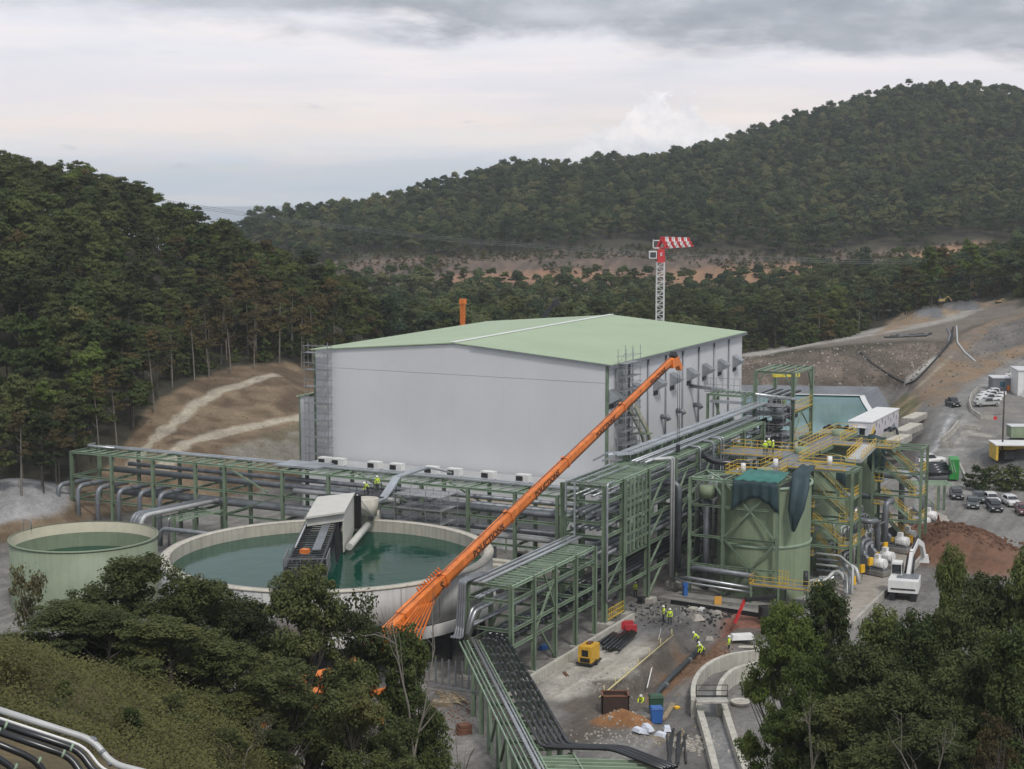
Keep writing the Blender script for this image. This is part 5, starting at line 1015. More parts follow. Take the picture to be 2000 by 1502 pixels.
# ================= row of tall green tanks with frames
for k, (u, lab) in enumerate(((193, 'nearest tall green cylindrical tank, with green tarpaulins at its top'), (211, 'middle tall green tank half hidden behind the yellow stairs'), (229, 'farthest tall green tank, with a dark tarpaulin hanging at its right'))):
    v = -61.4 if k == 0 else -62; c = UV(u, v, 0); t = thing('leach_tank', lab, 'tank', tuple(c), group='tall green tanks')
    b = MB(); b.lathe(c, [(5.75, 0), (5.75, 14.0)], 64); b.build('shell', TANKG, t)
    b = MB(); b.lathe(c, [(5.9, 6.6), (5.95, 6.85), (5.76, 6.9)], 64); b.build('stiffening_ring', GREENL, t)
    b = MB(); b.lathe(c, [(5.95, 13.85), (5.95, 14.1), (5.7, 14.1)], 64); b.build('rim', GREENL, t); b = MB(); b.lathe(c, [(5.7, 13.9), (.01, 14.2)], 48); b.build('lid', DARK, t)
    b = MB(); b.cyl(c + np.array([0, 0, 14.2]), 1.0, 1.3, 16); b.build('agitator', TANKG, t)
# front frame around the nearest tank
FV = [-68.9, -64.6, -57.8]; FZ = [14.8, 11.4, 7.6, 4.0]
br = [(186.9, -64.4, 14.4, 186.9, -58.0, 7.8), (186.9, -64.4, 7.8, 186.9, -58.0, 14.4), (186.9, -64.4, 7.4, 186.9, -58.0, .8), (186.9, -64.4, .6, 186.9, -58.0, 7.4), (186.9, -68.7, 12.8, 186.9, -67.6, 14.4), (186.9, -64.8, 12.8, 186.9, -66, 14.4)]
ff = rack('portal_frame', 'green steel portal frame with cross bracing in front of the nearest tall tank', [186.9, 192.6], FV, FZ[:1], brace=br, colw=.42)
for z in FZ[1:]:
    for a, c in zip(FV[:-1], FV[1:]): member(ff, 'beam', UV(186.9, a + .2, z), UV(186.9, c - .2, z), .2, GREEN, .26, kind='I')
    member(ff, 'beam', UV(187, -68.9, z), UV(192.4, -68.9, z), .2, GREEN, .26, kind='I')
member(ff, 'brace', UV(187, -68.8, 14.7), UV(192.4, -64.7, 14.7), .16, GREENL); member(ff, 'brace', UV(187, -64.7, 14.7), UV(192.4, -68.8, 14.7), .16, GREENL)
b = MB(); b.cyl(UV(189.3, -67.6, 11.9), .95, 1.5, 20); b.build('pipe_head', TANKG, ff); b = MB(); b.tube([UV(189.3, -67.6, 0), UV(189.3, -67.6, 11.9)], .42, 14); b.build('riser_pipe', PIPEG, ff)
pbox(ff, 'slab', CONCD, 184.6, 200, -70.2, -54.5, -.1, .3)
# dark backdrop of equipment in the gap beside the tank
for i in range(10):
    z = 1.5 + i * 1.25; member(ff, 'pipe', UV(196.5, -71.3, z), UV(196.5, -67.2, z), .22, PIPEG if i % 3 else DARK, kind='C')
def tarp(label, quads, m, name='tarpaulin'):
    """cloth: strips of points, draped with folds"""
    t = MB()
    for g_ in quads:
        r_, c_ = len(g_), len(g_[0]); t.add([p for row in g_ for p in row], [(i * c_ + j, i * c_ + j + 1, (i + 1) * c_ + j + 1, (i + 1) * c_ + j) for i in range(r_ - 1) for j in range(c_ - 1)], True)
    o = t.build(name, m); md = o.modifiers.new('thickness', 'SOLIDIFY'); md.thickness = .03; tagset(o, label, 'tarpaulin'); return o
g_ = []
for i, (u, z, va, vb) in enumerate(((191.0, 15.6, -62.9, -57.6), (189, 15.2, -63.0, -57.6), (186.6, 14.95, -63.3, -57.7))): g_.append([UV(u, va + (vb - va) * j / 24, z + .06 * math.sin(j * 1.1 + i)) for j in range(25)])
tarp('bright green tarpaulin lying over the top of the nearest tall tank', [g_], TARP)
g_ = []
for i in range(6):
    f_ = i / 5; g_.append([UV(186.55 - .22 * f_ * (math.sin(j * 1.25) + .5 * math.sin(j * 2.9)), -63.3 + 5.6 * j / 24 + .9 * f_ * (.5 - j / 24) * -.4, 14.95 - f_ * (2.0 + 2.2 * abs(j / 24 - .5) ** 1.6 * 2.6)) for j in range(25)])
tarp('dark green tarpaulin skirt hanging down the front frame of the nearest tank', [g_], TARPD)
g_ = []
for i, (du, dz) in enumerate(((4.5, 2.1), (2.2, 1.4), (0, .2), (-.5, -2.4), (-.6, -5.2))):
    w_ = (1.9, 2.2, 2.3, 2.0, .35)[i]; g_.append([UV(188.2 + du + .1 * math.sin(j * 2 + i), -54.6 - (1.2 if i < 2 else .4) + (j / 6 - .5) * w_ * 1.0 - .25 * i, 14.2 + dz + .12 * math.sin(j * 1.6)) for j in range(7)])
tarp('slate tarpaulin strip draped over the right shoulder of the nearest tank', [g_], TARPD)
g_ = []
for i, (z, w_) in enumerate(((15.4, 2.6), (14, 2.7), (11.6, 2.6), (9.2, .9))): g_.append([UV(226.5 - .2 * i + .15 * math.sin(j * 2), -55.8 + (j / 6 - .5) * w_ + (.5 if i == 3 else 0), z + .2 * math.sin(j)) for j in range(7)])
tarp('dark green tarpaulin hanging beside the farthest tall tank', [g_], TARPD)
g_ = []
for i, (z, w_) in enumerate(((15.0, 2.8), (12.8, 3.2), (10.6, 3.2))): g_.append([UV(209 - .2 * i, -57.0 + (j / 6 - .5) * w_, z - abs(j / 6 - .6) * (1.2 if i == 0 else .3)) for j in range(7)])
tarp('dark tarpaulin in the middle, behind the yellow stair tower', [g_], TARPD)
# elevated walkways in yellow round the tank tops
wk = thing('tank_walkway', 'walkway with yellow handrails over the tops of the tall tanks', 'walkway', UV(200, -60, 15))
for a in ((191.5, 194.5, -66, -59.0), (194.6, 214, -63, -60.6), (199.5, 204.5, -60.4, -53), (214.1, 233, -63.4, -60.4), (220, 224, -60.3, -52), (206, 212, -72, -63.2)): pbox(wk, 'deck', PIPEG, a[0], a[1], a[2], a[3], 14.55, 14.7); pbox(wk, 'edge_beam', GREEN, a[0], a[1], a[3] + .02, a[3] + .14, 14.2, 14.75)
for r_ in ([UV(191.5, -66, 14.7), UV(191.5, -59, 14.7), UV(194.6, -59, 14.7), UV(196, -60.5, 14.7), UV(199.5, -60.5, 14.7), UV(199.5, -53.1, 14.7)], [UV(191.5, -66, 14.7), UV(196, -66, 14.7), UV(197, -63.2, 14.7), UV(206, -63.2, 14.7), UV(206, -72, 14.7)],
           [UV(204.5, -53.1, 14.7), UV(204.5, -60.5, 14.7), UV(213.9, -60.5, 14.7)], [UV(214.1, -60.3, 14.7), UV(219.9, -60.3, 14.7), UV(219.9, -52.1, 14.7), UV(224, -52.1, 14.7)], [UV(212, -72, 14.7), UV(212, -63.4, 14.7), UV(233, -63.4, 14.7), UV(233, -60.4, 14.7), UV(224, -60.4, 14.7)]): railing(wk, r_)
for k, (u, v) in enumerate(((193, -64.2), (198, -61.6), (203, -56))): b = MB(); b.cyl(UV(u, v, 14.7), .35, 1.2, 12, .3); b.build('drum', WHITE, wk)
sl = thing('tank_launder', 'grey launder trough with yellow rails sloping between the tank tops', 'walkway', UV(216, -58, 14)); b = MB(); _l0 = P(1668, 900, 14.6); _l1 = P(1697, 872, 15.4); b.beam(_l0, _l1, 1.8, .5); b.build('trough', PIPEL, sl); railing(sl, [_l0 + V * .95 + np.array([0, 0, .2]), _l1 + V * .95 + np.array([0, 0, .2])], 1.0, 1.2); railing(sl, [_l0 - V * .95 + np.array([0, 0, .2]), _l1 - V * .95 + np.array([0, 0, .2])], 1.0, 1.2)
# stair towers
def stair_tower(label, u0, u1, v0, v1, zt, levels, group):
    t = rack('stair_tower', label, [u0, u1], [v0, v1], [zt], colw=.4, group=group); t['category'] = 'stair tower'
    for z in levels:
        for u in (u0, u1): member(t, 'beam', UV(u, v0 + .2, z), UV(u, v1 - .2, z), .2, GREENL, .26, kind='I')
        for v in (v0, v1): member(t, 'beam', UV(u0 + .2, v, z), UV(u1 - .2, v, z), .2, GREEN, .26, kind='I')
        pbox(t, 'landing', GALV, u0 + .2, u1 - .2, v1 - 1.6, v1 - .15, z + .14, z + .2); railing(t, [UV(u0 + .15, v1 - 1.6, z + .2), UV(u0 + .15, v1 - .1, z + .2), UV(u1 - .1, v1 - .1, z + .2)], 1.1, .6)
        pbox(t, 'landing', GALV, u0 + .2, u1 - .2, v0 + .15, v0 + 1.4, z - 1.5, z - 1.44)
        railing(t, [UV(u0 + .15, v0 + .2, z - 1.44), UV(u0 + .15, v0 + 1.4, z - 1.44)], 1.1, .4)
    zz = [zt - .3] + list(levels) + [.3]
    for i in range(len(zz) - 1):
        a, c = (v0 + 1.2, v1 - 1.4); uu = u0 + .9 if i % 2 == 0 else u1 - .9
        stair(t, UV(uu, a if i % 2 == 0 else a, zz[i]), UV(uu, c, zz[i + 1] + .2), .9, GREENL)
    member(t, 'brace', UV(u0, v0 + .3, zt - .3), UV(u0, (v0 + v1) / 2, levels[0] + .2), .16, GREEN); member(t, 'brace', UV(u0, v1 - .3, levels[0] + .2), UV(u0, (v0 + v1) / 2, zt - .3), .16, GREEN); return t
stair_tower('green stair tower with yellow flights just right of the nearest tall tank', 199.6, 203.4, -58.4, -52.1, 14.8, (11.2, 8.0, 4.9), 'green stair towers')
stair_tower('green stair tower at the far right end of the tank row, by the road', 221.5, 225, -55.0, -48.4, 14.8, (11.2, 8.0, 4.6), 'green stair towers')
# valve platform at the foot of the first tank
vp = thing('valve_platform', 'low steel platform with yellow handrails at the foot of the nearest tank', 'platform', UV(187, -57, 0)); pbox(vp, 'deck', GALV, 185.2, 188.4, -60.6, -53.2, 2.45, 2.6); railing(vp, [UV(188.4, -60.6, 2.6), UV(185.2, -60.6, 2.6), UV(185.2, -53.2, 2.6)]); railing(vp, [UV(187, -58.2, 2.6), UV(187, -56.3, 2.6)], 1.6, .35)
for v in (-60.4, -57, -53.4):
    for u in (185.3, 188.2): member(vp, 'leg', UV(u, v, 0), UV(u, v, 2.45), .2, GREEN)
stair(vp, UV(186.8, -53, 2.6), UV(186.8, -50.4, .3), 1.0, GALV); b = MB(); b.cyl(UV(187.4, -54.3, 2.6), .3, 1.8, 12); b.build('valve', DARK, vp)
# ================= tall tower standing over the rack
TWu, TWv = [241.2, 251.2], [-78.5, -72.5]
tw = rack('steel_tower', 'tall open green steel tower beside the pond, topped by an empty frame', TWu, TWv, [22.0], colw=.55); tw['category'] = 'steel tower'
for z in (15.6, 11.2, 7):
    for u in TWu: member(tw, 'beam', UV(u, -78.3, z), UV(u, -72.7, z), .26, GREEN, .32, kind='I')
    for v in TWv: member(tw, 'beam', UV(241.4, v, z), UV(251, v, z), .26, GREEN, .32, kind='I')
    pbox(tw, 'deck', GALV, 241.5, 250.9, -78.2, -72.8, z + .18, z + .25); railing(tw, [UV(241.3, -72.3, z + .25), UV(251.1, -72.3, z + .25)], 1.6, .8)
for i in range(4): member(tw, 'rafter', UV(241.4, -77.3 + i * 1.2, 21.95), UV(251, -77.3 + i * 1.2, 21.95), .14, GREENL)
for (a, c) in ((UV(241.2, -78.3, 19.6), UV(241.2, -77.2, 21.7)), (UV(241.2, -72.7, 19.6), UV(241.2, -73.8, 21.7)), (UV(251.2, -72.5, 18.6), UV(248.9, -72.5, 21.6)), (UV(241.3, -72.5, 18.6), UV(243.6, -72.5, 21.6)), (UV(241.4, -72.5, 12), UV(246, -72.5, 15.3)), (UV(251, -72.5, 12), UV(246, -72.5, 15.3))): member(tw, 'brace', a, c, .18, GREEN)
b = MB(); b.beam(UV(245, -77, 20.9), UV(247.5, -73.4, 20.9), .45, .5); b.build('hoist_beam', mat('hoist_yellow', (.75, .62, .08), .5), tw)
for i in range(7): pbox(tw, 'stored_panel', TRAY if i % 2 else DARK, 241.6, 248.5, -78.1 + i * .72, -77.7 + i * .72, 18.2, 18.45)
scaffold(tw, (236.6, 238.2, 240.2), (-78.8, -76.8, -74.8, -72.6), 1, 18.2, 1.35)
for i in range(7): pbox(tw, 'stored_panel', DARK, 237, 240, -78 + i * .8, -77.7 + i * .8, 8 + (i % 3) * 2.7, 9.6 + (i % 3) * 2.7)
sf = rack('small_steel_frame', 'small green steel frame standing on the rack left of the tall tower', [233.6, 238.2], [-83.5, -77.7], [19.0], colw=.4, rafters=0); sf['category'] = 'steel frame'
member(sf, 'brace', UV(233.6, -82.5, 18.8), UV(233.6, -80.6, 12), .3, GREEN); 
for i in range(6): member(sf, 'rafter', UV(233.7, -82.8 + i * .85, 18.98), UV(238.1, -82.8 + i * .85, 18.98), .12, GREENL)
b = MB(); b.beam(UV(233.4, -83, 17.9), UV(233.4, -78, 17.9), .7, .4); b.build('duct', TRAY, sf)
railing(sf, [UV(235, -84.5, 19.05), UV(235, -78, 19.05)], 2.2, .9, SCAF)
# pipes and steel between tall rack and tanks (dense grey clutter on galvanised skids)
for i in range(12):
    u = 196 + i * 3.4; sk_ = thing('pipe_skid', 'grey skid of pipes and valves packed between the rack and the tall tanks', 'pipe skid', UV(u, -70, 0), group='grey pipe skids between rack and tanks')
    for j in range(5): v = -71.3 + j * .75; z = random.choice((9.6, 10.4, 11.6, 12.6, 13.4)) * (1 if u < 218 else .7); pipe_part(sk_, [UV(u, v, 3), UV(u, v, z), UV(u + 2.6, v, z), UV(u + 2.6, v, z - 2.5)], random.choice((.1, .16, .22)), random.choice((GALV, PIPEG, PIPEL)), 'pipe', 7)
    for z in ((8.6, 12.2) if u < 218 else (5.2, 8.2)): pbox(sk_, 'grating', DARK if z < 9 else GALV, u - .2, u + 3.0, -71.6, -68, z, z + .08)
    for v in (-71.5, -68.1): member(sk_, 'post', UV(u - .1, v, 0), UV(u - .1, v, 12.2 if u < 218 else 8.2), .18, GREEN)
    railing(sk_, [UV(u - .2, -68.0, 12.28 if u < 218 else 8.28), UV(u + 3.0, -68.0, 12.28 if u < 218 else 8.28)], 1.1, .8, GALV)
for i in range(9):
    u = 204.5 + (i % 5) * 3.6 + (6 if i > 4 else 0); v = -56.4 + (2.2 if i > 4 else 0); sk_ = thing('pipe_skid', 'grey pipes and dark fittings crammed behind the curved pump pipes', 'pipe skid', UV(u, v, 0), group='grey pipe skids behind the pumps')
    for j in range(5): z = .8 + random.random() * 5.5; w0 = v - .8 + j * .5; pipe_part(sk_, [UV(u, w0, 0), UV(u, w0, z), UV(u + 2.4, w0 + .3, z), UV(u + 2.4, w0 + .3, z - 1.0)], random.choice((.12, .18, .28)), random.choice((GALV, PIPEG, PIPEG, PIPEL)), 'pipe', 8)
    pbox(sk_, 'base', CONCD, u - .4, u + 2.8, v - 1.1, v + 1.5, -.1, .5); pbox(sk_, 'gearbox', random.choice((DARK, PIPEG, RUST)), u + .4, u + 1.6, v - .4, v + .5, .5, 1.5)
    if i % 3 == 0: railing(sk_, [UV(u - .4, v + 1.4, 3.0), UV(u + 2.8, v + 1.4, 3.0)], 1.0, .8); pbox(sk_, 'grating', GALV, u - .4, u + 2.8, v + .4, v + 1.4, 2.9, 3.0)
for i in range(9):
    t_ = tw; z = 5 + i * 1.4; pipe_part(t_, [UV(240.6, -78 + (i * 2.3) % 5.4, z), UV(240.6, -78 + (i * 2.3) % 5.4, z + 1.6), UV(244, -77.5 + (i * 1.7) % 4.5, z + 1.6)], .28, DARK if i % 2 else PIPEG, 'hose', 8)
    pbox(t_, 'stored_panel', random.choice((DARK, DARK, PIPEG, GREEN)), 241.5, 244, -78 + (i * 1.9) % 4.6, -76.6 + (i * 1.9) % 4.6, z, z + 1.2)
# ================= pumps with motors, curved pipes
def pump():
    t = thing('slurry_pump', 'pump', 'pump', (0, 0, 0)); b = MB(); b.box((0, 0, .25), (3.6, 1.6, .5)); b.build('plinth', CONCD, t)
    b = MB(); b.box((0, 0, .6), (3.2, 1.1, .2)); b.build('base_frame', PIPEG, t)
    b = MB(); b.tube([(.1, 0, 1.25), (1.5, 0, 1.25)], .55, 14); b.tube([(1.5, 0, 1.25), (1.62, 0, 1.25)], .4, 12); b.build('motor', WHITE, t)
    b = MB()
    for i in range(6): b.beam((.25 + i * .2, -.58, 1.25), (.25 + i * .2, .58, 1.25), .03, .5)
    b.build('cooling_fins', WHITE, t); b = MB(); b.box((.55, 0, 1.95), (.55, .5, .5)); b.build('terminal_box', WHITE, t)
    b = MB(); b.tube([(-1.2, -.28, 1.2), (-1.2, .28, 1.2)], .72, 18); b.tube([(-1.2, 0, 1.2), (-1.2, 0, 2.3)], .22, 10); b.build('pump_casing', PIPEG, t)
    b = MB(); b.box((-.4, 0, 1.25), (.9, .4, .5)); b.build('coupling_guard', YEL, t); return t
pp = pump(); PPOS = ((1803.5, 1026, 'farthest pump of the row'), (1790.6, 1038, 'second farthest pump of the row'), (1763, 1064, 'third pump counted from the road end'), (1749, 1077, 'pump beside the orange cover, fourth from the road end'), (1719.6, 1107, 'second nearest pump, above the excavator'), (1705, 1121, 'nearest pump of the row, left of the excavator'))
for k, (px, py, lab) in enumerate(PPOS):
    p = P(px, py, .2); l_ = lab + ', white motor on concrete plinth'
    pp.scale = (1.2,) * 3
    if k == 0: pp.location = v3((p[0], p[1], .3)); pp.rotation_euler = (0, 0, ROTU - math.radians(95)); pp['label'] = l_; pp['group'] = 'white-motored pumps'
    else: dup(pp, (p[0], p[1], .3), ROTU - math.radians(95 + 3 * k), l_, 'white-motored pumps')
def ybox(px, py, z, lab): 
    p = P(px, py, z); t = thing('yellow_panel_box', lab, 'control box', tuple(p - np.array([0, 0, 1.3])), group='yellow control boxes by the pumps'); b = MB(); b.box(p + np.array([0, 0, .1]), (.75, .3, 1.0), ROTU - .4); b.build('box', mat('signal_yellow', (.85, .48, .02), .5) if 'signal_yellow' not in MATS else MATS['signal_yellow'], t); b = MB(); b.box(p + np.array([0, 0, -.85]), (.12, .12, .95), ROTU); b.build('post', GALV, t)
for a in ((1770, 1033, 2.2, 'yellow box by the farthest pumps'), (1778, 1054, 1.6, 'yellow box right of the third farthest pump'), (1729, 1068, 2.2, 'narrow yellow box left of the fourth pump'), (1700, 1098, 2.0, 'yellow box left of the second nearest pump'), (1684, 1112, 2.0, 'yellow box left of the nearest pump'), (1831, 1040, 1.4, 'lone yellow box on the concrete apron'), (1666, 1136, 1.8, 'yellow box over the white pipe bends')): ybox(*a)
slab = MB(); slab.prism([tuple(P(a, b_, 0)[:2]) for a, b_ in ((1640, 1220), (1590, 1150), (1620, 1080), (1790, 985), (1850, 1010), (1852, 1030), (1765, 1120), (1700, 1190), (1668, 1225))], -.3, .18); o_ = slab.build('concrete_apron', mat('apron_concrete', (.34, .31, .27), .9, 0, .3, .7, bump=.3)); o_['kind'] = 'structure'
cw = [P(1666, 1228, 0), P(1722, 1172, 0), P(1790, 1108, 0), P(1838, 1052, 0), P(1852, 1026, 0)]; b = MB()
for a, c in zip(cw[:-1], cw[1:]): b.beam(a + np.array([0, 0, .45]), c + np.array([0, 0, .45]), .3, .9, up=(0, 0, 1))
tagset(b.build('apron_wall', CONC), 'low pale concrete wall along the right edge of the pump apron', 'wall')
for k, (a, c, e, r_, lab) in enumerate(((UV(229, -57.2, 9.2), UV(230, -51.5, 9.4), P(1759, 1035, 1.2), .42, 'thick grey curved pipe arching highest down to the pumps'), (UV(222, -57.2, 7.6), UV(222, -52, 7.4), P(1728, 1066, 1.2), .42, 'thick grey curved pipe in the middle of the three at the pumps'), (UV(212, -57, 6.4), UV(211, -52.4, 6.2), P(1713, 1085, 1.2), .38, 'thick grey curved pipe nearest the stair tower'), (UV(240, -58, 8.2), UV(243, -54, 7.5), P(1800, 1003, 2.5), .36, 'dark grey pipe curving behind the right stair tower'))):
    e = np.asarray(e); b = MB(); top = np.array([e[0], e[1], c[2] - .2]); b.pipe([a, c, top, e], r_, 12, 3.2); b.build('suction_pipe', PIPEG); tagset(bpy.data.objects[-1] if False else [o for o in COL.objects if o.name.startswith('suction_pipe')][-1], lab, 'pipe', 'curved pipes to the pumps')
for i in range(3):
    t = thing('pipe_bend', 'silver insulated pipe bend of the cluster right of the valve platform', 'pipe', tuple(P(1640 + i * 12, 1150, 0)), group='silver pipe bends by the valve platform'); x0 = P(1612 + i * 13, 1135 - i * 3, 1.5); x1 = x0 + np.array([1.3, .9, 1.1 + .2 * i]); x2 = x1 + np.array([.8, -1.2, -.1]); x3 = x2 + np.array([.3, -.8, -1.9]); pipe_part(t, [x0 - np.array([2.5, 0, 0]), x0, x1, x2, x3], .24, TRAY if i % 2 else PIPEL, 'pipe', 10)
for i in range(4):
    z = 2.2 + i * .7; t = thing('pipe_run', 'grey pipe in the stack of runs low behind the stair tower', 'pipe', tuple(UV(198, -54, 0)), group='low grey pipe runs right of the nearest tank'); pipe_part(t, [UV(197.8, -56, z), UV(197.8, -53, z), UV(195, -51.5 + .3 * i, z - .6), UV(193, -51 + .3 * i, .8)], .16, PIPEL if i % 2 else PIPEG, 'pipe', 8)
# ================= orange mobile crane
def onground(px, py, z=3.0):
    r = ray(px, py); t = np.linspace(60, 900, 1700); x, y, zz = r[0] * t, r[1] * t, CZ + r[2] * t; g_ = gzs(x, y) - zz; k = np.argmax(g_ > 0)
    if g_[k] <= 0: return P(px, py, z)
    f_ = g_[k - 1] / (g_[k - 1] - g_[k]); tt = t[k - 1] + (t[k] - t[k - 1]) * f_; return np.array([r[0] * tt, r[1] * tt, CZ + r[2] * tt])
FOOT = np.array([-16.6, 151.8, 3.2]); TIP = hzv(1312, 704, -73.0)
dC = (TIP - FOOT) / np.linalg.norm(TIP - FOOT); LC = float(np.linalg.norm(TIP - FOOT))
cr = thing('mobile_crane', 'orange mobile crane with its long lettered telescopic boom raised over the plant', 'mobile crane', (-16.6, 151.8, 0))
sd = np.cross(dC, [0, 0, 1]); sd /= np.linalg.norm(sd); upC = np.cross(sd, dC)
def boom_sec(s0, s1, w, h, name, m=ORANGE):
    b = MB(); prof = [(-.5, .5), (.5, .5), (.5, -.15), (.3, -.5), (-.3, -.5), (-.5, -.15)]; vs = []
    for s in (s0, s1):
        for x, y in prof: vs.append(FOOT + dC * s + sd * x * w + upC * y * h)
    n = 6; b.add(vs, [tuple(range(n))[::-1], tuple(range(n, 2 * n))] + [(i, (i + 1) % n, n + (i + 1) % n, n + i) for i in range(n)]); return b.build(name, m, cr)
def s_at(px):
    """boom length at which the boom crosses the sight column px"""
    lo, hi = 0.0, LC
    for _ in range(40):
        mid = (lo + hi) / 2; q = FOOT + dC * mid
        if px_of(*q)[0] < px: lo = mid
        else: hi = mid
    return lo
J = [0, s_at(868), s_at(996), s_at(1107), s_at(1218), LC]; WB = [1.36, 1.20, 1.04, .90, .78]
for k in range(5):
    boom_sec(J[k] - (0 if k == 0 else 1.5), J[k + 1], WB[k] * .8, WB[k], 'boom_section')
    if k < 4: boom_sec(J[k + 1] - .35, J[k + 1] + .1, WB[k] * .8 + .16, WB[k] + .2, 'boom_collar')
for k in range(5):
    for f_ in (.3, .55, .8): s = J[k] + (J[k + 1] - J[k]) * f_; q = FOOT + dC * s + sd * (WB[k] * .4) + upC * WB[k] * .3; b = MB(); b.beam(q - sd * .02, q + sd * .03, .12); b.build('bolt_plate', DARK, cr)
b = MB(); b.beam(FOOT + dC * 17 - upC * .62, TIP - dC * 1.0 - upC * .42, .5, .12); b.build('underside_shade_strip', DARK, cr)  # dark strip stands in for the shade along the boom's lower edge
b = MB(); b.beam(FOOT + dC * 8 + upC * .95, TIP + upC * .55, .05); b.build('boom_rope', DARK, cr)
for k in range(4): q = FOOT + dC * (J[k + 1] - .6); b = MB(); b.beam(q + upC * WB[k] * .55 - sd * .25, q + upC * (WB[k] * .55 + .28) + sd * .25, .12); b.build('rope_guide', DARK, cr)
# lettering on the right-hand side of each section
def text_mesh(s, size, m, name='lettering', extrude=.01):
    cu = bpy.data.curves.new('t', 'FONT'); cu.body = s; cu.size = size; cu.extrude = extrude; cu.align_x = 'CENTER'; cu.align_y = 'CENTER'; cu.resolution_u = 2; cu.offset = .02 * size
    o = bpy.data.objects.new('t', cu); COL.objects.link(o); dg = bpy.context.evaluated_depsgraph_get(); me = bpy.data.meshes.new_from_object(o.evaluated_get(dg)); bpy.data.objects.remove(o); bpy.data.curves.remove(cu); me.materials.clear(); me.materials.append(m); me.name = name; return me
def put_text(parent, s, size, o, x, y, m, name='lettering'):
    ob = link(name, text_mesh(s, size, m), parent); x = Vector(x).normalized(); y = Vector(y).normalized(); z = x.cross(y); off = ORG[ob.name]; p = v3(o) - off
    ob.matrix_basis = Matrix(((x.x, y.x, z.x, p.x), (x.y, y.y, z.y, p.y), (x.z, y.z, z.z, p.z), (0, 0, 0, 1))); return ob
vis_side = sd if np.dot(sd, -FOOT) > 0 or sd[0] > 0 else -sd
for k in range(5):
    w = WB[k]; s = J[k + 1] - (4.9 if k else 4.2)
    if k == 4: s = J[4] + (LC - J[4]) * .66
    # lettering sits on the lower bevelled flank seen from the look-out
    q = FOOT + dC * s + sd * (.4 * w + .02) + upC * (-.02 * w); put_text(cr, 'POLICTIONS', w * .86, q, dC, upC, BLK)
b = MB(); hd = TIP + dC * .3; b.beam(TIP - dC * .6 - upC * .2, TIP + dC * 1.0 - upC * .5, .9, 1.1); b.build('boom_head', ORANGE, cr); b = MB(); b.beam(TIP + dC * .3 + upC * .3, TIP + dC * .9 + upC * .5, .8, .7); b.build('sheave_block', DARK, cr)
b = MB(); b.beam(TIP + dC * .9, TIP + dC * 1.4 - upC * 1.9, .7, .6); b.build('jib_head', ORANGE, cr)
hk = TIP + dC * 1.35 - upC * 1.6; hb = np.array([hk[0], hk[1], 17.6])
for o in (-.12, .12): b = MB(); b.beam(hk + np.array([o, 0, 0]), hb + np.array([o, 0, 0]), .05); b.build('hoist_rope', DARK, cr)
b = MB(); b.box(hb + np.array([0, 0, -.4]), (.5, .4, 1.0)); b.build('hook_block', DARK, cr)
b = MB(); b.beam(FOOT + dC * 12 - upC * .8, FOOT + np.array([1.2, 2.0, -.8]), .5); b.build('lift_cylinder', GALV, cr)
# crane head works near the trees: outer lattice arms folded along the boom root
for i in range(10):
    s = 14.5 + i * .42; q = FOOT + dC * s + upC * .9; b = MB(); b.beam(q - upC * .3 - sd * .5, q + upC * .55 - dC * .5 - sd * .3, .12); b.build('tooth', ORANGE, cr)
for i in range(7): q = FOOT + dC * (12 + i * .5); b = MB(); b.beam(q + sd * (1.2 - .1 * i) + upC * (.8 - .25 * i), q - dC * 6 + sd * (.3 + .25 * i) - upC * (1 + .3 * i), .14); b.build('strut', ORANGE, cr)
boom_sec(10.5, 16.5, 1.25, 1.6, 'boom_root')
b = MB(); b.box((-17.5, 152, 1.35), (3, 14, 1.0), .5); b.build('chassis', ORANGE, cr); b = MB(); b.box((-17.0, 151, 2.9), (3.2, 6.0, 1.8), .7); b.build('superstructure', ORANGE, cr)
b = MB(); b.box(P(588, 1388, 1.5) * [1, 1, 0] + np.array([0, 0, 2.0]), (3.2, 2.6, 3.0), .4); b.build('counterweight', ORANGE, cr)
b = MB(); b.box((-14.4, 153.4, 3.0), (1.6, 2.4, 2.2), .7); b.build('cab', ORANGE, cr); b = MB(); b.box((-13.9, 152.7, 3.3), (1.3, 1.6, 1.2), .7); b.build('cab_window', GLASS, cr)
for dx, dy in ((-6, -4), (5, -3), (-4, 6), (6, 5)): b = MB(); b.beam((-17.2, 152, 1.0), (-17.2 + dx, 152 + dy, 1.0), .5); b.beam((-17.2 + dx, 152 + dy, 0), (-17.2 + dx, 152 + dy, 1.2), .4); b.build('outrigger', ORANGE, cr)
for i in range(5):
    for s in (-1, 1):
        c, sn = math.cos(.5), math.sin(.5); ly = -5.5 + i * 2.6; q = (-17.5 + s * 1.25 * c - ly * sn, 152 + s * 1.25 * sn + ly * c, .7); b = MB(); b.tube([(q[0] - .25 * c, q[1] - .25 * sn, .7), (q[0] + .25 * c, q[1] + .25 * sn, .7)], .7, 14); b.build('wheel', TYRE, cr)
# two more booms beyond the shed
bm = thing('mobile_crane', 'upright orange crane boom tip showing behind the shed roof', 'crane', (-9.5, 330, 0)); b = MB(); b.beam(R(902, 760, 330), R(904, 588, 330), .8, .8); b.build('boom', ORANGE, bm); b = MB(); b.beam(R(904, 594, 330), R(904, 584, 330), 1.1); b.build('boom_head', ORANGE, bm)
bm = thing('mobile_crane', 'short dark crane boom leaning behind the shed roof', 'crane', tuple(P(1050, 760, 0))); b = MB(); b.beam(R(1030, 660, 340), R(1088, 586, 340), .8); b.build('boom', DARK, bm); b = MB(); b.beam(R(1080, 594, 340), R(1092, 588, 340), 1.4); b.build('boom_head', DARK, bm)
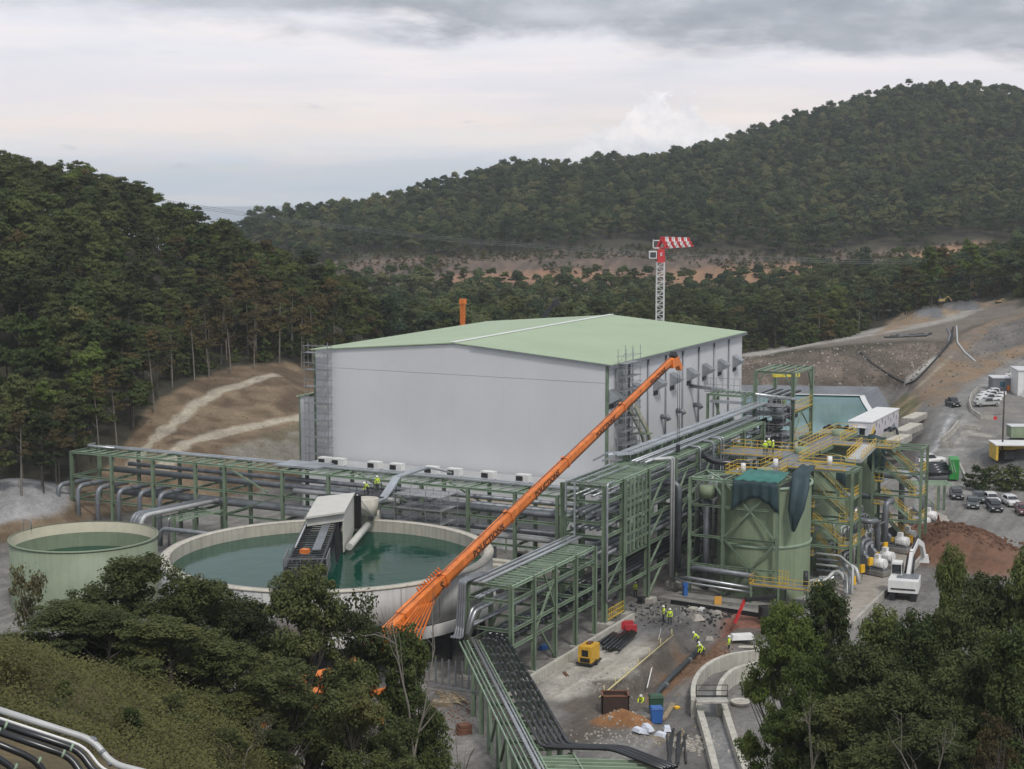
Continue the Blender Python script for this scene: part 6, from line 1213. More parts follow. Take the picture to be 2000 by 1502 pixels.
# ================= red and white tower crane
tcx = R(1289, 600, 420); tb = thing('tower_crane', 'white lattice tower crane with red slewing unit and red-white striped jib', 'tower crane', (tcx[0], tcx[1], 2))
def TCp(px, py): p = R(px, py, 420); return np.array([tcx[0] + (px - 1289) * 420 / F * 1.0, tcx[1], p[2]])
z0, z1 = 2.0, TCp(1289, 512)[2]; hwm = .95
for sx in (-1, 1):
    for sy in (-1, 1): member(tb, 'mast_leg', (tcx[0] + sx * hwm, tcx[1] + sy * hwm, z0), (tcx[0] + sx * hwm, tcx[1] + sy * hwm, z1), .2, WHITE)
nseg = 24
for i in range(nseg):
    za, zb = z0 + (z1 - z0) * i / nseg, z0 + (z1 - z0) * (i + 1) / nseg; s = 1 if i % 2 else -1
    for y in (-hwm, hwm): member(tb, 'lacing', (tcx[0] - s * hwm, tcx[1] + y, za), (tcx[0] + s * hwm, tcx[1] + y, zb), .1, WHITE); member(tb, 'lacing', (tcx[0] - hwm, tcx[1] + y, zb), (tcx[0] + hwm, tcx[1] + y, zb), .09, WHITE)
    for x in (-hwm, hwm): member(tb, 'lacing', (tcx[0] + x, tcx[1] - s * hwm, za), (tcx[0] + x, tcx[1] + s * hwm, zb), .09, WHITE)
zt = z1; b = MB(); b.box((tcx[0] + .1, tcx[1], zt + 1.6), (2.0, 2.0, 3.4), taper=.85); b.build('slewing_unit', RED, tb); b = MB(); b.box((tcx[0] - 2.0, tcx[1] - .4, zt + 1.9), (1.9, 1.9, 1.9)); cabt = b.build('cab', WHITE, tb); b = MB(); b.box((tcx[0] - 2.0, tcx[1] - 1.36, zt + 1.9), (1.5, .06, 1.4)); b.build('window', GLASS, cabt)
b = MB(); b.box((tcx[0] - 1.9, tcx[1], zt + 4.6), (.2, 1.6, 2.2)); b.box((tcx[0] - 1.2, tcx[1], zt + 5.5), (1.6, 1.6, .2)); b.box((tcx[0] - 1.2, tcx[1], zt + 3.6), (1.6, 1.6, .2)); b.build('counter_frame', WHITE, tb)
jd = np.array([.30, .95, -.02])                                 # jib points away and slightly right
for i in range(9):
    p = np.array([tcx[0] + .2, tcx[1] + 1, zt + 3.6]) + jd * 4.0 * i; q = p + jd * 3.9; hj = 2.6 - .06 * i; b = MB(); w = 1.15
    tri = lambda o: [o + np.array([-w, 0, 0]), o + np.array([w, 0, 0]), o + np.array([0, 0, hj])]
    a, c = tri(p), tri(q); 
    for k in range(3): b.beam(a[k], c[k], .42)
    b.beam(a[0], c[2], .3); b.beam(a[1], c[2], .3); b.beam(a[2], c[0], .3); b.beam(a[2], c[1], .3); b.beam(a[0], a[1], .22); b.beam(a[0], a[2], .3); b.beam(a[1], a[2], .3); b.beam((a[0] + a[2]) / 2, (c[0] + c[2]) / 2, .5); b.beam((a[1] + a[2]) / 2, (c[1] + c[2]) / 2, .5); b.build('jib_section', RED if i % 2 == 0 else WHITE, tb)
put_text(tb, 'E', 1.1, (tcx[0] + .1, tcx[1] - 1.04, zt + 2.0), (1, 0, 0), (0, 0, 1), WHITE)
# ================= power lines
PL = ((168, 363, 520), (560, 430, 560), (1270, 496, 600), (2040, 514, 660))
for k in range(3):
    b = MB(); pts_ = []
    for i in range(41):
        t = i / 40 * 3; j = min(2, int(t)); f_ = t - j; a, c = PL[j], PL[j + 1]; px = a[0] + (c[0] - a[0]) * f_; d = a[2] + (c[2] - a[2]) * f_; py = np.interp(px, [168, 350, 560, 900, 1270, 1650, 2040], [363, 399, 430, 470, 496, 511, 511]) + (k - 1) * 3.5; pts_.append(R(px, py, d + k * 2.5))
    b.tube(pts_, .07, 4, False); o_ = b.build('power_cable', PIPEG); tagset(o_, ['uppermost thin power cable spanning the valley', 'middle thin power cable spanning the valley', 'lowest thin power cable spanning the valley'][k], 'cable', 'power cables across the valley')
# ================= pond behind the tower
def pwz(px, py, z): p = P(px, py, z); return (p[0], p[1])
rim = [P(a, c, 2.9) for a, c in ((1440, 752), (1715, 756), (1735, 790), (1750, 835), (1750, 885), (1440, 885))]; inn = [P(a, c, .8) for a, c in ((1440, 770), (1684, 775), (1690, 788), (1712, 822), (1712, 880), (1440, 880))]; b = MB(); b.add(rim + inn, [(i, (i + 1) % 6, 6 + (i + 1) % 6, 6 + i) for i in range(6)]); o_ = b.build('pond_liner', LINER); md = o_.modifiers.new('t', 'SOLIDIFY'); md.thickness = .1; o_['kind'] = 'structure'
b = MB(); b.add(inn, [tuple(range(6))]); o_ = b.build('pond_water', PWATER); o_['kind'] = 'structure'
b = MB()
for a, c in ((0, 1), (1, 2), (2, 3)): b.beam(inn[a] + np.array([0, 0, .35]), inn[c] + np.array([0, 0, .35]), 1.4, .12)
tagset(b.build('pond_edge_strip', WHITE), 'white welded strip along the waterline of the turquoise pond', 'pond edge')
# white container cabin
def Lb(p, w, l, h, rz, m, name, parent): b = MB(); b.box(np.asarray(p) + np.array([0, 0, h / 2]), (w, l, h), rz); return b.build(name, m, parent)
cz_ = P(1679, 868, 1.0); cc = cz_ + U * 5.8 * 1.9; ct = thing('white_container', 'white container cabin with an open doorway beside the pond', 'container', (cz_[0], cz_[1], 1.0)); rzc = ROTU - math.pi / 2
CW, CL, CH = 4.4, 22, 4.3
Lb(cz_ + U * CL / 2, CW, CL, CH, rzc, mat('container_white', (.62, .59, .62), .5, 0, .08, .5, streak=.1), 'body', ct); Lb(cz_ + U * CL / 2 + np.array([0, 0, CH]), CW + .3, CL + .3, .2, rzc, WHITE, 'roof', ct)
Lb(cz_ - U * .05 + V * .45 + np.array([0, 0, .2]), 1.0, .12, 3.0, rzc, BLK, 'doorway', ct); Lb(cz_ - U * .12 - V * .75 + np.array([0, 0, .2]), 1.1, .1, 3.1, rzc, WHITE, 'door', ct); Lb(cz_ - U * .4 + np.array([0, 0, 3.3]), 2.6, .9, .12, rzc, WHITE, 'canopy', ct)
for i in range(9): Lb(cz_ + U * (1.5 + i * 2.3) + V * (CW / 2 + .03) + np.array([0, 0, 3.2 if i % 2 else 2.6]), .08, .3, .8, rzc, PIPEG, 'bracket', ct)
Lb(cz_ + U * 2.2 + V * (CW / 2 + .05) + np.array([0, 0, 1.9]), .1, 1.8, .6, rzc, BLK, 'logo_panel', ct)
railing(ct, [cz_ - U * .5 + V * 2.6 + np.array([0, 0, .3]), cz_ + U * 8 + V * 3.6 + np.array([0, 0, .3]), cz_ + U * 14 + V * 4.6 + np.array([0, 0, .3])], 1.1, 1.2)
for k, (px, py, w, h, lab) in enumerate(((1736, 868, 2.0, 2.6, 'grey generator box behind the white container'), (1640, 862, 7.0, 2.4, 'long pale tank covered by black hoses behind the tower'))):
    p = P(px, py, 1.2); t = thing('plant_unit', lab, 'equipment', tuple(p)); Lb(p, w, 2.2, h, rzc, CREAM, 'casing', t); Lb(p + np.array([0, 0, h]), w * .9, 1.8, .25, rzc, BLK if k else PIPEG, 'cover', t)
    for i in range(4 if k else 2):
        q = p + V * (-w / 2 + w * (i + .5) / (4 if k else 2)) + np.array([0, 0, h + .3]); b = MB(); b.pipe([q - U * 1.2, q, q + V * .8 + np.array([0, 0, .5]), q + V * 1.4 - np.array([0, 0, 2.0])], .25, 8); b.build('hose', BLACK, t)
hp = thing('hopper_platform', 'raised platform with dark hopper and yellow railings before the white container', 'platform', tuple(UV(258, -70, 0)))
hq = [P(a, c, 8.2) for a, c in ((1618, 872), (1662, 874), (1672, 855), (1612, 850))]
pbox(hp, 'hopper', TARPD, 262, 268, -76, -69.5, 5.5, 8.4); pbox(hp, 'deck', GALV, 250, 262, -78, -66, 8.0, 8.2); railing(hp, [UV(250, -78, 8.2), UV(250, -66, 8.2), UV(262, -66, 8.2), UV(270, -67, 9.5)], 1.1, .8); railing(hp, [UV(256, -74.5, 8.2), UV(256, -69, 8.2), UV(262, -69, 8.2)], 1.2, .5); pbox(hp, 'kick_plate', YEL, 255.8, 256, -74.6, -68.9, 8.2, 8.7)
for u in (250.5, 261.5):
    for v in (-77.5, -66.5): member(hp, 'leg', UV(u, v, 0), UV(u, v, 8), .35, GREEN, kind='I')
stair(hp, UV(250, -79, 12), UV(258, -79, 8.3), 1.0, YEL)
# concrete blocks beside the road
for k, (px, py, l_) in enumerate(((1786, 822, 7), (1773, 845, 8), (1755, 866, 6))):
    p = P(px, py, 2.0); t = thing('concrete_block', ['uppermost pale concrete block by the road', 'middle pale concrete block by the road', 'lowest pale concrete block behind the container'][k], 'concrete block', tuple(p), group='pale concrete blocks along the road'); Lb(p, 2.6, l_ * 1.5, 1.1, rzc - .05, CONC, 'block', t); Lb(p + np.array([0, 0, 1.1]), 2.5, l_ * 1.5 - .2, .1, rzc - .05, CREAM, 'cap', t)
# ================= vehicles
def car(kind, paint):
    """one car with the nose towards -y; kinds: suv, pickup, van"""
    t = thing('parked_car', 'car', 'car', (0, 0, 0)); L_, Wd, H = {'suv': (4.5, 1.86, 1.62), 'pickup': (5.2, 1.88, 1.8), 'car': (4.3, 1.8, 1.46)}[kind]; h = L_ / 2; w = Wd / 2
    if kind == 'pickup': prof = [(-h, .45), (-h, .95), (-h + .15, 1.08), (-1.15, 1.2), (-.35, H), (1.0, H), (1.15, 1.2), (h, 1.15), (h, .45)]
    elif kind == 'suv': prof = [(-h, .42), (-h, .85), (-h + .2, .98), (-1.05, 1.08), (-.4, H - .03), (.6, H), (1.9, H - .06), (h, 1.0), (h, .42)]
    else: prof = [(-h, .4), (-h, .75), (-h + .2, .86), (-1.0, .98), (-.3, H - .02), (.7, H), (1.7, .98), (h, .92), (h, .4)]
    b = MB(); vs = []; n = len(prof)
    for s in (-1, 1):
        for y, z in prof: vs.append((s * (w if z < 1.05 else w * .80), y, z))
    b.add(vs, [tuple(range(n)), tuple(range(n, 2 * n))[::-1]] + [(i, n + i, n + (i + 1) % n, (i + 1) % n) for i in range(n)]); body = b.build('body', paint, t)
    zt = H - .12; b = MB(); y0, y1 = (-1.0, -.42)
    b.add([(-w * .78, -1.02, 1.12), (w * .78, -1.02, 1.12), (w * .70, -.46, zt), (-w * .70, -.46, zt)], [(0, 1, 2, 3)]); b.v = [(x, y - .06, z + .05) for x, y, z in b.v]; b.build('windscreen', GLASS, t)
    ye = 1.0 if kind == 'pickup' else 1.55
    for s in (-1, 1): b = MB(); b.add([(s * w * .93, -.75, 1.12), (s * w * .93, ye, 1.12), (s * w * .84, ye - .25, zt), (s * w * .84, -.38, zt)], [(0, 1, 2, 3)]); b.build('side_window', GLASS, t)
    if kind == 'pickup': b = MB(); b.box((0, 1.85, 1.17), (w * 1.7, 1.3, .06)); b.build('load_bed', DARK, t)
    b = MB(); yb = {'pickup': 1.08, 'suv': 2.1, 'car': 1.4}[kind]; b.add([(-w * .7, yb, 1.2), (w * .7, yb, 1.2), (w * .66, yb - .12, zt), (-w * .66, yb - .12, zt)], [(0, 1, 2, 3)]); b.v = [(x, y + .06, z) for x, y, z in b.v]; b.build('rear_window', GLASS, t)
    for s in (-1, 1):
        b = MB(); b.box((s * w * .72, -h - .01, .78), (.36, .06, .16)); b.build('headlight', WHITE, t); b = MB(); b.box((s * w * .8, h + .01, .85), (.2, .05, .3)); b.build('tail_light', RED, t)
        for y in (-h + .85, h - .85): b = MB(); b.tube([(s * (w - .22), y, .35), (s * (w + .02), y, .35)], .35, 14); wh = b.build('wheel', TYRE, t); b = MB(); b.tube([(s * (w + .0), y, .35), (s * (w + .03), y, .35)], .2, 10); b.build('rim', GALV, wh)
    b = MB(); b.box((0, -h - .02, .66), (w * .9, .05, .16)); b.build('grille', BLK, t); b = MB(); b.box((0, -h - .03, .5), (.5, .04, .11)); b.build('number_plate', WHITE, t); return t
def paintm(n, c, r=.3): m = mat(n, c, r, .1, .06, .5, spec=.6); return m
PD = paintm('dark_grey_paint', (.035, .038, .042)); PG = paintm('slate_paint', (.075, .09, .095)); PWh = paintm('car_white', (.66, .66, .66)); PR = paintm('maroon_paint', (.12, .035, .045)); PS = paintm('silver_paint', (.33, .34, .32)); PBk = paintm('black_paint', (.018, .02, .023))
cars = {}
def getcar(kind, p): 
    k = (kind, p.name)
    if k in cars: return None
    cars[k] = car(kind, p); return cars[k]
def place_car(kind, p, px, py, z, rz, lab, group, name='parked_car', cat='car', scale=1.0):
    q = onground(px, py)
    c = getcar(kind, p)
    if c is None: c = dup(cars[(kind, p.name)], q, rz)
    else: c.location = v3(q); c.rotation_euler = (0, 0, rz)
    c['label'] = lab; c['group'] = group; c['category'] = cat; c.name = name; c.scale = (scale,) * 3; return c
G1 = 'cars parked in the lower car park'
place_car('suv', PD, 1868, 973, 0, -.15, 'dark grey car, leftmost in the lower car park', G1); place_car('suv', PG, 1911, 980, 0, -.25, 'grey-blue car parked half behind another in the second slot', G1); place_car('suv', PG, 1900, 991, 0, -.25, 'slate coloured car nearest the green steel in the lower car park', G1)
place_car('suv', PWh, 1936, 982, 0, -.05, 'white car mostly hidden behind a black one', G1); place_car('suv', PBk, 1942, 997, 0, -.08, 'black car in front of the hidden white one', G1); place_car('suv', PWh, 1974, 987, 0, .02, 'white car between the black and the maroon car', G1); place_car('suv', PR, 1998, 1004, 0, -.1, 'maroon car cut by the right edge of the picture', G1)
place_car('pickup', PBk, 1861, 793, 4, .08, 'dark pick-up truck driving on the gravel road', 'vehicles on the site road', 'driving_car', 'pickup truck')
place_car('pickup', PS, 1927, 793, 4, math.radians(-82), 'silver pick-up truck in front of the white ones behind the barrier', 'pick-ups behind the barrier', cat='pickup truck')
for k, (px, py) in enumerate(((1931, 785), (1935, 779), (1940, 774))): place_car('pickup', PWh, px, py, 4, math.radians(-80), ['white pick-up truck directly behind the silver one', 'white pick-up truck in the middle of the row behind the barrier', 'white pick-up truck farthest back behind the barrier'][k], 'pick-ups behind the barrier', cat='pickup truck')
place_car('car', PWh, 1982, 738, 5, math.radians(70), 'pale yellow-white van parked beside the grey site cabin', 'vehicles on the site road', cat='car')
place_car('pickup', PWh, 1817, 905, 1, math.radians(100), 'white truck cab parked beyond the green dumper', 'vehicles on the site road', cat='truck')
# ---- cabins, barriers, pole
p = onground(1952, 760); t = thing('site_cabin', 'grey flat-roofed site cabin with a blue window beyond the pick-ups', 'cabin', tuple(p)); Lb(p, 4.0, 5, 2.7, -.1, paintm('cabin_grey', (.16, .17, .19), .6), 'body', t); Lb(p + np.array([0, 0, 2.7]), 4.3, 5.3, .2, -.1, WALL, 'roof', t); Lb(p + np.array([-.1, -2.5, .9]), 1.1, .1, 1.1, -.1, mat('blue_glass', (.03, .10, .13), .2), 'window', t); Lb(p + np.array([1.2, -2.6, 0]), .7, .1, 1.2, -.1, ORANGE, 'orange_box', t)
p = onground(2005, 770); t = thing('white_site_building', 'white two-storey site building at the right edge of the picture', 'building', tuple(p)); Lb(p, 5.5, 8, 5.6, -.1, WHITE, 'body', t); Lb(p + np.array([0, 0, 5.6]), 6, 8.4, .2, -.1, WALL, 'roof', t); stair(t, p + np.array([-2.6, -4.6, 0]), p + np.array([1.6, -4.6, 3]), 1, WHITE, WHITE)
def barrier_run(name, lab, pts, h=.85, w=.55, m=None, seg=3.0):
    t = thing(name, lab, 'barrier', tuple(onground(*pts[0]))); P3 = [onground(a, c) for a, c in pts]
    for a, c in zip(P3[:-1], P3[1:]):
        n = max(1, round(float(np.linalg.norm(c - a)) / seg))
        for i in range(n):
            q0 = a + (c - a) * i / n; q1 = a + (c - a) * (i + 1) / n; d = (q1 - q0) * .015; b = MB(); b.beam(q0 + d + np.array([0, 0, .18]), q1 - d + np.array([0, 0, .18]), w, .36); b.beam(q0 + d + np.array([0, 0, h * .68]), q1 - d + np.array([0, 0, h * .68]), w * .4, h * .64); b.build('barrier_block', m or CONC, t)
    return t
barrier_run('concrete_barrier', 'curved concrete barrier around the pick-up trucks', [(1910, 762), (1897, 775), (1893, 790), (1898, 806), (1915, 818), (1945, 821)]); barrier_run('concrete_barrier', 'concrete barrier slanting along the gravel road', [(1872, 832), (1856, 852), (1838, 866)], 1.2, .7); barrier_run('concrete_barrier', 'short level concrete barrier by the red block', [(1836, 874), (1864, 876)], 1.2, .7); barrier_run('concrete_barrier', 'low concrete barrier pieces in the middle of the upper yard', [(1880, 837), (1916, 841)], .8, .6)
barrier_run('kerb', 'thin pale kerb between the road and the lower car park', [(1868, 896), (1880, 920), (1888, 940)], .35, .3)
barrier_run('concrete_wall', 'low concrete wall behind the lower car park at the right edge', [(1960, 937), (2010, 940)], 1.2, .4)
p0_ = onground(1957, 898); p1_ = p0_.copy(); p1_[2] = R(1962, 765, math.hypot(p0_[0], p0_[1]))[2]; t = thing('wooden_pole', 'tall dark wooden pole with a red sign in the upper yard', 'pole', tuple(p0_)); b = MB(); b.tube([p0_, p1_], .17, 8, True, .13); b.build('pole', mat('dark_pole', (.06, .055, .05), .9), t); b = MB(); b.tube([(p1_ * .62 + p0_ * .38) + np.array([-1.6, -.5, 0]), (p1_ * .62 + p0_ * .38) + np.array([-1.6, -.56, 0])], .35, 14); b.build('round_sign', RED, t); b = MB(); b.beam((p1_ * .64 + p0_ * .36) + np.array([-1.9, -.4, .3]), (p1_ * .64 + p0_ * .36) + np.array([.2, 0, .5]), .07); b.build('sign_arm', DARK, t)
p = onground(1985, 895); t = thing('yellow_shed', 'yellow open-fronted shed with a white roof near the pole', 'shed', tuple(p)); Lb(p + np.array([0, 2.5, 0]), 8, .2, 2.6, -.05, YEL, 'back_wall', t); Lb(p + np.array([-4, 0, 0]), .4, 5, 2.6, -.05, YEL, 'side_wall', t); Lb(p + np.array([.2, 0, 2.6]), 9, 5.6, .2, -.05, WHITE, 'roof', t); Lb(p + np.array([-1.6, 0, 0]), 2, 2.2, 1.3, .1, DARK, 'machine', t)
p = onground(1992, 853); t = thing('green_container', 'small green container at the right edge of the upper yard', 'container', tuple(p)); Lb(p, 4, 3, 2, 0, TANKG, 'body', t); Lb(p + np.array([0, 0, 2]), 4.2, 3.2, .12, 0, WALL, 'lid', t)
p = onground(1845, 937); t = thing('green_dumper', 'bright green machine with black ribbed hoses behind the right stair tower', 'machine', tuple(p)); Lb(p + np.array([1.5, 0, .4]), 1.6, 4.0, 3.4, -.2, mat('bright_green', (.03, .26, .05), .5), 'body', t)
for i in range(4): b = MB(); b.tube([p + np.array([-3.5, -1.5 + i, 1.3 + .25 * i]), p + np.array([.6, -1.5 + i, 1.6 + .25 * i])], .5, 12); b.build('black_roll', BLACK, t); b = MB(); b.beam(p + np.array([.3 + .45 * i, -1.8, 3.9]), p + np.array([.9 + .45 * i, -2.0, 1.6]), .16); b.build('rib', GREENL, t)
p = P(1806, 935, 7.5); t = thing('green_portal_frame', 'low green steel frame sticking out towards the car park', 'steel frame', tuple(onground(1830, 1000)))
q0 = np.array([p[0], p[1], 0]); bas = onground(1832, 996)
for i in range(3): member(t, 'beam', bas + np.array([-5.2, 1.5 * i - 1, 4.2]), bas + np.array([1.8, 1.5 * i - 1, 4.2]), .22, GREENL, .28)
for i in range(3): member(t, 'cross_beam', bas + np.array([-4.6 + 3 * i, -1, 4.2]), bas + np.array([-4.6 + 3 * i, 2, 4.2]), .2, GREEN)
for dx in (0, .9): member(t, 'column', bas + np.array([dx, 0, 0]), bas + np.array([dx, 0, 4.1]), .34, GREEN, kind='I')
member(t, 'brace', bas + np.array([0, 0, .3]), bas + np.array([-4.4, 0, 4]), .2, GREEN); railing(t, [bas + np.array([-.6, -.8, 0]), bas + np.array([-.6, -.8, 2.4])], 1, 1)
p = P(1823, 1028, 0); t = thing('cable_drum', 'small brown cable drum standing on the pump apron', 'cable drum', tuple(p)); b = MB(); b.tube([p + np.array([-.6, 0, .9]), p + np.array([.6, 0, .9])], .6, 16); b.build('core', RUST, t)
for s in (-1, 1): b = MB(); b.tube([p + np.array([s * .6, 0, .9]), p + np.array([s * .7, 0, .9])], .9, 18); b.build('flange', RUST, t)
# ---- white excavator
ex0 = P(1766, 1166, 0); ex = thing('white_excavator', 'white excavator with raised curved arm standing at the edge of the apron', 'excavator', (0, 0, 0))
for s in (-1, 1): b = MB(); b.box((s * 1.1, 0, .45), (.6, 4.2, .85)); b.build('track', BLK, ex)
b = MB(); b.box((0, -.3, 1.6), (3.2, 3.6, 1.3)); b.build('body', WHITE, ex); b = MB(); b.box((.35, .2, 2.32), (2.3, 2.0, .14)); b.build('engine_cover', PIPEG, ex); b = MB(); b.box((-.9, .9, 3.0), (1.2, 1.6, 1.5), taper=.9); b.build('cab', WHITE, ex)
b = MB(); b.box((-.9, .08, 3.05), (1.0, .08, 1.0)); b.build('cab_window', GLASS, ex); b = MB(); b.box((-.28, .9, 3.05), (.06, 1.2, 1.0)); b.build('cab_window', GLASS, ex)
b = MB(); b.box((0, -2.12, 1.35), (2.6, .06, .16)); b.build('vent', DARK, ex)
for k, pl in enumerate((((.3, 1.2, 2.2), (.5, 2.6, 4.4), (.9, 4.4, 5.4)), ((.9, 4.4, 5.4), (1.3, 6.4, 4.6), (1.5, 7.2, 3.2)))): b = MB(); [b.beam(a, c, .38, .6) for a, c in zip(pl[:-1], pl[1:])]; b.build('arm', WHITE, ex)
for a, c in (((.7, 1.4, 2.2), (.8, 2.6, 4.0)), ((-.1, 1.4, 2.2), (.1, 2.6, 4.0)), ((.5, 2.8, 4.8), (.9, 4.6, 5.9))): b = MB(); b.tube([a, c], .13, 8); b.build('cylinder', DARK, ex)
b = MB(); b.box((1.55, 7.5, 2.8), (1.1, .7, .9), taper=.7); b.build('bucket', WHITE, ex)
ex.location = v3(ex0); ex.rotation_euler = (0, 0, math.radians(-18)); ex.scale = (1.12,) * 3
# ---- red boom machine by the soil
p = P(1440, 1222, 0); t = thing('red_boom_machine', 'small dark machine with a red lifting arm by the dug ground', 'machine', tuple(p)); b = MB(); b.beam(p + np.array([-.3, 0, .3]), p + np.array([.9, .6, 2.9]), .28); b.build('red_arm', RED, t); b = MB(); b.beam(p + np.array([.9, .6, 2.9]), p + np.array([4.6, .9, 3.2]), .6, .4); b.build('black_head', BLK, t); b = MB(); b.box(p + np.array([3.8, .8, 1.3]), (2.2, 1.4, 1.6), .2); b.build('body', DARK, t)
# ================= works area
wl = thing('concrete_retaining_wall', 'low pale concrete wall running beside the two pipe racks', 'wall', tuple(UV(146, -70, 0)))
for i in range(9): u = 139 + i * 3.7; pbox(wl, 'wall_section', mat('pale_concrete', (.48, .46, .40), .9, 0, .2, .8, streak=.3) if 'pale_concrete' not in MATS else MATS['pale_concrete'], u + .02, u + 3.68, -70.5, -70.1, -.3, .95)
p = P(1150, 1297, 0); gn = thing('yellow_generator', 'yellow wheeled generator on the white stone floor', 'generator', tuple(p)); Lb(p + np.array([0, 0, .45]), 1.5, 2.3, 1.7, -.45, mat('machine_yellow', (.62, .36, .03), .5, 0, .2, 2), 'casing', gn); q = p + np.array([-.45, -1.02, 1.1]); Lb(q + np.array([0, 0, 0]), .75, .1, .7, -.45, BLK, 'control_window', gn); Lb(p + np.array([-.45, -1.03, .5]), 1.1, .08, .45, -.45, BLK, 'vent', gn); Lb(p + np.array([0, 0, .25]), 1.8, 2.7, .2, -.45, DARK, 'base', gn); Lb(p + np.array([.1, .3, 2.15]), .5, .9, .18, -.45, RUST, 'exhaust_cover', gn)
for s in (-1, 1): b = MB(); c = p + np.array([s * .8, .35 * s * -1, .3]); b.tube([c - np.array([.1, 0, 0]), c + np.array([.1, 0, 0])], .3, 12); b.build('wheel', TYRE, gn)
def loose(name, lab, pts, r, m, group=None, cat='pipe'): b = MB(); b.tube(pts, r, 10); o = b.build(name, m); return tagset(o, lab, cat, group)
for i in range(4): a = P(1163 + i * 7, 1252 + i * 3, .25); loose('black_pipe', ['short black pipe farthest left of the stack by the wall', 'second short black pipe lying by the wall', 'third short black pipe lying by the wall', 'short black pipe lying by the wall, next to the long bundle'][i], [a, P(1193 + i * 5, 1233 + i * 2, .25)], .16, BLACK, 'short black pipes by the wall')
for i in range(6): a = P(1178 + i * 6, 1266 + (i % 3) * 2, .25 + .28 * (i % 2)); loose('black_pipe', 'long black pipe of the bundle lying beyond the yellow generator', [a, P(1222 + i * 4, 1232 + (i % 3) * 2, .25 + .28 * (i % 2))], .17, BLACK, 'long black pipes in a bundle')
p = P(1223, 1228, 0); t = thing('red_barrels', 'red plastic barrier lying at the end of the concrete wall', 'barrier', tuple(p)); Lb(p, 1.6, .6, .9, .3, REDB, 'block', t); Lb(p + np.array([.5, -.9, 0]), 1.3, .5, .7, -.2, REDB, 'block', t)
tz = 0
tp = [np.append(q, -1.35) for q in [xy(1262, 1356), xy(1308, 1302), xy(1366, 1247)]]
o_ = loose('trench_pipe', 'long dark grey pipe being laid in the open trench', [np.array(q) + np.array([0, .2, 0]) for q in tp], .30, mat('slate_pipe', (.05, .065, .075), .45)); b = MB()
for f_ in (.15, .35, .8): q = tp[0] + (tp[2] - tp[0]) * f_; b.tube([q - (tp[2] - tp[0]) * .004, q + (tp[2] - tp[0]) * .004], .36, 12)
b.build('pipe_clamp', GALV, o_)
loose('white_pole', 'thin white pole leaning over the trench from the workers above', [P(1264, 1343, -.9), P(1291, 1228, .2)], .06, WHITE, cat='pole')
for k, (a, c) in enumerate((((1180, 1355), (1315, 1240)), ((1170, 1362), (1305, 1248)))): loose('yellow_rail', ['upper yellow tube rail lying along the trench', 'lower yellow tube rail lying along the trench'][k], [P(a[0], a[1], .8 if k == 0 else .3), P(c[0], c[1], .8 if k == 0 else .3)], .05, PALEYEL, 'yellow tube rails by the trench', 'rail')
for k in range(7): q = P(1180 + k * 22, 1358 - k * 19, 0); loose('rail_post', 'short yellow post of the trench guard rail', [q, q + np.array([0, 0, .9])], .05, PALEYEL, 'posts of the trench guard rail', 'post')
p = P(1201, 1390, 0); t = thing('rusty_skip', 'rusty dark steel box open at the top beside the trench', 'skip', tuple(p))
for dx, dy, w, l_ in ((0, -.9, 2.6, .1), (0, .9, 2.6, .1), (-1.25, 0, .1, 1.9), (1.25, 0, .1, 1.9)): Lb(p + np.array([dx, dy, 0]), w, l_, 1.75, 0, mat('dark_rust', (.05, .03, .025), .8) if 'dark_rust' not in MATS else MATS['dark_rust'], 'side_plate', t); Lb(p + np.array([dx, dy, 1.75]), w + .1, l_ + .1, .08, 0, RUST, 'rim', t)
Lb(p + np.array([0, 0, 1.3]), 2.4, 1.7, .1, 0, RUST, 'contents', t)
def bin_(px, py, m, lab, s=1.0):
    p = P(px, py, 0); t = thing('wheeled_bin', lab, 'bin', tuple(p)); b = MB(); b.box(p + np.array([0, 0, .75 * s]), (1.0 * s, .8 * s, 1.3 * s), .1, taper=1.12); b.build('body', m, t); b = MB(); b.box(p + np.array([0, 0, 1.5 * s]), (1.2 * s, 1.0 * s, .2 * s), .1, taper=.85); b.build('lid', m, t)
    for s_ in (-1, 1): b = MB(); b.tube([p + np.array([s_ * .45, .2, .1]), p + np.array([s_ * .52, .2, .1])], .12, 8); b.build('wheel', TYRE, t)
bin_(1281, 1393, mat('bin_green', (.03, .08, .045), .5), 'dark green wheeled bin beside the trench end', 1.15); bin_(1282, 1412, BLUEB, 'blue plastic bin in front of the green one')
def rubble(name, lab, cat, px, py, n, r, m, spread, kind=None, z=0.0):
    g = np.random.default_rng(int(px) * 3 + int(py)); c = P(px, py, 0); b = MB()
    for _ in range(n):
        q = c + np.array([g.normal() * spread, g.normal() * spread, 0]); rr = r * g.uniform(.4, 1.2); a = g.uniform(0, 3); k = len(b.v); b.box((q[0], q[1], gz(q[0], q[1]) + rr * .3 + z), (rr * 2, rr * g.uniform(1, 1.8), rr * g.uniform(.7, 1.3)), a, taper=g.uniform(.4, .8))
    o = b.build(name, m); return tagset(o, lab, cat, kind=kind)
for k, (a, c, s) in enumerate(((1386, 1222, .9), (1362, 1212, .7), (1400, 1200, .5))): rubble('rock', ['large pale boulder above the trench workers', 'flat pale boulder left of the biggest one', 'small pale rock near the red machine'][k], 'rock', a, c, 1, s, STONE, .01)
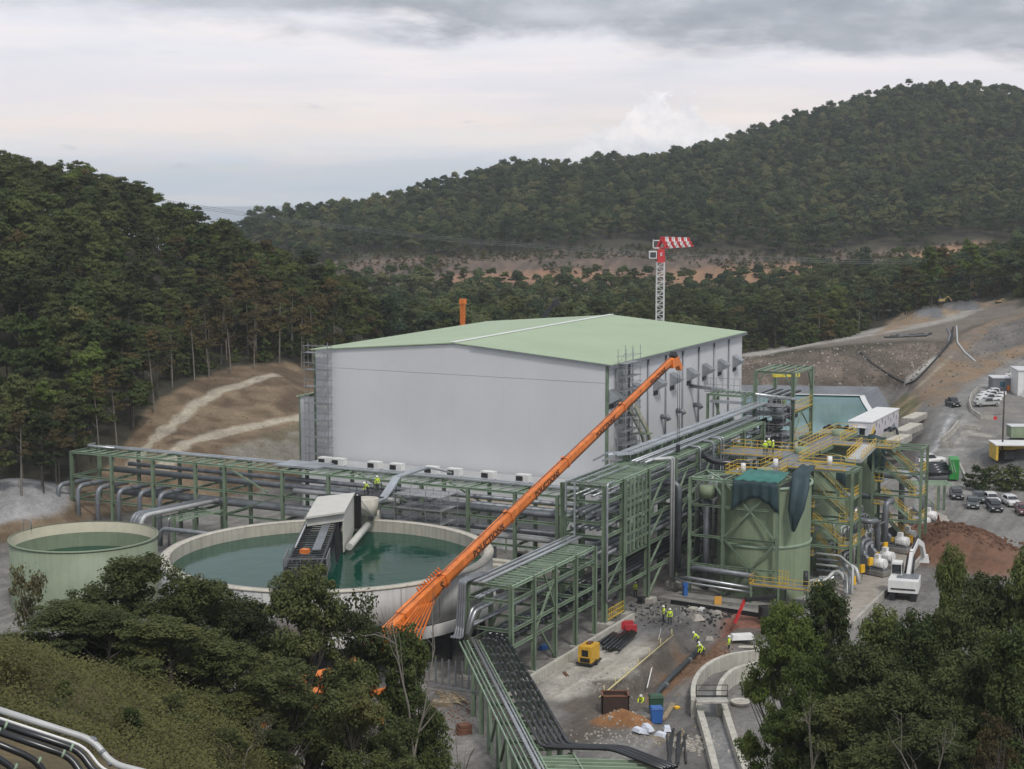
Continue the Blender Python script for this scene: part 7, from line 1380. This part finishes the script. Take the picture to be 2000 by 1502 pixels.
rubble('rubble_stones', 'scattered pale stones on the white floor', 'stones', 1140, 1330, 160, .12, STONE, 2.6, 'stuff'); rubble('rubble_debris', 'dark broken debris before the tank slab', 'debris', 1350, 1200, 90, .22, CONCD, 1.8, 'stuff'); rubble('rubble_grit', 'pale grit around the white sacks', 'stones', 1200, 1440, 140, .13, STONE, 2.4, 'stuff'); rubble('soil_clods', 'brown clods on the soil heap', 'soil', 1880, 1070, 500, .3, mat('clod', (.12, .06, .035), .95), 3.8, 'stuff'); rubble('ditch_stones', 'pale stones beside the channel', 'stones', 1350, 1455, 110, .22, STONE, 1.2, 'stuff'); rubble('work_stones', 'dark stones above the trench', 'stones', 1290, 1210, 90, .12, DARK, 2.2, 'stuff')
p = P(1268, 1432, 0)
b = MB(); g = np.random.default_rng(3)
for i in range(6): b.box(p + np.array([g.normal() * .5, g.normal() * .35, .22 + .08 * i]), (1.1, .7, .35), g.uniform(0, 3), taper=.7)
tagset(b.build('white_sacks', mat('white_cloth', (.62, .66, .74), .8)), 'heap of crumpled white sacks by the sand', 'sacks')
for k in range(7): a = P(1300 + k * 6 + (k % 2) * 10, 1420 + 3 * k, .2); c = P(1310 + k * 5 - (k % 3) * 8, 1490 + 4 * (k % 3), .2); loose('steel_pipe', 'dark steel pipe of the loose heap left of the concrete channel', [a, c], .10, DARK, 'loose steel pipes left of the channel')
for k in range(3): loose('timber_plank', ['long plank leaning by the blue bin', 'second plank lying beside the blue bin', 'thin pale plank standing at the end of the planks'][k], [P(1291 + 4 * k, 1408 - 2 * k, .15), P(1318 + 6 * k, 1362 - 4 * k, .3)], .12, WOODM, 'planks by the bins', 'plank')
for k in range(9): a = P(850 + 4 * k, 1350 + (k % 4) * 5, .3 + .1 * (k % 3)); loose('timber_plank', 'old plank of the timber pile left of the pipe bridge legs', [a, P(892 + 3 * k, 1362 + (k % 5) * 4, .2)], .10, WOODM, 'timber pile left of the pipe bridge', 'plank')
dk = thing('steel_fence', 'grey steel stockade behind the first bridge legs', 'fence', tuple(P(880, 1330, 0)))
for k in range(6): b = MB(); b.beam(P(835, 1336, .3 + k * .45), P(935, 1352, .3 + k * .45), .12); b.build('rail', PIPEG, dk)
for k in range(8): b = MB(); q = P(838 + k * 13, 1337 + k * 2, 0); b.beam(q, q + np.array([0, 0, 2.9]), .14); b.build('post', PIPEG, dk)
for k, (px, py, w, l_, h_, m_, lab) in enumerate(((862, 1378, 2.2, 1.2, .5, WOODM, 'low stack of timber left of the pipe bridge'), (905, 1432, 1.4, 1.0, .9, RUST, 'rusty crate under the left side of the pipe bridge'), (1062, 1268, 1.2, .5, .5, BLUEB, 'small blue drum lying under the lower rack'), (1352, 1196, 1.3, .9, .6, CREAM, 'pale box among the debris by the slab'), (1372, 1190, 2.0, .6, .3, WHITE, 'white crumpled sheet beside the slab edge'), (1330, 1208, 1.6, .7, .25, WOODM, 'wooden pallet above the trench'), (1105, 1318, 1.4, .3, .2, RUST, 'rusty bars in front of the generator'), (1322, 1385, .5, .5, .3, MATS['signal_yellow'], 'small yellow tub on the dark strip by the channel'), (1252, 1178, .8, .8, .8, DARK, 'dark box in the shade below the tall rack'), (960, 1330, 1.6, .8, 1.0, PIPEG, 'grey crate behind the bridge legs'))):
    p = P(px, py, 0); t = thing('site_material', lab, 'building material', tuple(p), group='odd materials around the works area'); n_ = 3 if h_ > .4 else 1
    for i in range(n_): Lb(p + np.array([.05 * i, .04 * i, h_ * i / n_]), w * (1 - .08 * i), l_, h_ / n_ - .04, .3 * k + .05 * i, m_, 'piece', t)
for px, py, n_, r_, m_, sp in ((1250, 1190, 120, .16, DARK, 2.6), (980, 1300, 120, .14, CONCD, 3.0), (900, 1400, 140, .12, RUST, 2.6), (1380, 1200, 160, .2, DARK, 2.0), (1400, 1290, 140, .12, RUST, 1.8), (1230, 1340, 110, .10, CONCD, 2.4), (1310, 1440, 130, .12, WOODM, 1.4), (1480, 1420, 60, .1, CONCD, 2.0)): rubble('site_litter', 'loose litter on the works ground', 'debris', px, py, n_, r_, m_, sp, 'stuff')
# ---- curved concrete channel
def wall_strip(name, lab, pts, z0, z1, w, m, grp=None, panels=1):
    t = thing(name, lab, 'wall', (pts[0][0], pts[0][1], 0), group=grp); n = len(pts)
    L0 = [np.array([a, c, 0]) for a, c in pts]; off = []
    for i in range(n): d = L0[min(i + 1, n - 1)] - L0[max(i - 1, 0)]; d /= np.linalg.norm(d); off.append(np.array([-d[1], d[0], 0]) * w / 2)
    for i in range(n - 1):
        g = (L0[i + 1] - L0[i]) * .004; a, c = L0[i] + g, L0[i + 1] - g; vs = [a - off[i], a + off[i], c + off[i + 1], c - off[i + 1]]; up0 = np.array([0, 0, z0]); up1 = np.array([0, 0, z1]); b = MB(); b.add([q + up0 for q in vs] + [q + up1 for q in vs], [(0, 3, 2, 1), (4, 5, 6, 7), (0, 1, 5, 4), (1, 2, 6, 5), (2, 3, 7, 6), (3, 0, 4, 7)]); b.build('wall_section', m, t)
    return t
def smooth(pts, n):
    pts = np.array(pts, float); t = np.linspace(0, len(pts) - 1, n); o = []
    for x in t:
        i = min(int(x), len(pts) - 2); f_ = x - i; p0, p1, p2, p3 = pts[max(i - 1, 0)], pts[i], pts[i + 1], pts[min(i + 2, len(pts) - 1)]; o.append(tuple(.5 * (2 * p1 + (p2 - p0) * f_ + (2 * p0 - 5 * p1 + 4 * p2 - p3) * f_ ** 2 + (3 * p1 - p0 - 3 * p2 + p3) * f_ ** 3)))
    return o
PCN = MATS['pale_concrete']; ZT = 1.7
wall_strip('channel_wall', 'outer curved pale concrete wall of the channel', smooth([xy(1355, 1368, ZT), xy(1354, 1340, ZT), xy(1366, 1312, ZT), xy(1392, 1290, ZT), xy(1430, 1276, ZT), xy(1490, 1268, ZT)], 16), -1.2, ZT, .45, PCN, 'concrete channel walls')
wall_strip('channel_wall', 'inner curved pale concrete wall of the channel', smooth([xy(1405, 1366, ZT), xy(1404, 1345, ZT), xy(1415, 1322, ZT), xy(1440, 1303, ZT), xy(1500, 1288, ZT)], 13), -1.2, ZT, .45, PCN, 'concrete channel walls')
wall_strip('channel_wall', 'straight left concrete wall running out of the picture bottom', smooth([xy(1363, 1372, .9), xy(1382, 1437, .9), xy(1402, 1515, .9)], 7), -1.2, .9, .6, PCN, 'concrete channel walls')
wall_strip('channel_wall', 'straight right concrete wall running out of the picture bottom', smooth([xy(1414, 1374, .9), xy(1434, 1437, .9), xy(1462, 1515, .9)], 7), -1.2, .9, .6, PCN, 'concrete channel walls')
fb = thing('footbridge', 'small grey footbridge with dark railing across the concrete channel', 'footbridge', tuple(P(1385, 1370, 1.9))); b = MB(); b.beam(P(1360, 1368, 1.85), P(1421, 1368, 1.85), 1.4, .16, up=(0, 0, 1)); b.build('deck', CONC, fb); railing(fb, [P(1360, 1362, 1.95), P(1421, 1362, 1.95)], 1.2, 1.6, DARK)
wp = MB(); wp.add([P(a, c, -.55) for a, c in ((1376, 1372), (1410, 1372), (1458, 1530), (1396, 1530))], [(0, 3, 2, 1)]); o_ = wp.build('channel_water', mat('channel_water', (.09, .10, .11), .08, bump=.1, bscale=2)); o_['kind'] = 'structure'
p = P(1446, 1371, .35); t = thing('white_basin', 'round pale basin on the ground beside the footbridge', 'basin', tuple(p)); b = MB(); b.cyl(p - np.array([0, 0, .3]), .75, .35, 20, .9); b.build('bowl', STONE, t); b = MB(); b.lathe(p, [(.95, .05), (.95, .14), (.8, .14), (.7, -.02), (.01, -.05)], 20); b.build('rim', CREAM, t)
p = P(1449, 1262, 0); t = thing('white_tent_sheet', 'white sheet thrown over a low stand next to the curved wall', 'sheet', tuple(p)); b = MB(); b.box(p + np.array([0, 0, 1.1]), (2.6, 1.3, .5), .15, taper=.85); b.build('sheet', WHITE, t)
for dx in (-1, 1): b = MB(); b.beam(p + np.array([dx, 0, 0]), p + np.array([dx, 0, .9]), .1); b.build('leg', WOODM, t)
b = MB(); b.beam(p + np.array([-1.4, -.9, .2]), p + np.array([1.6, -1.4, .3]), .8, .1, up=(0, 0, 1)); b.build('board', CREAM, t)
# site slab edge, dark sheet wall behind the workers
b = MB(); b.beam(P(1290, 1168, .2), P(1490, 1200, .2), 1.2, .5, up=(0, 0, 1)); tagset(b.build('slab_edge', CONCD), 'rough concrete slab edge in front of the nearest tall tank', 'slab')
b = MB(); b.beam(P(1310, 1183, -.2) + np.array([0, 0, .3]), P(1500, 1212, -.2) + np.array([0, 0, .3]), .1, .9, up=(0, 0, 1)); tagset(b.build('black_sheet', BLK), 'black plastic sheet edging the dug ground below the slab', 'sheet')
p = P(1402, 1188, 0); b = MB(); b.box(p + np.array([0, 0, .9]), (.9, .1, 1.1), .2); o_ = b.build('orange_board', mat('orange_board', (.65, .33, .06), .6)); tagset(o_, 'small orange board standing on the slab edge', 'board')
p = P(1392, 1165, 0); 
for k, (px, py, lab) in enumerate(((1338, 1168, 'blue pump standing at the slab edge'),)): p = P(px, py, 0); t = thing('blue_pump', lab, 'pump', tuple(p)); Lb(p, .5, .5, 1.6, .3, BLUEB, 'body', t); Lb(p + np.array([0, 0, 1.6]), .7, .3, .3, .3, BLUEB, 'head', t)
# black pipe lines and hoses on the embankment
def ground_line(name, lab, px, m, r, cat='pipe', group=None, d=None):
    b = MB(); r *= .6; q_ = []
    for (a0, c0), (a1, c1) in zip(px[:-1], px[1:]): n_s = max(2, int(math.hypot(a1 - a0, c1 - c0) / 5)); q_ += [(a0 + (a1 - a0) * i / n_s, c0 + (c1 - c0) * i / n_s) for i in range(n_s)]
    pts = [onground(a, c, 8) + np.array([0, 0, r * .6]) for a, c in q_ + [px[-1]]]; b.tube(pts, r, 6)
    return tagset(b.build(name, m), lab, cat, group)
for k, dy in enumerate((0, 2.2, 4.4)): ground_line('black_pipe', ['upper long black pipe lying on the embankment crest', 'middle long black pipe lying on the embankment crest', 'lower long black pipe lying on the embankment crest'][k], [(1727 + 12 * k, 660 - dy), (1810 + 5 * k, 657 - dy)], BLACK, .45, group='black pipes on the embankment crest')
ground_line('cable_hose', 'thin dark hose running diagonally down the embankment face', [(1674, 683), (1705, 712), (1745, 738), (1765, 748)], BLK, .35); ground_line('drain_pipe', 'dark drain running down the edge of the embankment', [(1862, 640), (1856, 668), (1830, 700), (1788, 745), (1770, 752)], BLK, .4); ground_line('grey_pipe', 'pale pipe snaking down the cut slope on the right', [(1868, 638), (1870, 670), (1885, 690), (1905, 707)], PIPEL, .4); ground_line('grey_pipe', 'grey hose beside the dark drain at the slope top', [(1850, 642), (1856, 655), (1852, 668)], PIPEG, .4)
def digger(px, py, lab, m, s=1.0):
    p = onground(px, py, 12); t = thing('yellow_digger', lab, 'digger', tuple(p)); Lb(p, 4.5 * s, 3 * s, 1.0 * s, .1, BLK, 'tracks', t); Lb(p + np.array([0, 0, 1.0 * s]), 3.6 * s, 2.6 * s, 1.4 * s, .1, m, 'body', t); Lb(p + np.array([-.8 * s, 0, 2.4 * s]), 1.4 * s, 1.8 * s, 1.3 * s, .1, GLASS, 'cab', t); b = MB(); b.beam(p + np.array([1.2, 0, 2]) * s, p + np.array([4, 0, 3.8]) * s, .5 * s); b.beam(p + np.array([4, 0, 3.8]) * s, p + np.array([6, 0, 1.2]) * s, .4 * s); b.build('arm', m, t)
MY = mat('faded_yellow', (.38, .28, .12), .7); digger(1838, 592, 'yellow digger between the two far gravel heaps', MY, .5); digger(1950, 592, 'yellow digger at the top of the right-hand slope', MY, .4)
p = onground(1738, 617, 12); t = thing('far_shed', 'small open shelter at the edge of the trees near the far track', 'shelter', tuple(p)); Lb(p + np.array([0, 0, 1.8]), 6, 3, .3, 0, CREAM, 'roof', t); Lb(p, 5.4, 2.4, 1.8, 0, DARK, 'body', t)
BL = ['leftmost bush behind the lower car park', 'second bush from the left behind the lower car park', 'bush behind the black and white cars', 'bush above the white car in the lower car park', 'bush next to the pale wall behind the car park', 'rightmost bush behind the lower car park at the picture edge', 'small bush by the kerb left of the car park hedge']
for k, px in enumerate((1905, 1922, 1940, 1957, 1976, 1994, 1888)): q = onground(px, 958 - (k == 6) * 4); t = place_tree(KH3[k % 2], q[0], q[1], .8 if k < 6 else .5, k * 1.1, 'dark_bush', BL[k], 'bushes behind the lower car park', q[2]); t['category'] = 'bush'
# ================= big pipes crossing the bottom left corner
def PZ(px, py, d): return R(px, py, d)
# pipes come in from the left, run down to the right, drop through an S-bend and leave along the bottom
DP = 58.0
def lane(o):
    """pipe centre line: o = offset towards the viewer in metres"""
    a = R(-60, 1368, 56.5); c = R(183, 1446, 56); e = R(218, 1492, 55.5); f_ = R(330, 1520, 54.5); off = np.array([-.12, -.50, -.13]) * o
    return [a + off, c + off * 1.02 - np.array([.16, 0, 0]) * o, e + off + np.array([-.24, 0, 0]) * o, f_ + off + np.array([-.2, 0, 0]) * o]
pg = 'large pipes crossing the bottom left corner'
for k, (o, r_, m_, lab) in enumerate(((0, .115, PIPEL, 'thick pale pipe, uppermost of the pipes in the bottom left corner'), (.7, .05, WHITE, 'thin white pipe just below the thick pale one'), (1.15, .13, BLACK, 'first thick black pipe below the white ones in the bottom left corner'), (1.85, .13, BLACK, 'second thick black pipe in the bottom left corner'), (2.6, .12, BLACK, 'third thick black pipe in the bottom left corner'), (3.3, .12, BLACK, 'fourth thick black pipe in the bottom left corner'), (4.0, .12, BLACK, 'lowest thick black pipe over the green beam'))):
    pts = lane(o)
    if k >= 4: pts = [pts[0], pts[1] - np.array([.9, 0, 0]) * (k - 3) * .6, pts[1] + np.array([.3 - .5 * (k - 3), -.5, -2.2])]
    t = thing('large_pipe', lab, 'pipe', tuple(pts[0]), group=pg); pipe_part(t, pts, r_, m_, 'pipe', 16, .8)
    if k == 0:
        for j, (i0, f0) in enumerate(((1, .02), (1, .5), (1, .98), (0, .985))): q = np.array(pts[i0]) * (1 - f0) + np.array(pts[i0 + 1]) * f0; d = np.array(pts[i0 + 1]) - np.array(pts[i0]); d /= np.linalg.norm(d); b = MB(); b.tube([q - d * .06, q + d * .06], r_ * 1.06, 16); b.build('joint_band', PIPEG, t)
    elif k > 1:
        for f0 in (.38, .93): q = np.array(pts[0]) * (1 - f0) + np.array(pts[1]) * f0; d = np.array(pts[1]) - np.array(pts[0]); d /= np.linalg.norm(d); b = MB(); b.tube([q - d * .04, q + d * .04], r_ * 1.18, 16); b.build('clamp', GREENL, t)
a, c = np.array(lane(4.8)[0]) - np.array([0, 0, .15]), np.array(lane(4.8)[1]) - np.array([1.6, 0, .15]); t = thing('support_beam', 'light green steel beam under the black pipes in the bottom left corner', 'beam', tuple(a)); member(t, 'beam', a, c, .4, GREENL, .5, kind='I')
# ================= people
def person_mesh(pose):
    """one continuous skinned body; joints laid out for the pose"""
    J = {'pelvis': (0, 0, .95), 'chest': (0, .0, 1.32), 'neck': (0, 0, 1.50), 'head': (0, .02, 1.62), 'top': (0, .02, 1.74),
         'hipL': (.11, 0, .90), 'kneeL': (.13, .03, .50), 'ankL': (.13, -.02, .09), 'toeL': (.15, .17, .04), 'hipR': (-.11, 0, .90), 'kneeR': (-.14, .05, .50), 'ankR': (-.15, -.0, .09), 'toeR': (-.17, .19, .04),
         'shL': (.20, 0, 1.42), 'elL': (.27, -.02, 1.14), 'wrL': (.26, .12, .92), 'haL': (.26, .17, .84), 'shR': (-.20, 0, 1.42), 'elR': (-.28, -.02, 1.14), 'wrR': (-.24, .14, .95), 'haR': (-.23, .20, .88)}
    if pose == 'bend':
        J.update({'chest': (0, .28, 1.15), 'neck': (0, .42, 1.27), 'head': (0, .52, 1.34), 'top': (0, .60, 1.43), 'shL': (.2, .34, 1.18), 'shR': (-.2, .34, 1.18), 'elL': (.24, .42, .90), 'elR': (-.24, .42, .90), 'wrL': (.18, .55, .66), 'wrR': (-.18, .55, .66), 'haL': (.16, .6, .58), 'haR': (-.16, .6, .58), 'kneeL': (.14, .14, .52), 'kneeR': (-.14, .12, .52)})
    if pose == 'kneel':
        J.update({'pelvis': (0, -.05, .52), 'chest': (0, .10, .86), 'neck': (0, .18, 1.02), 'head': (0, .24, 1.12), 'top': (0, .28, 1.23), 'hipL': (.12, -.05, .48), 'hipR': (-.12, -.05, .48), 'kneeL': (.16, .34, .46), 'ankL': (.16, .30, .08), 'toeL': (.17, .47, .04), 'kneeR': (-.14, .22, .08), 'ankR': (-.14, -.22, .09), 'toeR': (-.14, -.30, .04), 'shL': (.2, .14, .95), 'shR': (-.2, .14, .95), 'elL': (.25, .32, .74), 'elR': (-.25, .32, .74), 'wrL': (.16, .5, .60), 'wrR': (-.16, .5, .6), 'haL': (.13, .58, .57), 'haR': (-.13, .58, .57)})
    if pose == 'point': J.update({'elR': (-.40, .12, 1.30), 'wrR': (-.52, .34, 1.30), 'haR': (-.56, .42, 1.30)})
    nm = list(J); ed = [('pelvis', 'chest'), ('chest', 'neck'), ('neck', 'head'), ('head', 'top')] + [(a, b_) for s in 'LR' for a, b_ in (('pelvis', 'hip' + s), ('hip' + s, 'knee' + s), ('knee' + s, 'ank' + s), ('ank' + s, 'toe' + s), ('chest', 'sh' + s), ('sh' + s, 'el' + s), ('el' + s, 'wr' + s), ('wr' + s, 'ha' + s))]
    rad = {'pelvis': .15, 'chest': .17, 'neck': .07, 'head': .10, 'top': .08, 'hip': .11, 'knee': .075, 'ank': .055, 'toe': .05, 'sh': .085, 'el': .06, 'wr': .045, 'ha': .045}
    me = bpy.data.meshes.new('body'); me.from_pydata([J[k] for k in nm], [(nm.index(a), nm.index(b_)) for a, b_ in ed], []); o = bpy.data.objects.new('tmp', me); COL.objects.link(o); o.modifiers.new('s', 'SKIN'); sv_ = me.skin_vertices[0].data
    for i, k in enumerate(nm): r = rad.get(k, rad.get(k.rstrip('LR'), .08)); sv_[i].radius = (r, r * (.8 if k in ('pelvis', 'chest') else 1)); sv_[i].use_root = k == 'pelvis'
    sb = o.modifiers.new('d', 'SUBSURF'); sb.levels = 1; dg = bpy.context.evaluated_depsgraph_get(); out = bpy.data.meshes.new_from_object(o.evaluated_get(dg)); bpy.data.objects.remove(o)
    out.materials.clear(); [out.materials.append(m_) for m_ in (NAVY, HIVIS, SKIN)]; hd_ = Vector(J['head']); nk = Vector(J['neck']); pv = Vector(J['pelvis']); hands = [Vector(J['haL']), Vector(J['haR'])]; arms = [Vector(J[k]) for k in ('elL', 'elR', 'shL', 'shR', 'wrL', 'wrR')]
    for f_ in out.polygons:
        c = f_.center; f_.use_smooth = True
        if min((c - hh).length for hh in hands) < .07 or (c - hd_).length < .16 and c.z > nk.z - .02: f_.material_index = 2
        elif (c - pv).length < .2 and c.z > pv.z - .06 or (c.z > pv.z and (c - Vector(J['chest'])).length < .45) or min((c - a).length for a in arms) < .16: f_.material_index = 1
        else: f_.material_index = 0
    return out, J
HELM = mat('white_helmet', (.72, .74, .62), .4); PM = {k: person_mesh(k) for k in ('stand', 'bend', 'kneel', 'point')}
def person(pose, p, rz, lab):
    me, J = PM[pose]; t = thing('person', lab, 'person', (0, 0, 0)); o = link('body', me, t); hd = Vector(J['head']); b = MB(); b.lathe((hd.x, hd.y + .01, hd.z + .02), [(.16, 0), (.135, .02), (.125, .10), (.08, .155), (.01, .17)], 14); b.build('helmet', HELM, t)
    b = MB(); d = 1
    for z in (.12, .26):
        q = Vector(J['pelvis']).lerp(Vector(J['chest']), z * 2.2); ax = (Vector(J['chest']) - Vector(J['pelvis'])).normalized(); k = len(b.v); b.tube([q - ax * .02, q + ax * .02], .192, 14)
    b.build('reflective_band', GALV, t); t.location = v3(p); t.rotation_euler = (0, 0, rz); t.scale = (1.08,) * 3; return t
person('point', P(1296, 1214, 0), 1.9, 'person in hi-vis vest, left of the pair standing above the trench'); person('stand', P(1308, 1220, 0), 3.0, 'person in hi-vis jacket with back turned, right of the pair above the trench')
person('bend', (P(1364, 1262, -.6)), 1.2, 'person in yellow jacket bending at the top of the trench pipe'); person('kneel', P(1368, 1278, -.9), .6, 'person in yellow jacket kneeling at the trench pipe, right of the group'); person('bend', P(1374, 1284, -.7), 2.2, 'person stooping over the trench pipe, nearest of the group')
person('stand', P(1424, 1275, 0), 1.2, 'person in hi-vis vest standing alone beside the curved wall'); person('kneel', P(1254, 1382, -.6), 2.6, 'person crouching at the lower trench end beside the green bin')
person('stand', P(1241, 1166, 0), 0.5, 'person standing in the shade under the tall rack'); person('stand', UV(242.6, -74.4, 15.9), 2.4, 'person in yellow jacket on the upper deck of the steel tower')
for k, (u, v) in enumerate(((207.4, -66.0), (208.4, -65.2), (209.6, -66.2))): person('stand', UV(u, v, 14.7), k * 1.3, ['leftmost person of three on the tank-top walkway', 'middle person of three on the tank-top walkway', 'rightmost person of three on the tank-top walkway'][k])
person('stand', UV(174.6, -106.2, 12.0), 2.8, 'person in hi-vis standing behind the sloping housing on the tank walkway'); person('bend', UV(173.8, -107.0, 11.6), 2.0, 'person in hi-vis stooping left of the other on the tank walkway'); pbox(bw, 'access_deck', DARK, 172.5, 176.2, -108, -104.5, 11.4, 11.6) if False else None
ad = thing('access_deck', 'small dark scaffold deck behind the sloping housing', 'deck', tuple(UV(174, -106, 0))); pbox(ad, 'deck', DARK, 172.4, 176.6, -109, -104.4, 11.45, 11.6); railing(ad, [UV(172.4, -109, 11.6), UV(172.4, -105.6, 11.6)], 1.2, 1, DARK); railing(ad, [UV(176.6, -109, 11.6), UV(176.6, -104.6, 11.6)], 1.2, 1, DARK)
for u in (172.6, 176.4):
    for v in (-108.8, -104.6): member(ad, 'post', UV(u, v, 0), UV(u, v, 11.5), .16, SCAF)
# ---------------------------------------------------------------- air
def haze():
    b = MB(); b.box((0, 4400, -29), (18000, 9400, 370)); o = b.build('haze', None) if False else None
    me = bpy.data.meshes.new('haze'); me.from_pydata(b.v, [], b.f); m = bpy.data.materials.new('haze'); m.use_nodes = True; nt = m.node_tree; nt.nodes.clear()
    out = nt.nodes.new('ShaderNodeOutputMaterial'); v = nt.nodes.new('ShaderNodeVolumePrincipled'); v.inputs['Density'].default_value = HAZE_D; v.inputs['Color'].default_value = (.90, .95, 1, 1)
    nt.links.new(v.outputs[0], out.inputs['Volume']); me.materials.append(m); o = link('haze', me); o['kind'] = 'stuff'
HAZE_D = 0.0001
haze()
